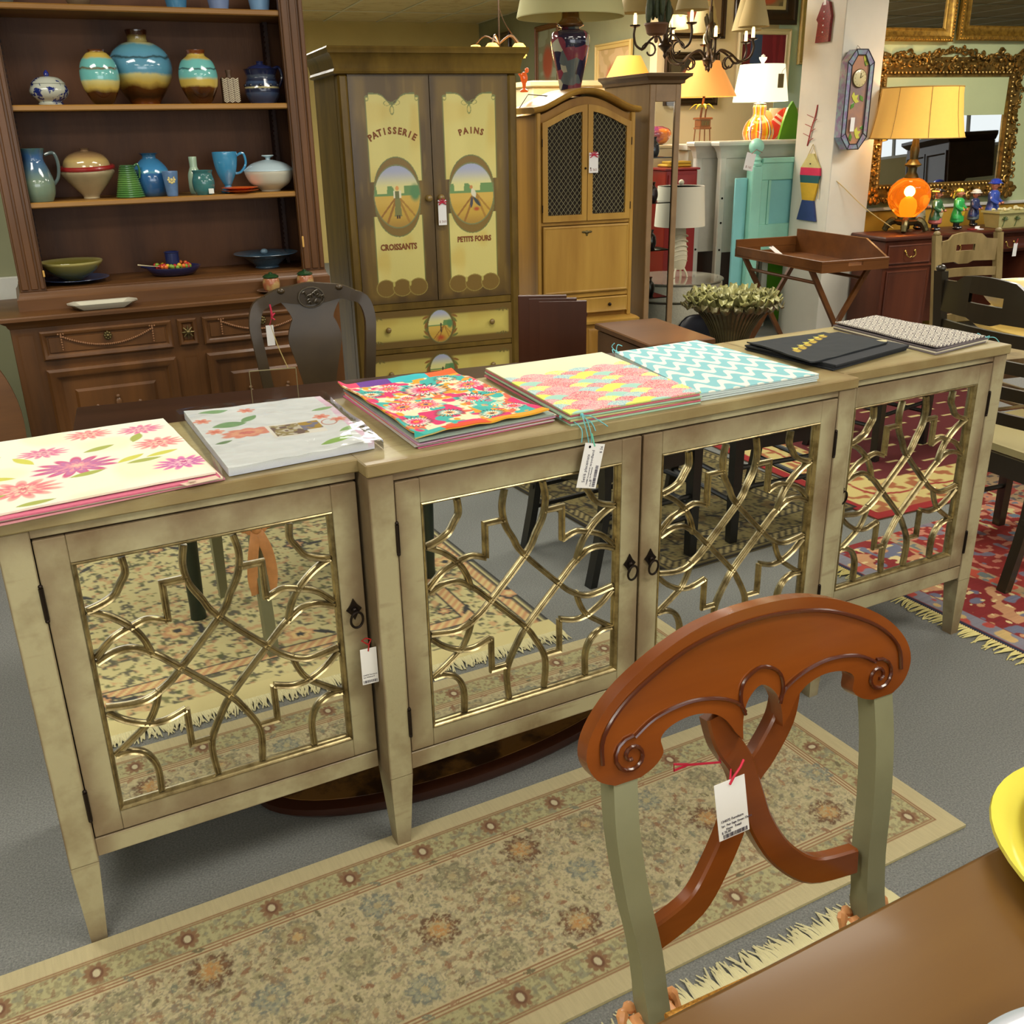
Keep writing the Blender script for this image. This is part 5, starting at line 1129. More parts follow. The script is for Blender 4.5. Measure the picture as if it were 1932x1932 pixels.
for kind,(x0,x1,u0,u1) in enumerate([(.047,.4355,.19,.865),(.4395,.835,.155,.84)]):
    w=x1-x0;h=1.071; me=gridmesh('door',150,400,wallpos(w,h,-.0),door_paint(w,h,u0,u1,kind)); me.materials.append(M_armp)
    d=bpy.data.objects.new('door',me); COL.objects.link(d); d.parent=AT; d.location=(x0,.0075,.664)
    b=MB(); b.box(0,w,.0005,.022,0,h); obj('door_slab',b,M_arm,d)
    b=MB(); kx=w-.028 if kind==0 else .030; b.tube([(kx,0,.50),(kx,-.014,.50)],.007,10); b.ball(kx,-.022,.50,.017,.012,.017); obj('knob',b,mat('knob_olive',S(134,110,58),.35,coat=.4),d)
    cx=w*.5+.004
    for (s_,z,sz,arc) in ([('PATISSERIE',.800,.042,(.19,.0235)),('CROISSANTS',.262,.040,None)] if kind==0 else [('PAINS',.795,.040,(.16,.026)),('PETITS FOURS',.282,.036,None)]):
        tb=text(s_,sz,.0006,'CENTER',arc,bold=.0016,squash=.80 if arc is None else .9)
        obj('lettering',MB().add([(X+cx,Y-.0014,Z+z) for X,Y,Z in tb.v],tb.f),mat('russet_lettering',S(128,72,28),.6),d,smooth=0)
def drawer_paint(w,h):
    def f(s,t):
        x=s*w;y=t*h; p=Paint(x,y,(110,86,36)); cx,cy=w*.5,h*.5
        fx=np.minimum(x,w-x)-.012;fy=np.minimum(y,h-y)-.030; m=ss(0,.012,fx)*ss(0,.014,fy); p.put(m,(210,196,104)); p.put(m*ss(.5,.9,vn(x*14,y*14,88))*.4,(196,166,74)); p.put(m*(1-ss(.0,.05,np.minimum(fx,fy)))*.35,(120,100,44))
        p.disc(cx,cy,.080,.098,(104,86,40),.12); 
        for sg in (1,-1):
            for q in range(6): p.leaf(cx+sg*.078,cy+.02*(q-2.5),.02,.006,1.2*sg*(q-2.5)*.4+PI/2,(140,96,44) if q%2 else (110,120,60))
        scene_paint(p,cx,cy,.066,.084,2)
        for sx in (.055,w-.055):
            for sy in (.032,h-.032):
                for q in range(4): p.leaf(sx+(q-1.5)*.016,sy,.014,.004,q*.8,(106,96,48))
        return p.c
    return f
for (z0,z1) in ((.434,.623),(.194,.403)):
    w=.788;h=z1-z0; me=gridmesh('drawer',260,70,wallpos(w,h),drawer_paint(w,h)); me.materials.append(M_armp); d=bpy.data.objects.new('drawer',me); COL.objects.link(d); d.parent=AT; d.location=(.047,.0075,z0)
    b=MB(); b.box(0,w,.0005,.022,0,h); obj('drawer_slab',b,M_arm,d)
    for kx in (.115,w-.115): b=MB(); b.tube([(kx,0,h*.52),(kx,-.012,h*.52)],.007,10); b.ball(kx,-.018,h*.52,.015,.011,.015); obj('knob',b,MC['knob_olive'],d)
tg=price_tag(rl(1.264+.468,3.174,1.155),A8,.042,.120,'white price tag with red bow hanging on the armoire door knob','',rib=(190,40,70))
b=MB()
for q in range(7): a=-.5+q*.7; b.tube([(0,-.004,-.012),(.022*math.cos(a),-.008,-.012+.020*math.sin(a))],.003,5)
obj('red_bow',b,mat('ribbon_190_40_70',S(190,40,70),.4),tg)
tb=text('$ 560',.016,.0003); obj('lettering',MB().add([(X,Y-.0009,Z-.108) for X,Y,Z in tb.v],tb.f),mat('tag_brown_ink',S(150,110,100),.6),tg)
# ================================================================ tables and chair behind the sideboard
M_dk=wood('espresso_wood',S(62,38,24),S(44,26,16),'x',.28,5,.4,.04)
t=thing('dark_table','long espresso dining table behind the sideboard','table',rl(.06,.80),A8)
b=MB(); b.stack(0,1.72,0,.50,[(-.01,.728),(0,.734),(0,.754),(-.004,.760)],back=True); obj('tabletop',b,M_dk,t)
b=MB(); b.box(.06,1.66,.05,.07,.65,.727); b.box(.06,1.66,.43,.45,.65,.727); b.box(.06,.08,.07,.43,.65,.727); b.box(1.64,1.66,.07,.43,.65,.727); obj('apron',b,M_dk,t)
for x in (.09,1.63):
    for y in (.08,.42): b=MB(); b.taper((x-.02,x+.02,y-.02,y+.02),0,(x-.03,x+.03,y-.03,y+.03),.649); obj('leg',b,M_dk,t)
t=thing('sign_holder','clear acrylic sign holder standing on the dark table','sign holder',(.675,.985,.7605),math.radians(-12))
M_acr=mat('acrylic',(.97,.98,.97,1),.02,trans=1,ior=1.12); b=MB(); b.box(0,.125,0,.002,0,.105); obj('panel',b,M_acr,t)
b=MB(); M_acre=mat('acrylic_edge',S(150,142,110),.2)
b.box(-.001,.126,-.0012,.0032,.105,.1072); b.box(-.002,0,-.001,.003,0,.105); b.box(.125,.127,-.001,.003,0,.105); b.box(0,.125,0,.045,-.0,.002); obj('edge',b,M_acre,t)
t=thing('folded_price_slip','white folded price card dangling from the splat back chair','price tag',(.852,1.405,.93),A8)
b=MB(); b.box(-.012,.012,-.001,0,-.085,-.02); obj('card',b,mat('tag_card',S(236,236,236),.5),t)
b=MB(); b.tube([(.008,0,.045),(.008,-.002,.0),(.0,0,-.022)],.0012,5); b.tube([(.008,0,.045),(.012,-.004,.01),(.02,-.004,.018),(.01,-.003,.004),(.018,-.004,-.004)],.0028,5); obj('ribbon',b,mat('ribbon_190_40_70',S(190,40,70),.4),t)
b=MB(); b.tube(crom([(.004,0,-.02),(.02,.0,-.09),(.045,.0,-.165)],4),.0016,5); obj('string',b,mat('twine',S(190,170,110),.8),t)
# splat back chair
M_ch=mat('dark_chair_gloss',S(66,53,34),.36,noise=.2,nscale=10,coat=.12,spec=.35)
t=thing('splat_chair','dark chair with a solid vase splat and carved crest behind the dark table','chair',(1.012,1.44,-.0),A8)
def lean(z): return .05*((z-.45)/.55)**2 if z>.45 else 0
b=MB()
def ribbon3(mb,P,w,d):   # P list (x,z,halfwidth) swept in the xz plane with thickness
    P=crom(P,4); V=[];F=[];n=len(P)
    for i,(x,z,hw) in enumerate(P):
        a=P[max(i-1,0)];c=P[min(i+1,n-1)]; dx,dz=c[0]-a[0],c[1]-a[1]; l=math.hypot(dx,dz) or 1; nx,nz=-dz/l,dx/l
        y=lean(z)
        V+=[(x+nx*hw,y-d,z+nz*hw),(x-nx*hw,y-d,z-nz*hw),(x-nx*hw,y+d,z-nz*hw),(x+nx*hw,y+d,z+nz*hw)]
    for i in range(n-1):
        for k in range(4): F.append((4*i+k,4*i+(k+1)%4,4*i+4+(k+1)%4,4*i+4+k))
    F+=[(0,1,2,3),(4*n-1,4*n-2,4*n-3,4*n-4)]; mb.add(V,F)
for sg in (1,-1):
    b=MB(); ribbon3(b,[(sg*.165,.0,.018),(sg*.165,.45,.019),(sg*.165,.62,.017),(sg*.185,.82,.017),(sg*.190,.90,.018),(sg*.172,.955,.019),(sg*.13,.972,.017)],0,.014); obj('back_post',b,M_ch,t)
    b=MB(); b.tube(crom([(sg*.20,-.44,.42),(sg*.215,-.455,.30),(sg*.20,-.44,.10),(sg*.205,-.45,0)],4),[.03,.032,.03,.026,.024,.02,.018,.016,.016,.018,.018,.02,.022],10); obj('front_leg',b,M_ch,t)
b=MB(); ribbon3(b,[(-.14,.970,.020),(-.10,.985,.022),(-.05,.985,.030),(0,.985,.036),(.05,.985,.030),(.10,.985,.022),(.14,.970,.020)],0,.014)
for sg in (1,-1): b.ball(sg*.095,.035,1.0,.013,.010,.010)
obj('crest_rail',b,M_ch,t)
b=MB(); P=[(-.0,.0)]
prof=[(.030,.45),(.034,.52),(.045,.60),(.052,.68),(.072,.77),(.088,.84),(.076,.89),(.068,.91),(.085,.945),(.10,.965)]
prof=crom(prof,4); V=[];F=[]
for hw,z in prof: y=lean(z); V+=[(-hw,y-.006,z),(hw,y-.006,z),(hw,y+.006,z),(-hw,y+.006,z)]
for i in range(len(prof)-1):
    for k in range(4): F.append((4*i+k,4*i+(k+1)%4,4*i+4+(k+1)%4,4*i+4+k))
F+=[(0,1,2,3),(4*len(prof)-1,4*len(prof)-2,4*len(prof)-3,4*len(prof)-4)]; b.add(V,F); obj('splat',b,M_ch,t)
b=MB(); rr=random.Random(3); P=[(.042*math.cos(a)*(1 if abs(math.sin(a))<.8 else .9),.033*math.sin(a)) for a in [2*PI*q/14 for q in range(14)]]
b.tube([(x,.026,.975+z) for x,z in P],.003,6,closed=True)
for q in range(16): x,z=rr.uniform(-.03,.03),rr.uniform(-.02,.02); b.tube(crom([(x,.026,.975+z),(x+.008,.022,.975+z+.006),(x+.012,.026,.975+z-.004)],3),.0035,6)
obj('carved_shell',b,mat('carved_dark',S(70,62,48),.3,coat=.5),t)
b=MB(); b.prism([(-.18,-.01),(.18,-.01),(.23,-.44),(-.23,-.44)],.42,.455,'z'); obj('seat',b,mat('seat_tan_fabric',S(140,120,80),.8),t)
b=MB(); b.box(-.17,.17,-.02,.0,.36,.419); b.box(-.20,.20,-.43,-.41,.36,.419); obj('apron',b,M_ch,t)
# table leaves and drop leaf table
M_lf=wood('leaf_mahogany',S(74,40,24),S(54,28,16),'z',.3,5,.4,.04)
for k in range(3):
    b=MB(); b.box(0,.017,0,.17 if k==0 else .168,.0,.935-.010*k,.002); b.box(.003,.014,-.002,-.0002,.86,.872); t=single('table_leaf',b,M_lf,['mahogany table leaf standing upright, leftmost of three','mahogany table leaf standing upright, middle of three','mahogany table leaf standing upright, rightmost of three'][k],'table leaf',(1.855+.030*k+.0,1.232-.018*k,.001),math.radians(60),'table leaves leaning behind the dark table')
M_br=wood('brown_table_wood',S(112,76,44),S(86,54,28),'x',.3,5,.35,.04)
t=thing('drop_leaf_table','small brown drop leaf table beside the upright table leaves','table',rl(1.93,1.36),A8)
b=MB(); b.stack(0,.27,0,.45,[(-.008,.735),(0,.740),(0,.756),(-.004,.760)],back=True); obj('tabletop',b,M_br,t)
b=MB(); b.box(.005,.02,.02,.43,.35,.733); obj('drop_leaf',b,M_br,t)
for x in (.05,.22):
    for y in (.05,.40): b=MB(); b.taper((x-.016,x+.016,y-.016,y+.016),0,(x-.022,x+.022,y-.022,y+.022),.734); obj('leg',b,M_br,t)
# bronze petal urn
M_brz=mat('bronze_petal',S(112,106,70),.42,metal=.35,noise=1,nscale=22,col2=S(84,78,48),coat=.1)
M_petal=mat('verdigris_petal',S(170,168,104),.4,metal=.25,noise=1,nscale=18,col2=S(120,120,78),coat=.2)
t=thing('petal_urn','tall bronze floor urn flaring into a rim of overlapping petals','urn',(2.92,1.60,0),0)
b=MB(); pf=crom([(.12,.0),(.125,.02),(.08,.05),(.045,.12),(.04,.25),(.05,.40),(.062,.52),(.082,.62),(.125,.70),(.175,.755)],5); b.lathe(pf,n=40); obj('body',b,M_brz,t)
b=MB()
for q in range(44):
    a=2*PI*q/44; b.tube([(r*1.01*math.cos(a),r*1.01*math.sin(a),z) for r,z in pf[18::3]],.0032,5)
obj('fluting',b,mat('bronze_dark',S(84,78,52),.5,metal=.4),t)
rr=random.Random(12)
for ring,(r0,z0,L,n,dz) in enumerate([(.170,.742,.050,26,.012),(.155,.745,.055,26,.040),(.125,.745,.058,22,.055),(.092,.745,.058,18,.060),(.055,.745,.055,12,.055),(.02,.745,.05,7,.05)]):
    for q in range(n):
        a=2*PI*(q+.5*ring)/n+rr.uniform(-.06,.06); b=MB(); V=[];F=[]; K=6
        for i in range(K+1):
            u=i/K; w=.019*math.sin(PI*(.15+.75*u))**.7*(1 if u<.95 else .5); rr_=r0+L*u; z=z0+dz*math.sin(u*1.7)+.006*rr.uniform(-1,1)+.012*math.sin(u*9+q)
            ca,sa=math.cos(a),math.sin(a)
            for s_ in (-1,0,1): V.append((rr_*ca-s_*w*sa,rr_*sa+s_*w*ca,z+.007*abs(s_)))
        for i in range(K):
            for s_ in range(2): F.append((3*i+s_,3*i+s_+1,3*i+4+s_,3*i+3+s_))
        b.add(V,F); o=obj('petal',b,M_petal if ring else M_brz,t,smooth=60); md=o.modifiers.new('thick','SOLIDIFY'); md.thickness=.003
# secretary cabinet
M_sec=wood('honey_maple',S(168,124,50),S(132,92,34),'z',.34,6,.35,.05)
M_secl=wood('honey_edge',S(190,150,70),S(154,112,46),'z',.34,6,.35,.05)
t=thing('secretary_cabinet','honey wood secretary with an arched top, wire lattice doors and drop front','cabinet',rl(2.385,3.52),A8)
w=.575
def arch(x): u=(x-w/2)/(w/2); return 1.567+.092*max(0,math.cos(u*PI*.5*1.02))**1.4 if abs(u)<.98 else 1.567
xs=[w*q/40 for q in range(41)]
b=MB(); b.prism([(0,.44)]+[(w,.44)]+[(x,arch(x)-.03) for x in xs[::-1]],.02,.36); obj('case',b,M_sec,t)
b=MB(); V=[];F=[]
path=[(-.03,1.562)]+[(x,arch(x)) for x in xs]+[(w+.03,1.562)]
b.sweep([(x,.0,z) for x,z in path],[(.016,-.36),(.016,.0),(.012,.018),(.004,.026),(-.002,.030),(-.006,.022),(-.014,.014),(-.016,.0),(-.016,-.36)]); obj('crown_moulding',b,M_secl,t)
b=MB(); b.box(-.006,.018,0,.03,.44,1.55,.004); b.box(w-.018,w+.006,0,.03,.44,1.55,.004); b.box(.018,w-.018,.006,.02,.968,.985,.001); b.box(.018,w-.018,.006,.02,.560,.585,.001); obj('face_frame',b,M_secl,t)
b=MB(); b.stack(-.03,w+.03,-.03,.40,[(.0,.405),(.012,.41),(.014,.425),(.0,.437),(-.03,.441)]); obj('waist_moulding',b,M_secl,t)
b=MB(); b.box(-.02,w+.02,-.02,.39,.05,.404,.004); b.rings(.03,w/2-.01,.09,.38,[(0,-.021),(.01,-.026),(.03,-.026),(.04,-.021)]); b.rings(w/2+.01,w-.03,.09,.38,[(0,-.021),(.01,-.026),(.03,-.026),(.04,-.021)]); obj('base_cabinet',b,M_sec,t)
b=MB(); b.stack(-.02,w+.02,-.02,.39,[(.012,.0),(.012,.04),(0,.05)]); obj('plinth',b,M_sec,t)
b=MB(); b.prism([(.03,.99),(w-.03,.99)]+[(x,arch(x)-.075) for x in xs[::-1] if .03<=x<=w-.03],.010,.014); b.box(.03,w-.03,.004,.0095,1.225,1.240); obj('interior_shade_panel',b,mat('interior_shade_paint',S(34,26,14),.8),t)  # dark panel over the solid case paints the shade behind the lattice
for sg in (0,1):
    x0,x1=(.022,w/2-.002) if sg==0 else (w/2+.002,w-.022)
    def top(x): return arch(x)-.052-.018
    ou=[x0+(x1-x0)*q/14 for q in range(15)]; ix0,ix1=x0+.030,x1-.030; iu=[ix0+(ix1-ix0)*q/14 for q in range(15)]
    b=MB(); V=[];F=[]
    # frame as two rails and a mitred arch strip
    b.box(x0,ix0,-.012,.006,.988,top(x0+.015)-.03); b.box(ix1,x1,-.012,.006,.988,top(x1-.015)-.03); b.box(ix0,ix1,-.0118,.0058,.988,1.022)
    up=[(x,top(x)) for x in ou]; lo=[(x,min(top(x)-.034,9)) for x in ou]
    b.prism(up+lo[::-1],-.0122,.006)
    d=obj('door',b,M_secl,t)
    b=MB(); zt=lambda x: top(x)-.032
    st=.022
    def clip(p,q):
        pts=[]
        for k in range(41):
            u=k/40; x=p[0]+(q[0]-p[0])*u; z=p[1]+(q[1]-p[1])*u
            if ix0<=x<=ix1 and 1.02<=z<=zt(x): pts.append((x,z))
        return (pts[0],pts[-1]) if len(pts)>1 else None
    for k in range(-18,40):
        for dd in (1,-1):
            xa=ix0; za=1.0+k*.034 ; q=clip((xa,za if dd==1 else za),(ix1,za+dd*(ix1-ix0)*1.25))
            if q: b.tube([(q[0][0],-.004-.0012*dd,q[0][1]),(q[1][0],-.004-.0012*dd,q[1][1])],.0015,4)
    obj('wire_lattice',b,mat('lattice_wire',S(150,144,112),.4,metal=.3),d)
    b=MB(); kx=x1-.012 if sg==0 else x0+.012; b.ball(kx,-.018,1.265,.006); obj('knob',b,M_iron,d)
    for hz in (1.06,1.40): b=MB(); hx=x0-.002 if sg==0 else x1+.002; b.tube([(hx,-.012,hz-.02),(hx,-.012,hz+.02)],.003,6); obj('hinge',b,M_iron,d)
b=MB(); b.rings(.024,w-.024,.590,.962,[(0,.006),(0,-.010),(.008,-.014),(.014,-.010),(.016,-.010)]); d=obj('drop_front',b,M_secl,t)
b=MB(); b.ball(w/2,-.014,.925,.014,.005,.010)
for sg in (1,-1): b.ball(w/2+sg*.020,-.013,.927,.012,.004,.006)
b.ball(w/2,-.013,.912,.006,.004,.008); obj('escutcheon',b,mat('old_brass',S(104,92,58),.4,metal=.8),d)
b=MB(); b.rings(.024,w-.024,.47,.556,[(0,.006),(0,-.008),(.006,-.012),(.010,-.010)]); d=obj('drawer',b,M_secl,t)
for kx in (.14,w-.14): b=MB(); b.ball(kx,-.018,.513,.010); obj('knob',b,M_iron,d)
tg=price_tag(rl(2.385+.319,3.498,1.345),A8,.056,.105,'white price tag with red ribbon on the lattice door of the secretary','',rib=(190,40,70))
b=MB()
for q in range(7): a=-.5+q*.7; b.tube([(0,-.004,-.012),(.026*math.cos(a),-.006,-.014+.022*math.sin(a))],.0028,5)
obj('red_bow',b,mat('ribbon_190_40_70',S(190,40,70),.4),tg)
tb=text('$ 365',.018,.0003); obj('lettering',MB().add([(X,Y-.0009,Z-.095) for X,Y,Z in tb.v],tb.f),mat('tag_brown_ink',S(150,110,100),.6),tg)
# vase lamp on the secretary
LX,LY=2.66,3.72; 
t=thing('vase_lamp','tall ginger jar table lamp painted with flowers, on the secretary','lamp',rl(LX,LY,1.632),A8)
b=MB(); b.lathe(crom([(.058,.0),(.062,.01),(.056,.02),(.070,.10),(.098,.22),(.106,.29),(.092,.325),(.052,.340),(.05,.36)],5),n=36)
me_v=[(v) for v in b.v]
mv=bpy.data.materials.new('floral_porcelain'); mv.use_nodes=True; nt=mv.node_tree; bs_=nt.nodes['Principled BSDF']; bs_.inputs['Roughness'].default_value=.1; bs_.inputs['Coat Weight'].default_value=.7
tc=nt.nodes.new('ShaderNodeTexCoord'); vo=nt.nodes.new('ShaderNodeTexVoronoi'); vo.inputs['Scale'].default_value=17; nt.links.new(tc.outputs['Object'],vo.inputs[0]); cr=nt.nodes.new('ShaderNodeValToRGB'); sp=nt.nodes.new('ShaderNodeSeparateColor'); nt.links.new(vo.outputs['Color'],sp.inputs[0]); nt.links.new(sp.outputs[0],cr.inputs[0]); cr.color_ramp.interpolation='CONSTANT'
for p_,c_ in [(.22,S(126,60,76)),(.42,S(170,170,150)),(.58,S(92,104,108)),(.72,S(150,80,104)),(.86,S(44,40,70))]: e=cr.color_ramp.elements.new(p_); e.color=c_
cr.color_ramp.elements[0].color=S(38,34,62); cr.color_ramp.elements[-1].color=S(38,34,62); nt.links.new(cr.outputs[0],bs_.inputs['Base Color'])
obj('body',b,mv,t)
b=MB(); b.lathe(crom([(.052,.345),(.072,.355),(.068,.37),(.050,.39),(.046,.42),(.030,.45),(.012,.46)],4)); obj('lid',b,mat('amber_lid',S(120,76,30),.15,noise=.4,nscale=20,coat=.6),t)
b=MB(); b.tube([(0,0,.455),(0,0,.62)],.010,10); b.lathe([(.03,.46),(.018,.48),(.024,.50),(.012,.51)],n=16); obj('stem',b,mat('old_brass',S(104,92,58),.4,metal=.8),t)
b=MB(); b.lathe([(.290,.395),(.292,.40),(.24,.62),(.23,.62),(.286,.40),(.285,.395)],n=48); o=obj('lamp_shade',b,mat('ivory_shade',S(206,204,150),.8),t); 
b=MB(); b.tube([(-.04,.02,.0),(-.25,.0,.015),(-.30,.02,-.06)],.003,5); obj('power_cord',b,mat('cord_black',S(40,34,26),.5),t)
# narrow display cabinet
M_cur=wood('curio_oak',S(132,104,52),S(104,78,36),'z',.38,6,.3,.05)
M_curf=mat('curio_frame',S(150,122,88),.4,noise=.2,nscale=10,coat=.3)
t=thing('curio_cabinet','tall narrow oak display cabinet with a glass front, right of the secretary','cabinet',rl(3.09,3.60),A8)
b=MB(); b.box(0,.018,.002,.58,.10,1.69); b.box(.018,.20,.56,.58,.10,1.69); b.box(.018,.20,.02,.56,.10,.13); b.box(.018,.20,.02,.56,1.66,1.69); b.box(.185,.20,.02,.04,.13,1.66); b.box(.185,.20,.54,.56,.13,1.66); obj('case',b,M_cur,t)
b=MB(); b.box(.190,.194,.04,.54,.13,1.66); obj('side_glass',b,mat('cabinet_glass',(.96,.98,.97,1),.02,trans=1,ior=1.12),t)
q=rl(3.19,3.85,1.6); plight(q[0],q[1],1.6,2.2,(1,.95,.85),.03,world=True)  # added fill lamp to brighten the cabinet inside, not a real bulb
b=MB(); b.box(.019,.184,.545,.559,.131,1.659); obj('mirror_back',b,mat('mirror_glass',(1,1,1,1)),t)
b=MB(); b.stack(0,.20,0,.58,[(0,0),(.012,0),(.012,.08),(0,.10)]); obj('plinth',b,M_cur,t)
b=MB(); b.stack(0,.20,0,.58,[(0,1.69),(.014,1.695),(.016,1.71),(.030,1.722),(.044,1.73),(.046,1.745),(.0,1.75)]); obj('cornice',b,wood('curio_cornice',S(104,80,50),S(78,58,34),'x',.4,6,.3,.05),t)
b=MB(); 
for (a,c,z0,z1) in ((.002,.036,.10,1.69),(.164,.198,.10,1.69),(.036,.164,.10,.20),(.036,.164,1.60,1.69)): b.box(a,c,-.006,.018,z0,z1,.003)
d=obj('door',b,M_curf,t); b=MB(); b.box(.034,.166,.004,.007,.198,1.602); obj('glass_pane',b,mat('cabinet_glass',(.96,.98,.97,1),.02,trans=1,ior=1.12),d)
for z in (.50,.78,1.05,1.30): b=MB(); b.box(.02,.185,.03,.55,z,z+.006); obj('glass_shelf',b,mat('shelf_glass',S(190,206,190),.05,trans=.6),t)
for k,(z,c) in enumerate([(.507,S(200,190,160)),(.787,S(220,214,190)),(1.057,S(206,60,50)),(1.307,S(90,110,140))]):
    b=MB(); b.lathe(crom([(.025,0),(.035,.03),(.03,.07),(.015,.09),(.02,.11)],4),n=20); single('glass_trinket',b,mat('trinket_%d'%k,c,.15,coat=.5),['cream','white','red','grey blue'][k]+' trinket vase inside the narrow display cabinet','vase',rl(3.19,3.72,z),0,'trinkets in the display cabinet')
# ================================================================ right side : desk, tray table, chairs, bedroom pieces
M_mah=wood('mahogany_desk',S(96,48,30),S(64,28,18),'x',.28,6,.5,.04)
M_mahz=wood('mahogany_panel',S(98,50,30),S(70,32,20),'z',.3,6,.45,.04)
M_brass=mat('bright_brass',S(206,176,96),.25,metal=.9)
DX,DY=4.945,3.72
t=thing('pedestal_desk','mahogany pedestal desk with brass drawer pulls against the green wall','desk',rl(DX,DY),A8)
b=MB(); b.stack(0,1.75,0,.345,[(-.015,.725),(.0,.730),(.006,.738),(.008,.748),(.004,.757),(-.004,.760)],back=False); obj('desktop',b,M_mah,t)
for px in (0.02,1.30):
    b=MB(); b.box(px,px+.40,.02,.335,.06,.724,.003); b.stack(px,px+.40,.02,.335,[(.012,0),(.012,.045),(0,.06)]); p=obj('pedestal',b,M_mahz,t)
    b=MB(); b.rings(px+.02,px+.38,.575,.70,[(0,.0195),(0,.010),(.006,.006),(.012,.010),(.014,.0105)]); d=obj('drawer',b,M_mahz,t)
    b=MB(); cx=px+.20; b.ball(cx-.04,.006,.658,.009,.005,.009); b.ball(cx+.04,.006,.658,.009,.005,.009); b.tube(crom([(cx-.04,.0,.655),(cx-.036,-.008,.632),(cx-.012,-.010,.618),(cx,-.010,.624),(cx+.012,-.010,.618),(cx+.036,-.008,.632),(cx+.04,.0,.655)],4),.0035,8); obj('bail_pull',b,M_brass,d)
    b=MB(); b.stack(px,px+.40,.018,.335,[(0,.548),(.008,.552),(.008,.560),(0,.566)],cap=False); obj('waist_bead',b,M_mahz,t)
    b=MB(); b.rings(px+.03,px+.37,.10,.53,[(0,.0195),(0,.012),(.008,.008),(.016,.012),(.03,.016),(.032,.0165)]); obj('cupboard_door',b,M_mahz,t)
b=MB(); b.box(.425,1.295,.03,.05,.60,.724,.002); b.rings(.45,1.27,.615,.705,[(0,.0295),(0,.022),(.008,.018),(.014,.022)]); d=obj('centre_drawer',b,M_mahz,t)
for cx in (.62,1.10):
    b=MB(); b.ball(cx-.035,.018,.668,.008,.005,.008); b.ball(cx+.035,.018,.668,.008,.005,.008); b.tube(crom([(cx-.035,.012,.665),(cx-.03,.006,.64),(cx,.004,.630),(cx+.03,.006,.64),(cx+.035,.012,.665)],4),.003,8); obj('bail_pull',b,M_brass,d)
b=MB(); b.box(.42,1.30,.30,.32,.10,.724); obj('modesty_panel',b,M_mahz,t)
tg=price_tag(rl(DX+1.13,3.715,.66),A8,.035,.09,'white price tag with red string on the desk centre drawer','',rib=(190,40,50),ribp=[(.004,-.004,.01),(.012,-.002,.03)])
# amber globe lamp
M_antb=mat('antique_bronze',S(92,84,52),.38,metal=.75,noise=.3,nscale=30)
t=thing('globe_lamp','amber glass globe lamp with a pleated gold shade on the mahogany desk','lamp',rl(5.27,3.92,.7615),A8)
b=MB(); b.lathe([(.055,.045),(.075,.055),(.085,.075),(.06,.085),(.058,.10)],n=24)
for q in range(4):
    a=q*PI/2+PI/4; P=crom([(.07,0,.075),(.10,0,.065),(.125,0,.03),(.135,0,.006)],4); b.tube([(r*math.cos(a),r*math.sin(a),z) for r,_,z in P],[.026]*4+[.024]*4+[.020]*4+[.016],8)
    b.ball(.085*math.cos(a),.085*math.sin(a),.07,.026,.026,.022,n=8,m=6)
obj('base',b,M_antb,t)
M_amb=mat('amber_glass',(1.0,.46,.06,1),.04,trans=.92,ior=1.18,emit=.09,ecol=(1,.27,.01,1)); 
b=MB(); b.lathe(crom([(.050,.095),(.075,.115),(.120,.165),(.138,.225),(.125,.29),(.085,.335),(.05,.352)],6),n=40); o=obj('glass_globe',b,M_amb,t)
b=MB(); b.lathe([(.028,.10),(.045,.14),(.050,.18),(.042,.21),(.02,.23),(0,.235)],n=20); obj('glowing_bulb',b,mat('orange_bulb',(1,.25,.02,1),.5,emit=2.2,ecol=(1,.20,.015,1)),t)
b=MB(); b.lathe([(.048,.350),(.040,.37),(.028,.39),(.030,.42),(.052,.43),(.056,.437),(.04,.45),(.026,.47),(.030,.53),(.024,.56),(.020,.60)],n=28); obj('metal_neck',b,M_antb,t)
M_gsh=mat('gold_shade',S(232,178,72),.8,noise=.06,nscale=30,emit=.34,ecol=(1,.52,.13,1))
b=MB(); V=[];F=[]; n=64
PRF=[(.300,.605),(.290,.64),(.270,.75),(.256,.87),(.254,.915)]
b.lathe(PRF+[(.250,.915),(.252,.87),(.266,.75),(.286,.64),(.296,.605)],n=64); sh=obj('lamp_shade',b,M_gsh,t)
b=MB()
for q in range(8): a=q*PI/4+.3; b.tube([(r*1.005*math.cos(a),r*1.005*math.sin(a),z) for r,z in PRF],.0025,5)
for r,z in (PRF[0],PRF[-1]): b.tube([(r*math.cos(a),r*math.sin(a),z) for a in [2*PI*q/64 for q in range(64)]],.004,6,closed=True)
obj('shade_ribs',b,mat('shade_trim',S(176,140,70),.7),sh)
b=MB(); b.tube(crom([(-.12,-.02,.03),(-.30,.06,.16),(-.46,.15,.32),(-.52,.17,.36)],5),.003,5); obj('power_cord',b,mat('cord_tan',S(200,176,110),.6),t)
q=rl(5.27,3.92,.98); plight(q[0],q[1],1.02,5,(1,.45,.12),.03,world=True); plight(q[0],q[1],1.48,7,(1,.70,.34),.06,world=True)
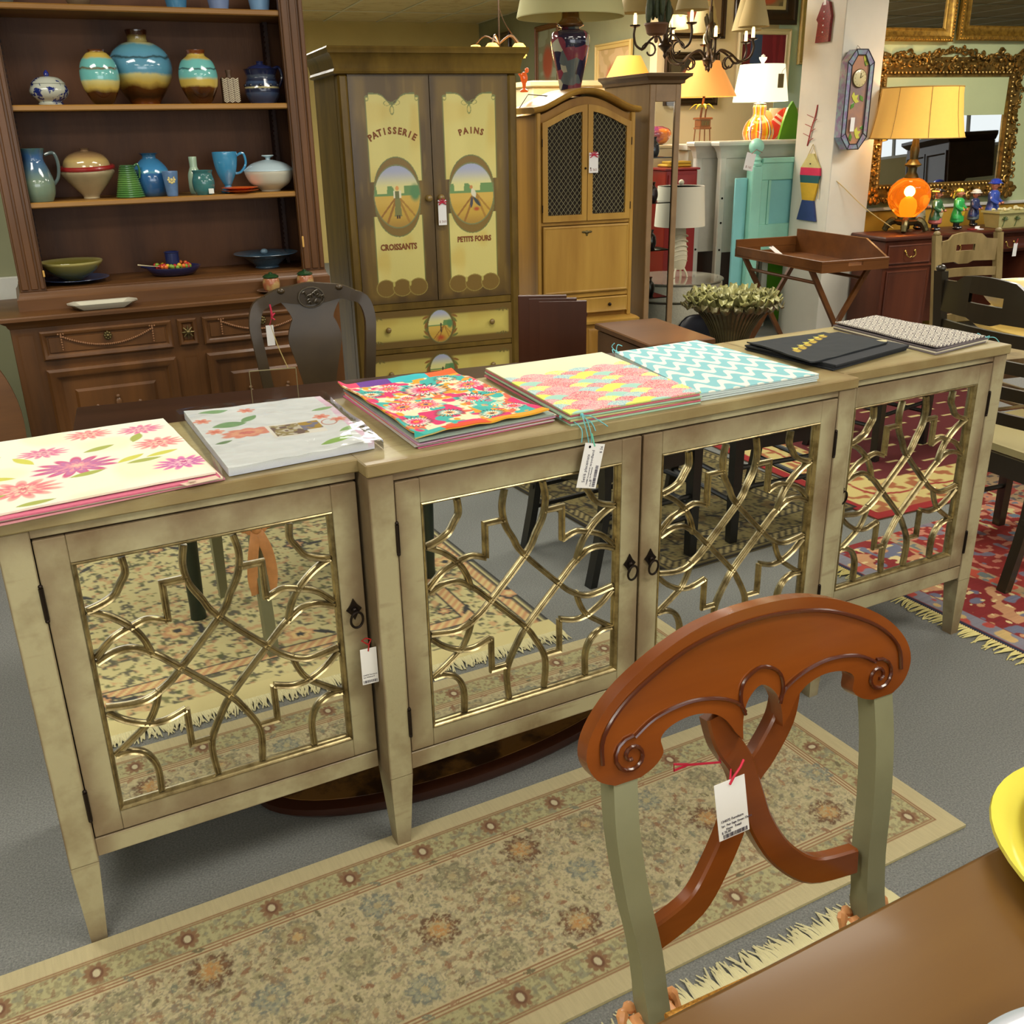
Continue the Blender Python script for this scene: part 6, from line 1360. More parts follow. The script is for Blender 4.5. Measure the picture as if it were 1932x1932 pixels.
# figurines
def figurine(x,y,h,label,coat,leg,hat,skin=(190,120,90),apron=None,z=.7612,boots=(20,20,24),hatk='tri'):
    t=thing('figurine',label,'figurine',rl(x,y,z),A8+.5); s=h/.30
    def M_(c): return mat('fig_%d_%d_%d'%c,S(*c),.28,coat=.4)
    b=MB(); 
    for sx in (-.022,.022): b.ball(sx*s,-.01*s,.012*s,.018*s,.028*s,.013*s,n=10,m=6); b.lathe([(.013*s,.01*s),(.015*s,.05*s)],sx*s,0,0,10)
    obj('boots',b,M_(boots),t)
    b=MB(); b.lathe([(.035*s,.045*s),(.045*s,.055*s),(.044*s,.085*s),(.038*s,.09*s)],n=20); obj('breeches',b,M_(leg),t)
    b=MB(); b.lathe(crom([(.052*s,.075*s),(.050*s,.10*s),(.040*s,.135*s),(.042*s,.17*s),(.040*s,.195*s),(.020*s,.212*s)],4),n=24,sy=.8)
    for sg in (1,-1): b.tube(crom([(sg*.040*s,0,.19*s),(sg*.058*s,-.01*s,.155*s),(sg*.040*s,-.042*s,.135*s)],4),[.015*s]*5+[.012*s]*4,8)
    obj('coat',b,M_(coat),t)
    b=MB(); 
    for sg in (1,-1): b.ball(sg*.036*s,-.047*s,.133*s,.010*s,.011*s,.009*s,n=8,m=6)
    b.lathe([(.012*s,.205*s),(.012*s,.222*s)],n=10); b.ball(0,0,.240*s,.023*s,.025*s,.028*s,n=14,m=10); b.ball(0,-.026*s,.238*s,.005*s,.007*s,.006*s,n=6,m=5); b.ball(.022*s,0,.238*s,.004*s,.006*s,.007*s,n=6,m=4); b.ball(-.022*s,0,.238*s,.004*s,.006*s,.007*s,n=6,m=4); obj('head',b,M_(skin),t)
    b=MB(); b.ball(0,-.021*s,.226*s,.011*s,.006*s,.005*s,n=8,m=5); b.ball(.008*s,-.0225*s,.246*s,.003*s,.002*s,.002*s,n=6,m=4); b.ball(-.008*s,-.0225*s,.246*s,.003*s,.002*s,.002*s,n=6,m=4); obj('beard',b,M_((40,24,18)),t)
    b=MB()
    if hatk=='tri': b.prism([(-.045*s,-.02*s),(0,-.045*s),(.045*s,-.02*s),(.03*s,.035*s),(-.03*s,.035*s)],.258*s,.266*s,'z'); b.ball(0,.002*s,.266*s,.024*s,.026*s,.018*s,n=12,m=6)
    elif hatk=='scarf': b.ball(0,.003*s,.255*s,.026*s,.027*s,.020*s,n=12,m=6); b.tube(crom([(0,.025*s,.255*s),(.015*s,.04*s,.24*s),(.01*s,.045*s,.205*s)],4),.007*s,6)
    else: b.ball(0,0,.262*s,.040*s,.034*s,.020*s,n=14,m=7); b.lathe([(.046*s,.252*s),(.030*s,.262*s)],n=20)
    obj('hat',b,M_(hat),t)
    if apron: b=MB(); b.ball(0,-.030*s,.115*s,.026*s,.016*s,.035*s,n=10,m=8); obj('sash',b,M_(apron),t)
    return t
figurine(5.475,3.87,.30,'painted pirate figurine in a green coat, pink breeches and black hat','x' and (56,104,66),(196,110,104),(26,22,22),apron=(206,196,150))
figurine(5.665,3.87,.30,'painted pirate figurine in bright green shirt with a yellow headscarf and sash',(50,170,84),(50,170,84),(214,206,80),apron=(224,190,40),hatk='scarf')
figurine(5.935,4.00,.27,'small figurine in a navy jacket holding a red bucket, behind the painted box',(40,54,100),(96,110,116),(226,226,220),hatk='cap')
figurine(6.10,4.00,.34,'figurine in a cobalt blue hat and coat behind the painted box',(58,84,176),(206,170,150),(40,64,180),hatk='cap')
figurine(5.46,4.02,.33,'figurine with a white ruff and lime cap behind the amber globe',(214,206,180),(206,200,150),(150,206,60),hatk='cap')
b=MB(); b.box(-.05,-.0,-.02,.02,0,.006); single('red_card',b,mat('card_red',S(150,40,40),.5),'small red card lying on the desk between figurines and box','card',rl(5.76,3.79,.7612),A8)
b=MB(); b.box(0,.045,-.02,.02,0,.004); b.box(.002,.043,.018,.0195,.0041,.02); single('white_card',b,mat('tag_card',S(236,236,236),.5),'small white card lying on the desk next to the red card','card',rl(5.775,3.79,.7612),A8)
t=thing('painted_box','cream planter box painted with palm trees, at the right end of the desk','box',rl(6.12,3.83,.7612),A8)
M_cb=mat('planter_cream',S(186,180,122),.3,noise=.15,nscale=14,coat=.4); b=MB(); b.taper((-.17,.17,-.06,.06),0,(-.195,.195,-.075,.075),.10); b.taper((-.205,.205,-.085,.085),.10,(-.205,.205,-.085,.085),.113); obj('body',b,M_cb,t)
b=MB()
for cx in (-.14,-.03,.10):
    b.tube([(cx,-.064,.01),(cx+.004,-.0715,.055)],.003,5)
    for q in range(5): a=.3+q*.6; b.tube([(cx+.004,-.0715,.055),(cx+.004+.028*math.cos(a),-.076,.055+.026*math.sin(a))],.0035,5)
obj('painted_palms',b,mat('palm_paint',S(74,92,48),.5),t)
b=MB(); rr=random.Random(4)
for q in range(26): b.ball(rr.uniform(-.18,.18),rr.uniform(-.06,.06),.118+rr.uniform(0,.012),.016,.014,.010,n=6,m=5)
obj('shell_filling',b,mat('shell_cream',S(206,200,160),.35),t)['kind']='stuff'
# carved gilt mirror
M_gilt=mat('gilt_carving',S(158,124,60),.36,metal=.75,noise=1,nscale=26,col2=S(84,66,32),thr=(.3,.6))
t=thing('carved_mirror','large mirror in a heavily carved antique gold frame above the desk','mirror',rl(5.165,4.262,.93),A8); t.rotation_euler=(math.radians(-3.0),0,A8)
MW,MH=1.34,.955
b=MB(); b.rings(0.015,MW-.015,0.01,MH-.02,[(0,.03),(0,-.005),(.02,-.03),(.05,-.022),(.085,-.008),(.095,-.016),(.105,-.016),(.112,-.004),(.112,.006)],cap=False); fr_=obj('frame',b,M_gilt,t)
b=MB(); b.box(.12,MW-.12,.008,.012,.12,MH-.13); obj('mirror_glass',b,mat('wall_mirror',(.90,.91,.86,1),.01,metal=1.0),t)
rr=random.Random(21); b=MB()
def scroll(cx,cz,r,a0,sg):
    P=[]
    for q in range(14): a=a0+sg*q*.42; rr_=r*(1-q/16); P.append((cx+rr_*math.cos(a),-.030-.004*math.sin(q),cz+rr_*math.sin(a)))
    b.tube(P,[.010-.0005*q for q in range(14)],6)
def edgept(u):
    per=2*(MW+MH); d=u*per
    if d<MW: return d,.045,0
    d-=MW
    if d<MH: return MW-.045,d,1
    d-=MH
    if d<MW: return MW-d,MH-.05,2
    return .045,MH-(d-MW),3
for k in range(110):
    x,z,sd=edgept(k/110); x+=rr.uniform(-.028,.028); z+=rr.uniform(-.028,.028); scroll(x,z,rr.uniform(.020,.036),rr.uniform(0,6),rr.choice((1,-1)))
for k in range(150):
    x,z,sd=edgept(rr.random()); b.ball(x+rr.uniform(-.04,.04),-.026,z+rr.uniform(-.04,.04),rr.uniform(.008,.018),.012,rr.uniform(.008,.018),n=7,m=5)
for cx,cz in ((.05,.05),(MW-.05,.05),(.05,MH-.03),(MW-.05,MH-.03)):
    for q in range(16): a=q*.9; b.ball(cx+.03*math.cos(a)*(1+.4*(q%3)),-.034-.004*(q%2),cz+.03*math.sin(a)*(1+.5*(q%2)),.020,.014,.022,n=8,m=5)
# crest
xs=[MW*q/60 for q in range(61)]
def crest(x):
    u=abs(x/MW-.5)*2; return MH-.02+.035+.055*math.exp(-(u/.28)**2)+.030*math.exp(-((u-.62)/.07)**2)+.04*math.exp(-((u-.97)/.06)**2)+.006*math.sin(x*70)
b2=MB(); b2.prism([(0,MH-.04),(MW,MH-.04)]+[(x,crest(x)) for x in xs[::-1]],-.012,.012); obj('crest',b2,M_gilt,t)
for x in xs[1:-1]: scroll(x,crest(x)-.022,rr.uniform(.016,.030),rr.uniform(0,6),rr.choice((1,-1)))
obj('carving',b,M_gilt,t)['kind']='stuff'
b=MB()
for k in range(118):
    per=2*((MW-.2)+(MH-.2)); u=k/118*per; a=MW-.2;c=MH-.2
    if u<a: x,z=.1+u,.1
    elif u<a+c: x,z=MW-.1,.1+u-a
    elif u<2*a+c: x,z=MW-.1-(u-a-c),MH-.1
    else: x,z=.1,MH-.1-(u-2*a-c)
    b.ball(x,-.019,z,.0095,.008,.0095,n=7,m=5)
obj('bead_border',b,mat('gilt_bead',S(176,146,84),.3,metal=.7),t)
b=MB(); b.tube([(MW*.36,.0,MH+.03),(MW*.47,.01,MH+.10),(MW*.58,.0,MH+.03)],.002,5); obj('hanging_wire',b,M_iron,t)
# upper mirrors and pictures
M_gf=mat('gold_frame',S(186,146,60),.34,metal=.6,noise=1,nscale=40,col2=S(130,96,36))
def framed(x0,x1,z0,z1,y,fw,label,inner,name='framed_mirror',cat='mirror',frm=None,prof=None,group=None,bead=True,matte=None,rz=A8):
    t=thing(name,label,cat,rl(x0,y,z0),rz,group); w=x1-x0;h=z1-z0
    b=MB(); b.rings(0,w,0,h,prof or [(0,0),(0,-.02),(.006,-.028),(fw*.3,-.030),(fw*.45,-.018),(fw*.8,-.012),(fw*.9,-.016),(fw,-.010),(fw,-.003)],cap=False); f=obj('frame',b,frm or M_gf,t)
    if bead:
        b=MB(); n=int((w+h)*2/.022)
        for k in range(n):
            u=k/n*2*(w+h-4*fw*.15); e=fw*.16; a=w-2*e;c=h-2*e; u=k/n*2*(a+c)
            if u<a: x,z=e+u,e
            elif u<a+c: x,z=w-e,e+u-a
            elif u<2*a+c: x,z=w-e-(u-a-c),h-e
            else: x,z=e,h-e-(u-2*a-c)
            b.ball(x,-.030,z,.009,.006,.007,n=6,m=4)
        obj('beading',b,frm or M_gf,f)
    if matte is not None:
        mw=matte[0]; b=MB(); b.rings(fw-.002,w-fw+.002,fw-.002,h-fw+.002,[(0,-.006),(mw,-.006),(mw,-.003)],cap=False); obj('mat_board',b,matte[1],t)
    b=MB(); b.box(fw-.003,w-fw+.003,-.003,-.001,fw-.003,h-fw+.003)
    if hasattr(inner,'node_tree'): obj('mirror_glass' if cat=='mirror' else 'picture',b,inner,t)
    else:
        pw,ph=w-2*fw,h-2*fw; me=gridmesh('picture',90,110,wallpos(pw,ph,-.0035),inner(pw,ph)); me.materials.append(vcol('print_paint',.5,.05,100)); o=bpy.data.objects.new('picture',me); COL.objects.link(o); o.parent=t; o.location=(fw,0,fw)
    return t
WM=MC['wall_mirror']
framed(5.0,5.775,1.975,2.60,4.268,.085,'gold framed mirror with beaded edge above the carved mirror, left of two',WM,group='gold mirrors on the green wall')
framed(5.815,6.75,1.985,2.60,4.268,.095,'gold framed mirror with beaded edge at the top right corner, right of two',WM,group='gold mirrors on the green wall')
def p_still(w,h):
    def f(s,t):
        x=s*w;y=t*h;p=Paint(x,y,(170,116,48)); p.put(ss(.3,.8,vn(x*8,y*8,91))*.6,(196,150,70)); p.put(1-ss(.25*h,.3*h,y),(150,90,40)); p.disc(w*.72,h*.6,.035,.13,(226,206,60),.1); p.disc(w*.72,h*.22,.015,.06,(200,180,130)); p.disc(w*.45,h*.42,.03,.05,(110,110,60),.4)
        for q in range(8): p.leaf(w*.35,h*.35,.08,.012,q*.8,(130,104,50))
        return p.c
    return f
framed(4.795,5.085,2.03,2.58,4.22,.028,'small picture of a yellow bottle in a red brown frame, beside the column',p_still,'framed_picture','picture',mat('red_brown_frame',S(150,70,36),.35,coat=.4),bead=False)
# column pieces
t=thing('glass_clock','elongated octagonal stained glass wall clock with yellow lilies hanging on the column','clock',rl(4.81,4.055,1.305),A8+math.radians(2))
cw,ch=.105,.60
def oct2(e): a=cw-e; c=.072-e*.4; return [(-a,c+.0),(-a+c*1.0,e*.5),(a-c,e*.5),(a,c),(a,ch-c),(a-c,ch-e*.5),(-a+c,ch-e*.5),(-a,ch-c)]
def loopm(mb,A,B,y0,y1):
    n=len(A); V=[(x,y0,z) for x,z in A]+[(x,y0,z) for x,z in B]+[(x,y1,z) for x,z in A]+[(x,y1,z) for x,z in B]; F=[]
    for i in range(n):
        j=(i+1)%n; F+=[(i,j,n+j,n+i),(2*n+i,3*n+i,3*n+j,2*n+j),(i,2*n+i,2*n+j,j),(n+i,n+j,3*n+j,3*n+i)]
    mb.add(V,F)
M_irid=mat('iridescent_glass',S(150,176,184),.15,noise=1,nscale=30,col2=S(150,130,170),thr=(.4,.6),coat=.6,metal=.2)
b=MB(); A=[(-cw,.075),(-cw+.06,0),(cw-.06,0),(cw,.075),(cw,ch-.075),(cw-.06,ch),(-cw+.06,ch),(-cw,ch-.075)]; B=[(x*.68,.032+(z/ch)*(ch-.064)) for x,z in A]; loopm(b,A,B,-.07,.0); obj('glass_border',b,M_irid,t)
b=MB(); b.prism(B,-.060,-.056); obj('glass_panel',b,mat('amber_rose_glass',S(196,142,104),.25,noise=1,nscale=4,col2=S(140,120,120),coat=.4),t)
b=MB(); 
for P in (A,B): b.tube([(x,-.071,z) for x,z in P],.0035,6,closed=True)
for i in range(8): b.tube([(A[i][0],-.071,A[i][1]),(B[i][0],-.071,B[i][1])],.003,5)
obj('lead_lines',b,mat('lead_came',S(60,60,66),.4,metal=.6),t)
b=MB(); b.lathe([(.052,0),(.054,.01),(.046,.014),(0,.014)],n=32); b.v=[(x+.0,-.060-z,y+.43) for x,y,z in b.v]; obj('clock_face',b,mat('clock_cream',S(206,196,150),.3,coat=.5),t)
b=MB(); b.tube([(.052*math.cos(a),-.068,.43+.052*math.sin(a)) for a in [2*PI*q/32 for q in range(32)]],.004,6,closed=True); b.tube([(0,-.076,.43),(.02,-.076,.445)],.002,5); b.tube([(0,-.076,.43),(.004,-.076,.462)],.0018,5)
for q in range(12): a=q*PI/6; b.ball(.042*math.cos(a),-.075,.43+.042*math.sin(a),.0025,.001,.0025,n=6,m=4)
obj('clock_hands',b,mat('old_brass',S(104,92,58),.4,metal=.8),t)
for nm,c,m in (('lily',[( .03,.53,.5),(-.03,.30,.7),(.01,.09,.4)],mat('lily_yellow',S(206,206,90),.2,coat=.5)),('leaf',[(.045,.50,2.5),(-.045,.245,1.9),(.02,.33,0),(-.02,.05,2.6),(.045,.13,1.0)],mat('leaf_green',S(90,140,60),.2,coat=.5))):
    for (cx,cz,a0) in c:
        b=MB()
        for q in range(3 if nm=='lily' else 1):
            a=a0+q*.9-.9; dx,dz=math.cos(a),math.sin(a); L=.05
            b.prism([(cx,cz),(cx+dx*L*.5-dz*.014,cz+dz*L*.5+dx*.014),(cx+dx*L,cz+dz*L),(cx+dx*L*.5+dz*.014,cz+dz*L*.5-dx*.014)],-.064,-.058)
        obj(nm,b,m,t)
b=MB(); b.tube([(-.02,-.03,.60),(0,-.02,.625),(.02,-.03,.60)],.0015,5); obj('hanger',b,M_iron,t)
tg=price_tag(rl(4.785,3.978,1.50),A8,.032,.085,'white price tag hanging on the stained glass clock','')
# fish ornament
t=thing('fish_ornament','wooden fish painted cream, pink, teal, yellow and navy hanging on the column','wall ornament',rl(4.728,4.285,.835),A8-PI/2); t.scale=(1.8,1,1)
segs=[((-.060,0),(.058,0),(.034,.135),(-.036,.135),(44,62,120)),((-.036,.135),(.034,.135),(.054,.250),(-.056,.250),(206,166,40)),((-.056,.250),(.054,.250),(.060,.300),(-.062,.300),(30,84,90)),((-.062,.300),(.060,.300),(.056,.350),(-.060,.350),(206,40,84)),((-.060,.350),(.056,.350),(.012,.440),(-.016,.440),(206,196,130))]
for k,sg in enumerate(segs): b=MB(); b.prism(list(sg[:4]),-.014,.0); obj(['tail','body_band','body_band','body_band','head'][k],b,mat('fish_%d'%k,S(*sg[4]),.5,noise=.1,nscale=30),t)
b=MB(); b.ball(-.002,-.015,.375,.005,.002,.005,n=8,m=5); obj('eye',b,M_iron,t)
b=MB(); b.tube([(-.055,-.006,.35),(0,-.008,.50),(.05,-.006,.35)],.0025,5); b.tube([(.055,-.006,.33),(.058,-.006,.15)],.002,5); obj('hanging_cord',b,mat('twine',S(190,170,110),.8),t)
b=MB(); b.tube(crom([(0,0,0),(.012,-.008,.06),(.018,-.006,.12),(.03,-.004,.19),(.034,0,.26)],4),.003,6)
for q in range(6): b.tube([(.008+.003*q,-.006,.03+.03*q),(.008+.003*q+(-.03 if q%2 else .026),-.012,.05+.03*q)],.002,5)
single('red_sprig','' and b or b,mat('red_berry',S(150,36,40),.4),'thin red sprig ornament hanging on the column above the fish','wall ornament',rl(4.728,4.36,1.325),A8-PI/2).scale=(2.2,1,1)
t=thing('red_garment_ornament','small red glittery dress shaped ornament with white buttons, top of the column','wall ornament',rl(4.728,4.275,1.965),A8-PI/2); t.scale=(1.3,1,1)
b=MB(); b.prism([(-.055,0),(.05,.0),(.052,.10),(.056,.15),(.03,.235),(0,.25),(-.02,.235),(-.06,.14),(-.045,.12)],-.02,0); obj('garment',b,mat('red_glitter',S(140,30,36),.3,noise=.5,nscale=120,coat=.5),t)
b=MB()
for z in (.06,.10,.14,.18): b.ball(0,-.021,z,.005,.003,.005,n=8,m=5)
b.prism([(-.012,.22),(.012,.22),(.006,.26),(-.006,.26)],-.022,-.0005); obj('buttons',b,mat('tag_card',S(236,236,236),.5),t)
# butler tray on folding stand
M_tea=wood('teak_tray',S(120,74,32),S(90,52,20),'x',.35,7,.3,.04)
t=thing('tray_table','brown wooden butler tray with cut out handles on a folding X stand','table',rl(3.845,2.93,0),A8)
tw,tl=.46,.88; z0,z1=.690,.755
b=MB(); b.box(0,tw,0,tl,z0,z0+.010); obj('tray_floor',b,M_tea,t)
def handled(x0,x1,y0,y1,zt,along):
    b=MB(); b.box(x0,x1,y0,y1,z0+.0101,z0+.030); 
    if along=='x':
        c=(x0+x1)/2; b.box(x0,c-.05,y0,y1,z0+.0301,z0+.050); b.box(c+.05,x1,y0,y1,z0+.0301,z0+.050)
    else:
        c=(y0+y1)/2; b.box(x0,x1,y0,c-.05,z0+.0301,z0+.050); b.box(x0,x1,c+.05,y1,z0+.0301,z0+.050)
    b.box(x0,x1,y0,y1,z0+.0501,zt,.002); return b
obj('tray_side',handled(0,tw,0,.014,z1,'x'),M_tea,t); obj('tray_side',handled(0,tw,tl-.014,tl,z1+.04,'x'),M_tea,t)
b=MB(); b.box(0,.014,.0145,tl-.0145,z0+.0101,z1,.002); obj('tray_side',b,M_tea,t)
b=MB(); b.prism([(.0145,z0+.0101),(tl-.0145,z0+.0101),(tl-.0145,z1+.085),(.20,z1+.085),(.0145,z1)],tw-.014,tw,'x'); obj('tray_side',b,M_tea,t)
for yy in (.10,tl-.10):
    for sg in (0,1):
        b=MB(); xa,xb=(.02,tw-.02) if sg==0 else (tw-.02,.02); y=yy+(.0 if sg==0 else .024)
        b.add([(xa-.016,y,z0-.001),(xa+.016,y,z0-.001),(xa+.016,y+.022,z0-.001),(xa-.016,y+.022,z0-.001),(xb-.016,y,0),(xb+.016,y,0),(xb+.016,y+.022,0),(xb-.016,y+.022,0)],[(0,1,2,3),(7,6,5,4),(0,4,5,1),(1,5,6,2),(2,6,7,3),(3,7,4,0)]); obj('stand_leg',b,M_tea,t)
for x,z in ((.055,.62),(tw-.055,.62),(.07,.12),(tw-.07,.12)): b=MB(); b.tube([(x,.12,z),(x,tl-.12,z)],.010,8); obj('stretcher',b,M_tea,t)
price_tag(rl(3.93,3.55,.772),A8+.6,.07,.10,'white card tag lying over the edge of the brown tray','',tilt=math.radians(-55),rib=(120,60,30),ribp=[(.01,-.01,.02),(-.03,.02,.03)],ribbonlabel='brown string')
# chairs at the right and their table
M_tan=mat('weathered_tan',S(150,132,88),.5,noise=.25,nscale=8,col2=S(112,96,58),stretch=(1,1,.3),bump=.15)
M_esp=mat('espresso_chair',S(40,34,22),.35,coat=.3)
ladder_chair('dining_chair',(4.30,1.47,.009),math.radians(-11),'weathered tan ladder back chair with a hand hold, by the desk',M_tan,slats=3,w=.40,h=.955,handle=True)
ladder_chair('dining_chair',(2.955,.325,.009),math.radians(84),'dark espresso ladder back chair with a hand hold at the right edge',M_esp,slats=5,seatm=mat('cream_seat',S(190,180,130),.6),w=.48,h=1.0,handle=True)
t=thing('round_table','round maple table with a cream bowl behind the dark ladder chair','table',(3.86,.42,.009))
M_map=mat('maple_top',S(206,176,98),.3,noise=.12,nscale=5,coat=.4,stretch=(.2,1,1)); b=MB(); b.lathe([(.0,.715),(.54,.715),(.555,.725),(.555,.745),(.545,.750),(0,.750)],n=64); obj('tabletop',b,M_map,t)
b=MB(); b.lathe([(.20,.0),(.20,.03),(.08,.06),(.05,.12),(.07,.30),(.05,.50),(.09,.66),(.10,.714)],n=28); obj('pedestal',b,M_esp,t)
b=MB(); b.lathe(crom([(.10,.0),(.14,.012),(.22,.05),(.265,.10),(.272,.115),(.258,.112),(.21,.065),(.13,.028)],4)+[(0,.022)],n=56); single('salad_bowl',b,mat('cream_bowl',S(206,190,130),.3,coat=.4),'wide cream wooden bowl on the round table behind the dark chair','bowl',(3.66,.62,.7605))
# teal bed posts, white bookcase panels, white pieces behind
M_teal2=mat('teal_paint',S(150,214,196),.4,noise=.08,nscale=7,coat=.2)
M_teal3=mat('teal_panel',S(134,202,204),.45,noise=.06,nscale=5)
t=thing('teal_headboard','seafoam painted bed headboard with ball finial standing by the column','headboard',rl(4.39,4.51),A8)
for px in (.0,.78):
    b=MB(); b.box(px,px+.085,-.02,.06,0,1.20,.006); b.lathe([(.045,1.20),(.048,1.215),(.036,1.225),(.044,1.24),(.036,1.25),(.022,1.262),(.020,1.275)],px+.042,.02,0,24); b.ball(px+.042,.02,1.325,.052,.052,.055,n=24,m=14); obj('post',b,M_teal2,t)
b=MB(); b.box(.086,.779,0,.04,1.10,1.245,.005); b.box(.086,.779,-.012,-.001,1.215,1.250,.004); b.box(.086,.779,0,.04,.62,.80,.004); obj('rail',b,M_teal2,t)
b=MB(); b.box(.086,.779,.018,.026,.80,1.10); obj('panel',b,M_teal3,t); b=MB(); b.box(.15,.17,-.002,.0175,.80,1.10); b.box(.086,.149,.004,.0178,.80,1.10,.002); obj('stile',b,M_teal2,t)
b=MB(); b.box(-.10,-.004,.03,.05,0,1.12,.004); obj('side_rail',b,M_teal3,t)
tg=price_tag(rl(4.36,4.475,1.285),A8,.075,.115,'white price tag on the teal bed post','',roll=math.radians(12),rib=(170,30,50),ribp=[(.03,-.002,.03),(.09,.01,.02)])
tb=text('$ 165',.022,.0003); obj('lettering',MB().add([(X,Y-.0009,Z-.10) for X,Y,Z in tb.v],tb.f),mat('tag_brown_ink',S(150,110,100),.6),tg)
M_wh=mat('antique_white',S(206,208,196),.45,noise=.08,nscale=9,coat=.15)
XB=0
for k,(x,y) in enumerate([(4.11,4.785),(4.24,4.67)]):
    t=thing('white_headboard','tall white crown topped headboard with bolt holes, '+['left','right'][k]+' of two beside the teal post','headboard',rl(x,y),A8)
    b=MB(); b.box(0,.05,0,.05,0,1.30,.006); b.box(.62,.67,0,.05,0,1.30,.006); obj('post',b,M_wh,t)
    b=MB(); b.stack(0,.67,0,.05,[(0,1.25),(.004,1.26),(.012,1.29),(.030,1.32),(.055,1.335),(.06,1.352),(.055,1.362),(0,1.364)]); obj('crown',b,M_wh,t)
    b=MB(); b.box(.051,.619,.012,.04,.60,1.249); obj('panel',b,M_wh,t)
    b=MB()
    for z in (.42,.62,.81,.98,.20): b.lathe([(.008,0),(.008,.002)],0,0,0,12); L=len(b.v)-24; b.v[L:]=[(X+.025,-.0016-Z,Y+z) for X,Y,Z in b.v[L:]]
    obj('bolt_hole',b,M_iron,t)
t=thing('white_dresser','long white dresser top behind the teal headboard','dresser',rl(4.14,4.96),A8)
b=MB(); b.box(0,1.06,0,.40,.05,1.30,.004); b.rings(.04,.76,1.10,1.26,[(0,-.0005),(0,-.012),(.01,-.016),(.02,-.012)]); b.rings(.04,.76,.90,1.06,[(0,-.0005),(0,-.012),(.01,-.016),(.02,-.012)]); obj('body',b,M_wh,t)
b=MB(); b.stack(0,1.06,0,.40,[(.0,1.30),(.014,1.305),(.018,1.325),(.018,1.338),(0,1.34)]); obj('top',b,M_wh,t)
# oval rope mirror, mahogany mirror edge on
WMP=rl(4.075,4.862)
t=thing('wicker_mirror','pair of tall oval white wicker hoops standing behind the white headboards','mirror frame',WMP,A8)
for k,dy in enumerate((0,.05)):
    b=MB(); P=[(.33+.33*math.cos(a),dy,.64+.60*math.sin(a)) for a in [2*PI*q/90 for q in range(90)]]; b.tube(P,.020,7,closed=True); 
    P2=[(.33+(.33+.016*math.cos(q*1.9))*math.cos(a),dy+.020*math.sin(q*1.9),.64+(.60+.016*math.cos(q*1.9))*math.sin(a)) for q,a in enumerate([2*PI*q/360 for q in range(360)])]; b.tube(P2,.006,5,closed=True)
    obj('wicker_hoop',b,mat('wicker_white',S(196,190,164),.6,noise=.2,nscale=60),t)
b=MB(); b.box(.07,.58,.018,.032,.14,1.10,.004); obj('mahogany_back',b,mat('mahogany_dark',S(58,28,16),.3),t)

# things the wall mirrors reflect (right of the frame)
M_red=mat('red_velvet',S(150,40,36),.8,noise=.1,nscale=9)
t=thing('red_sofa','red rolled arm sofa reflected in the carved mirror','sofa',rl(9.2,.2),A8+math.radians(-60))
b=MB(); b.box(-.9,.9,-.4,.4,.12,.42,.04); obj('seat_base',b,M_red,t); b=MB(); b.box(-.9,.9,.25,.45,.425,.85,.06); obj('backrest',b,M_red,t)
for sg in (1,-1): b=MB(); b.box(sg*.905,sg*1.08,-.42,.45,.12,.66,.05); obj('arm',b,M_red,t)
for sg in (1,-1): b=MB(); b.box(sg*.45-.40,sg*.45+.40,-.38,.22,.425,.55,.04); obj('seat_cushion',b,M_red,t)
b=MB(); b.ball(0,0,0,.24,.09,.22,n=16,m=10); single('green_cushion',b,mat('sage_cushion',S(150,160,110),.8),'round sage green cushion on the red sofa in the mirror','cushion',(rl(9.0,.30)[0],rl(9.0,.30)[1],.78),A8)
t=thing('dark_wardrobe','dark brown wardrobe with a stepped cornice in the mirror reflection','wardrobe',rl(10.6,-1.1),A8+math.radians(-70)); b=MB(); b.box(-.7,.7,0,.6,0,1.7,.01); b.rings(-.66,-.02,.1,1.6,[(0,-.0005),(0,-.02),(.03,-.02),(.05,-.004)]); b.rings(.02,.66,.1,1.6,[(0,-.0005),(0,-.02),(.03,-.02),(.05,-.004)]); obj('body',b,M_dk,t); b=MB(); b.stack(-.7,.7,0,.6,[(0,1.70),(.06,1.76),(.06,1.80),(0,1.81)]); obj('cornice',b,M_dk,t)
t=thing('wicker_armchair','high backed olive wicker chair in the mirror reflection','chair',rl(8.2,2.3),A8+math.radians(-80)); b=MB(); b.box(-.3,.3,0,.06,.42,1.15,.03); obj('backrest',b,mat('olive_wicker',S(84,84,60),.7,bump=.6,bscale=150),t); b=MB(); b.box(-.3,.3,-.55,.0,.36,.419,.02); obj('seat',b,MC['olive_wicker'],t)
for sx in (-.27,.27):
    for sy in (-.52,.0): b=MB(); b.tube([(sx,sy,0),(sx,sy,.36)],.02,8); obj('leg',b,MC['olive_wicker'],t)
# ================================================================ lamps, chandeliers and wall pieces at the back
def glow(name,col,e,ecol): return mat(name,S(*col),.8,emit=e,ecol=ecol)
M_bronze=mat('dark_bronze',S(58,42,24),.4,metal=.6)
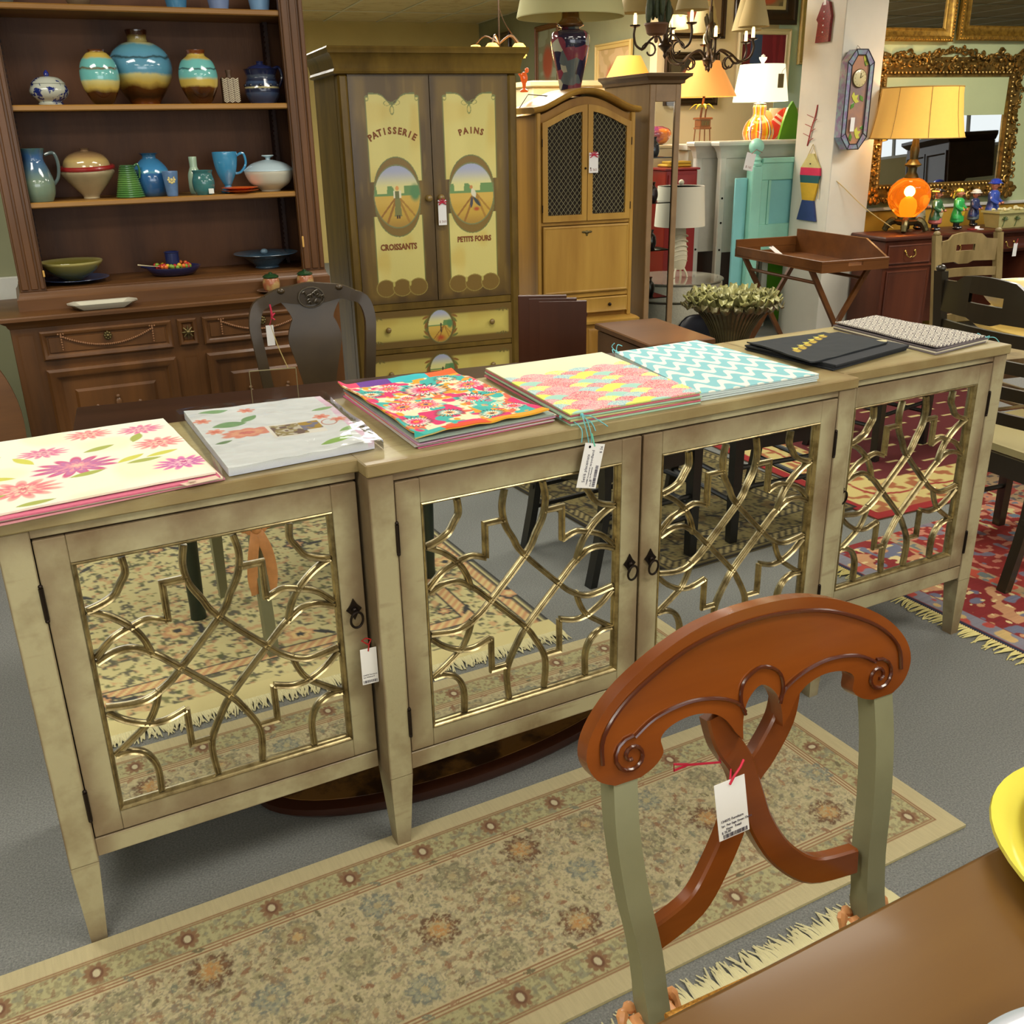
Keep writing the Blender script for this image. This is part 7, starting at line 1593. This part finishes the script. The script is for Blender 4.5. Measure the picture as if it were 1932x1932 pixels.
# white lamp with striped gourd base
t=thing('striped_lamp','lit white drum shade lamp on an orange striped glass gourd base','lamp',rl(4.85,5.15,1.3415),A8)
mz=bpy.data.materials.new('striped_glass'); mz.use_nodes=True; nt=mz.node_tree; bs_=nt.nodes['Principled BSDF']; bs_.inputs['Roughness'].default_value=.08; bs_.inputs['Coat Weight'].default_value=.8
tc=nt.nodes.new('ShaderNodeTexCoord'); gr=nt.nodes.new('ShaderNodeTexGradient'); gr.gradient_type='RADIAL'; nt.links.new(tc.outputs['Object'],gr.inputs[0]); m1=nt.nodes.new('ShaderNodeMath'); m1.operation='MULTIPLY'; m1.inputs[1].default_value=9; nt.links.new(gr.outputs[1],m1.inputs[0]); m2=nt.nodes.new('ShaderNodeMath'); m2.operation='FRACT'; nt.links.new(m1.outputs[0],m2.inputs[0])
cr=nt.nodes.new('ShaderNodeValToRGB'); cr.color_ramp.interpolation='CONSTANT'; nt.links.new(m2.outputs[0],cr.inputs[0])
for p_,c_ in [(.18,S(240,200,50)),(.34,S(232,90,40)),(.50,S(240,236,220)),(.64,S(130,60,110)),(.76,S(236,150,40)),(.9,S(240,120,40))]: e=cr.color_ramp.elements.new(p_); e.color=c_
cr.color_ramp.elements[0].color=S(240,130,40); cr.color_ramp.elements[-1].color=S(240,120,40); nt.links.new(cr.outputs[0],bs_.inputs['Base Color'])
b=MB(); b.lathe(crom([(.085,0),(.110,.03),(.118,.08),(.095,.14),(.055,.18),(.048,.21),(.052,.245),(.046,.262)],5),n=40); obj('gourd_base',b,mz,t)
b=MB(); b.lathe([(.046,.262),(.050,.27),(.02,.28),(.014,.285),(.014,.32)],n=20); obj('chrome_neck',b,mat('chrome',S(200,200,206),.12,metal=1),t)
b=MB(); b.lathe([(.205,.285),(.165,.540),(.162,.540),(.202,.285)],n=48); obj('lamp_shade',b,glow('white_shade_lit',(240,238,206),1.0,(1,.93,.66,1)),t)
b=MB(); b.lathe([(.010,.535),(.012,.555),(.026,.575),(.03,.59),(.014,.585),(.016,.60),(0,.612)],n=16); obj('finial',b,glow('finial_white',(236,230,220),.1,(1,1,1,1)),t)
x,y,z=rl(4.85,5.15,1.3415); plight(x,y,z+.42,6,(1,.86,.6),.05,world=True)
price_tag(rl(4.885,4.955,1.81),A8,.050,.095,'small brown tag hanging on the lit white lamp shade','',rib=(130,70,30),ribp=[(.006,-.004,.02),(.03,-.004,.04)],ribbonlabel='brown string').children[0].data.materials[0]=mat('tag_kraft',S(130,116,90),.6)
# palm tree lamp with orange cone shade
t=thing('palm_lamp','orange cone shade lamp on a little palm tree over a bamboo hut base','lamp',rl(4.285,5.02,1.3415),A8)
M_bam=mat('bamboo_brown',S(140,92,50),.4,noise=.2,nscale=20); b=MB()
for sx in (-1,1):
    for sy in (-1,1): b.tube([(sx*.045,sy*.04,.0),(sx*.040,sy*.035,.10)],.005,6)
b.box(-.05,.05,-.045,.045,.10,.115,.003); b.box(-.044,.044,-.04,.04,.116,.165,.003); b.box(-.055,.055,-.05,.05,.166,.180,.004); obj('bamboo_hut',b,M_bam,t)
b=MB()
for q in range(5): b.box(-.032+.014*q,-.025+.014*q,-.0425,-.0402,.125,.158)
obj('green_slats',b,mat('slat_green',S(96,112,70),.5),t)
b=MB(); b.tube(crom([(-.02,0,.18),(-.012,0,.24),(.0,0,.31)],4),.008,8); b.tube(crom([(.018,0,.18),(.022,0,.22),(.03,0,.25)],4),.006,8); obj('palm_trunk',b,mat('trunk_brown',S(120,80,44),.6),t)
for q in range(9):
    a=q*.75; b=MB(); P=crom([(-.01,0,.245),(-.01+.05*math.cos(a),.05*math.sin(a),.27),(-.01+.10*math.cos(a),.09*math.sin(a),.235)],3); b.tube(P,[.003,.010,.012,.011,.008,.006,.002],6,flat=.25); obj('palm_frond',b,mat('frond_yellow_green',S(176,190,60),.4),t)
b=MB(); b.tube([(0,0,.31),(0,0,.36)],.010,8); obj('socket',b,M_bronze,t)
b=MB(); b.lathe([(.232,.318),(.100,.555),(.097,.555),(.229,.318)],n=48); obj('lamp_shade',b,glow('orange_shade_lit',(214,140,64),.55,(1,.42,.10,1)),t)
x,y,z=rl(4.285,5.02,1.3415); plight(x,y,z+.38,5,(1,.62,.25),.03,world=True)
# cream cabinet under them
t=thing('cream_cabinet','cream painted cabinet holding the swirled glass vase and orange lamps','cabinet',rl(3.30,4.96),A8)
M_crm=mat('cream_cabinet_paint',S(216,196,150),.5,noise=.06,nscale=6); b=MB(); b.box(0,.74,0,.98,0,1.32,.004); obj('body',b,M_crm,t); b=MB(); b.stack(0,.74,0,.98,[(0,1.3201),(.012,1.322),(.014,1.338),(0,1.341)]); obj('top',b,M_crm,t)
b=MB(); V=[]; b.lathe(crom([(.06,0),(.10,.02),(.128,.065),(.115,.105),(.07,.125),(.062,.128)],5),n=40); o=single('art_glass_vase',b,mat('swirl_glass',S(226,130,40),.1,noise=1,nscale=9,col2=S(120,40,90),thr=(.42,.58),coat=.8),'round orange and purple swirled art glass vase on the cream cabinet','vase',rl(3.93,5.10,1.3415),A8)
t=thing('pewter_figure','silver horse rider statuette behind the swirled glass vase','figurine',rl(3.78,5.22,1.3415),A8); b=MB(); b.box(-.05,.05,-.03,.03,0,.012); b.ball(0,0,.09,.045,.02,.025); b.tube([(.04,0,.10),(.06,0,.15)],.012,8); b.ball(.065,0,.155,.014,.01,.02)
for sx in (-.03,.03): b.tube([(sx,.01,.08),(sx,.01,.012)],.006,6)
b.tube([(0,0,.11),(0,0,.17)],.014,8); b.ball(0,0,.19,.013); obj('body',b,mat('silver',S(170,180,190),.2,metal=.9),t)
t=thing('red_chest','dark red painted chest beside the white headboards','chest',rl(3.80,4.66),A8); b=MB(); b.box(0,.25,0,.20,0,1.18,.005); b.rings(.02,.23,1.0,1.15,[(0,-.0005),(0,-.010),(.008,-.012)]); b.rings(.02,.23,.8,.96,[(0,-.0005),(0,-.010),(.008,-.012)]); obj('body',b,mat('dark_red_paint',S(136,28,24),.35,coat=.4),t)
b=MB(); b.stack(0,.25,0,.20,[(0,1.1802),(.012,1.184),(.012,1.195),(0,1.198)]); obj('top',b,MC['dark_red_paint'],t)
t=thing('gold_box','small gold box with a brass bell stacked on the red chest','box',rl(3.92,4.76,1.199),A8); b=MB(); b.box(-.10,.10,-.07,.07,0,.022,.008); b.box(-.07,.10,-.06,.06,.0225,.04,.004); obj('box',b,mat('gold_leaf',S(206,166,60),.3,metal=.6),t); b=MB(); b.lathe([(.02,.041),(.016,.07),(.005,.085),(.004,.10)],n=16); obj('bell',b,M_brass,t)
# white table lamp and round wicker table
M_wick=mat('white_wicker',S(206,204,184),.6,noise=.15,nscale=90,bump=.5,bscale=120)
t=thing('wicker_table','round white wicker table with glass top and arched base','table',rl(3.64,4.20),A8)
b=MB(); b.lathe([(.30,.40),(.315,.41),(.315,.50),(.30,.51)],n=56); b.lathe([(.27,.10),(.30,.39)],n=56); obj('wicker_drum',b,M_wick,t)
b=MB(); b.lathe([(0,.512),(.30,.512),(.322,.516),(.322,.524),(0,.526)],n=56); obj('glass_top',b,mat('grey_glass_top',S(150,146,130),.08,coat=.8),t)
b=MB(); b.lathe([(.32,.0),(.32,.05),(.285,.10)],n=56); obj('base_ring',b,M_wick,t)
b=MB(); b.ball(0,-.285,.18,.14,.03,.15,n=20,m=12); obj('arched_opening_shade',b,mat('near_black_glaze_and_shade',S(16,18,30),.9),t)  # near-black solid stands in for the shade inside the arch
t=thing('white_lamp','white lamp with a large drum shade and carved pillar base on the wicker table','lamp',rl(3.66,4.20,.527),A8)
b=MB(); b.lathe(crom([(.045,.05),(.058,.09),(.062,.14),(.052,.22),(.046,.30),(.045,.33)],5),n=30,sy=.8); 
for q in range(4): a=q*PI/2+PI/4; b.tube(crom([(.04*math.cos(a),.035*math.sin(a),.06),(.06*math.cos(a),.05*math.sin(a),.03),(.07*math.cos(a),.06*math.sin(a),0)],3),.007,6)
obj('pillar_base',b,mat('plaster_white',S(206,200,174),.5),t)
b=MB()
for z in (.11,.14,.17,.20,.235,.27): b.tube([(.060*math.cos(a),-.001+.048*math.sin(a),z-.010*math.cos(a*2)) for a in [2*PI*q/28 for q in range(28)]],.004,6,closed=True)
obj('draped_folds',b,mat('plaster_white',S(206,200,174),.5),t)
b=MB(); b.lathe([(.165,.330),(.150,.580),(.147,.580),(.162,.330)],n=48); b.lathe([(0,.574),(.148,.574)],n=48); obj('lamp_shade',b,mat('off_white_shade',S(214,210,190),.8),t); b=MB(); b.ball(0,0,.602,.018); obj('finial',b,mat('plaster_white',S(206,200,174),.5),t)
# orange lamp shades behind the display cabinet
for k,(x,y) in enumerate([(3.80,5.42),(4.11,5.95)]):
    t=thing('orange_lamp','lamp with a lit orange shade showing over the display cabinet, '+['front','rear'][k]+' of two','lamp',rl(x,y,1.3415 if False else 0),A8,'orange lamps on the cream cabinet')
    t.location=rl(x,y-.35 if False else y-.15,1.3415); b=MB(); b.lathe([(.05,0),(.06,.02),(.03,.05),(.04,.2),(.02,.4),(.012,.5)],n=20); obj('base',b,M_bronze,t); b=MB(); b.lathe([(.160 if k==0 else .11,.46),(.085 if k==0 else .06,.60),(.083 if k==0 else .058,.60),(.157 if k==0 else .107,.46)],n=30); obj('lamp_shade',b,glow('deep_orange_shade',(220,130,40),.6,(1,.36,.05,1)),t,smooth=20)
# chandeliers
def chandelier(x,y,z,r,label,shades,cand=True,col=M_bronze,cage=False,drop=None,angle0=0):
    t=thing('chandelier',label,'chandelier',rl(x,y,z),A8)
    b=MB(); b.lathe(crom([(.0,-.06),(.012,-.04),(.010,-.02),(.03,0),(.045,.02),(.02,.05),(.018,.12),(.03,.20),(.016,.27),(.012,.34)],4),n=16); b.tube([(0,0,.34),(0,0,CEIL-z-.02)],.006,8); b.lathe([(.05,CEIL-z-.022),(.05,CEIL-z-.002)],n=20); obj('stem',b,col,t)
    b=MB()
    for q in range(14): a=q*.8; b.tube(crom([(0,0,.05+.01*q),(.035*math.cos(a),.035*math.sin(a),.10+.015*q),(.03*math.cos(a),.03*math.sin(a),.15+.012*q)],3),[.004,.01,.012,.011,.008,.005,.002],6,flat=.3)
    obj('leaf_cluster',b,mat('pewter_leaf',S(84,78,60),.5,metal=.4),t)
    n=len(shades)
    for k,sh in enumerate(shades):
        a=angle0+2*PI*k/n; ca,sa=math.cos(a),math.sin(a)
        P=crom([(.02,0,.02),(.25*r,0,.075),(.5*r,0,.05),(.72*r,0,-.0),(.95*r,0,.02),(1.03*r,0,.075),(r,0,.12)],5)
        b=MB(); b.tube([(q[0]*ca,q[0]*sa,q[2]) for q in P],.0075,7)
        S_=[(.5*r+.055*math.cos(u)*(1-u/9),0,-.01+.055*math.sin(u)*(1-u/9)) for u in [.5*q for q in range(13)]]; b.tube([(q[0]*ca,q[0]*sa,q[2]) for q in S_],.006,6)
        am=obj('arm',b,col,t)
        cx,cy=r*ca,r*sa
        b=MB(); b.lathe([(.006,.118),(.030,.126),(.034,.134),(.010,.130)],cx,cy,0,12); obj('bobeche',b,col,am)
        b=MB(); b.lathe([(.011,.130),(.011,.185),(.007,.20)],cx,cy,0,12); obj('candle',b,glow('candle_lit',(240,200,130),3.0,(1,.66,.28,1)) if sh!='off2' else mat('candle_off',S(200,180,130),.5),am)
        if sh in ('lit','off'):
            m=glow('bell_shade_lit',(240,210,120),1.6,(1,.66,.24,1)) if sh=='lit' else mat('bell_shade_off',S(176,162,116),.8)
            b=MB(); b.lathe(crom([(.100,.200),(.090,.245),(.064,.34),(.050,.40)],4)+[(.048,.40),(.062,.34),(.087,.245),(.097,.202)],cx,cy,0,28); s2=obj('shade',b,m,am)
    return t
chandelier(4.07,4.62,1.86,.30,'bronze scroll arm chandelier with bell shades hanging above the orange cone lamp',['off','off','lit2','lit','lit2','off'],angle0=.1)
chandelier(3.56,4.30,1.92,.20,'smaller wrought iron chandelier with leaf cluster left of the bronze one',['off','off','off'],angle0=.9)
x,y,z=rl(3.78,4.50,2.12); plight(x,y,z,5,(1,.72,.38),.04,world=True)
# cactus cluster pot hanging ornament
t=thing('cactus_planter','green metal cactus in a terracotta pot hanging left of the chandelier','planter',rl(3.28,3.90,1.96),A8)
b=MB(); b.lathe([(.04,0),(.055,.01),(.065,.05),(.07,.055),(.07,.065),(.05,.066)],n=24); b.ball(0,0,-.02,.012,.012,.02); obj('pot',b,mat('terracotta_old',S(104,70,44),.6),t)
for q in range(9): a=q*.7; b=MB(); rr_=.018+.012*(q%3); b.ball(rr_*math.cos(a)*1.6,rr_*math.sin(a)*1.6,.12+.015*(q%4),.018,.018,.065,n=8,m=8); obj('cactus_lobe',b,mat('cactus_green',S(66,80,54),.6,noise=.3,nscale=50),t)
b=MB(); b.tube([(0,0,.10),(0,0,CEIL-1.962)],.004,6); obj('hanging_rod',b,M_iron,t)
# wall art behind
def p_flag(w,h):
    def f(s,t):
        x=s*w;y=t*h;p=Paint(x,y,(120,28,50)); p.put((vn(x*50,y*2,95)>.5)*.6,(150,40,60)); p.put((x<w*.45)*1.0,(60,80,120)); p.put((x<w*.2)*1.0,(110,30,40)); p.disc(w*.33,h*.3,.03,.03,(220,214,180)); return p.c
    return f
def p_abs(a,c,sd):
    def g(w,h):
        def f(s,t):
            x=s*w;y=t*h;p=Paint(x,y,a); p.put(ss(.5,.6,vn(x*14,y*14,sd)),c); p.disc(w/2,h*.5,w*.25,h*.25,(190,96,70),.3); return p.c
        return f
    return g
W_FR=mat('white_frame',S(216,206,170),.4,coat=.2)
framed(5.15,5.66,1.74,2.20,5.985,.045,'white framed red and blue banner picture behind the lit white lamp',p_flag,'framed_picture','picture',W_FR,bead=False)
framed(5.10,5.70,2.23,2.60,5.985,.11,'dark framed portrait print with cream mat above the banner picture',p_abs((110,100,80),(150,130,100),96),'framed_picture','picture',mat('black_brown_frame',S(44,24,18),.3,coat=.4),bead=False,matte=(.03,W_FR))
framed(5.74,6.02,1.93,2.60,5.985,.05,'cream picture frame hanging between lamps and the column',p_abs((206,196,150),(196,180,130),97),'framed_picture','picture',mat('cream_frame',S(206,178,110),.4),bead=False)
framed(4.50,5.02,2.12,2.60,5.985,.04,'dark iron scrollwork panel frame behind the chandelier',p_abs((170,150,110),(140,120,90),98),'framed_picture','picture',M_bronze,bead=False)
framed(4.48,4.98,1.62,2.02,5.985,.05,'long dark mirror frame behind the orange cone lamp',p_abs((70,62,40),(44,40,30),99),'framed_picture','picture',M_bronze,bead=False)
for k,(y0,y1,z0,z1,c) in enumerate([(7.95,8.55,1.72,2.42,'brown framed door mirror'),(6.4,7.1,1.55,2.15,'pale framed print'),(9.3,9.9,1.95,2.45,'dark framed print')]):
    t=framed(0,y1-y0,z0,z1,0,.05,c+' on the grey green alcove wall',[p_abs((150,150,120),(170,176,150),60),p_abs((206,176,130),(190,160,110),61),p_abs((120,104,70),(150,130,90),62)][k],'framed_picture','picture',[mat('red_brown_frame2',S(120,76,36),.4),mat('cream_frame',S(206,178,110),.4),mat('black_brown_frame',S(44,24,18),.3)][k],bead=False)
    t.location=rl(4.405,y1,z0); t.rotation_euler=(0,0,A8-PI/2)
# cream hutch at the end of the alcove and amber pendants
t=thing('cream_hutch','low cream painted cupboard with a curved top against the alcove wall','cupboard',rl(3.48,6.35),A8); b=MB(); b.box(0,.80,0,.40,0,1.78,.01); b.stack(0,.80,0,.40,[(0,1.78),(.03,1.79),(.03,1.82),(0,1.83)]); obj('body',b,M_crm,t); b=MB(); b.rings(.05,.38,.1,1.7,[(0,-.0005),(0,-.012),(.02,-.012),(.03,-.004)]); b.rings(.42,.75,.1,1.7,[(0,-.0005),(0,-.012),(.02,-.012),(.03,-.004)]); obj('door',b,M_crm,t)
t=thing('pendant_cluster','iron chandelier with five glowing amber shades above the armoire corner','chandelier',rl(2.93,5.60,1.98),A8)
b=MB(); b.tube([(0,0,0),(0,0,CEIL-2.0)],.006,6); 
for q in range(5): a=q*2*PI/5+.3; b.tube(crom([(0,0,.06),(.10*math.cos(a),.10*math.sin(a),.11),(.17*math.cos(a),.17*math.sin(a),.055)],4),.006,6)
b.tube(crom([(0,0,.30),(.04,0,.20),(.10,0,.12)],4),.004,5); obj('iron_arms',b,M_bronze,t)
for q in range(5): a=q*2*PI/5+.3; b=MB(); b.lathe([(.055,-.03),(.048,.03),(.03,.052),(.010,.055)],.17*math.cos(a),.17*math.sin(a),0,20); obj('amber_shade',b,glow('amber_glow',(250,170,50),2.4,(1,.42,.06,1)),t)
x,y,z=rl(2.93,5.60,2.0); plight(x,y,z-.06,7,(1,.6,.22),.1,world=True)
t=thing('glass_rooster','red and orange glass ornament behind the armoire cornice','figurine',rl(2.62,4.10,0),A8); t.location=rl(2.48,3.96,1.665)
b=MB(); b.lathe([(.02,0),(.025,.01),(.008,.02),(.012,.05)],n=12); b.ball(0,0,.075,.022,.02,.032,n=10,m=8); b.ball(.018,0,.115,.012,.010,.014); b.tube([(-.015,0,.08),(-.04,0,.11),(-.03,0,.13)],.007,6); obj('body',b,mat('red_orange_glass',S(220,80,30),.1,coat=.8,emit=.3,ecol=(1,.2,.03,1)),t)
# surfboards
for k,(x,y,h,w,c,l,rx) in enumerate([(4.62,4.72,1.62,.15,(104,170,40),'tall lime green surfboard standing behind the column',0),]):
    b=MB(); P=[(w*math.sin(PI*u)**.6*sg,h*u) for sg in (1,) for u in [q/30 for q in range(31)]]+[(-w*math.sin(PI*u)**.6,h*u) for u in [q/30 for q in range(29,0,-1)]]
    b.prism(P,-.012,.012); single('surfboard',b,mat('board_%d'%k,S(*c),.3,coat=.5),l,'surfboard',rl(4.93,4.86,.002),A8)
t=thing('red_surfboard','small red surfboard sign with white stripes leaning on the dresser','surfboard',rl(4.99,5.22,1.3415),A8); t.rotation_euler=(0,math.radians(30),A8)
def sbp(u): return .055*math.sin(PI*min(1,max(0,u)))**.55
for (u0,u1,c) in ((0,.55,(214,60,52)),(.55,.62,(236,206,196)),(.62,.69,(214,60,52)),(.69,.76,(236,206,196)),(.76,1,(214,60,52))):
    us=[u0+(u1-u0)*q/8 for q in range(9)]; P=[(sbp(u),.27*u) for u in us]+[(-sbp(u),.27*u) for u in us[::-1]]; P=[p for i,p in enumerate(P) if i==0 or p!=P[i-1]]
    b=MB(); b.prism(P,-.010,.0); obj('stripe' if c[1]>100 else 'board',b,mat('sb_%d'%c[1],S(*c),.4),t)
b=MB(); b.box(0,.26,0,.02,0,.24,.004); single('cream_plaque',b,mat('plaque_pinkish',S(206,186,160),.6),'plain cream plaque behind the small red surfboard','plaque',rl(5.02,5.26,1.3415),A8)
t=thing('wooden_paddle','round wooden paddle standing behind the striped lamp','paddle',rl(4.97,5.22,1.3415),A8); b=MB(); b.lathe([(0,0),(.06,0),(.062,.008),(.06,.016),(0,.016)],n=32,sy=1.7); b.v=[(x,z,y+.12) for x,y,z in b.v]; obj('blade',b,mat('pale_wood',S(206,176,110),.5,noise=.2,nscale=10),t); b=MB(); b.ball(0,-.002,.14,.008,.003,.008); obj('knot',b,M_iron,t)
t=thing('utensil_vase','lime vase holding red tulips of cloth and pencils beside the dresser lamp','vase',rl(5.02,5.06,1.3415),A8); b=MB(); b.taper((-.03,.03,-.02,.02),0,(-.012,.012,-.01,.01),.11); obj('body',b,mat('lime_glass',S(190,220,60),.15,coat=.6),t)
for q in range(5): b=MB(); b.tube([(.0,0,.09),(-.02+.01*q,0,.24)],.003,5); b.ball(-.02+.010*q,-.01,.15+.008*q,.018,.010,.03,n=8,m=6); obj('tulip',b,mat('tulip_red',S(226,84,50),.5),t)
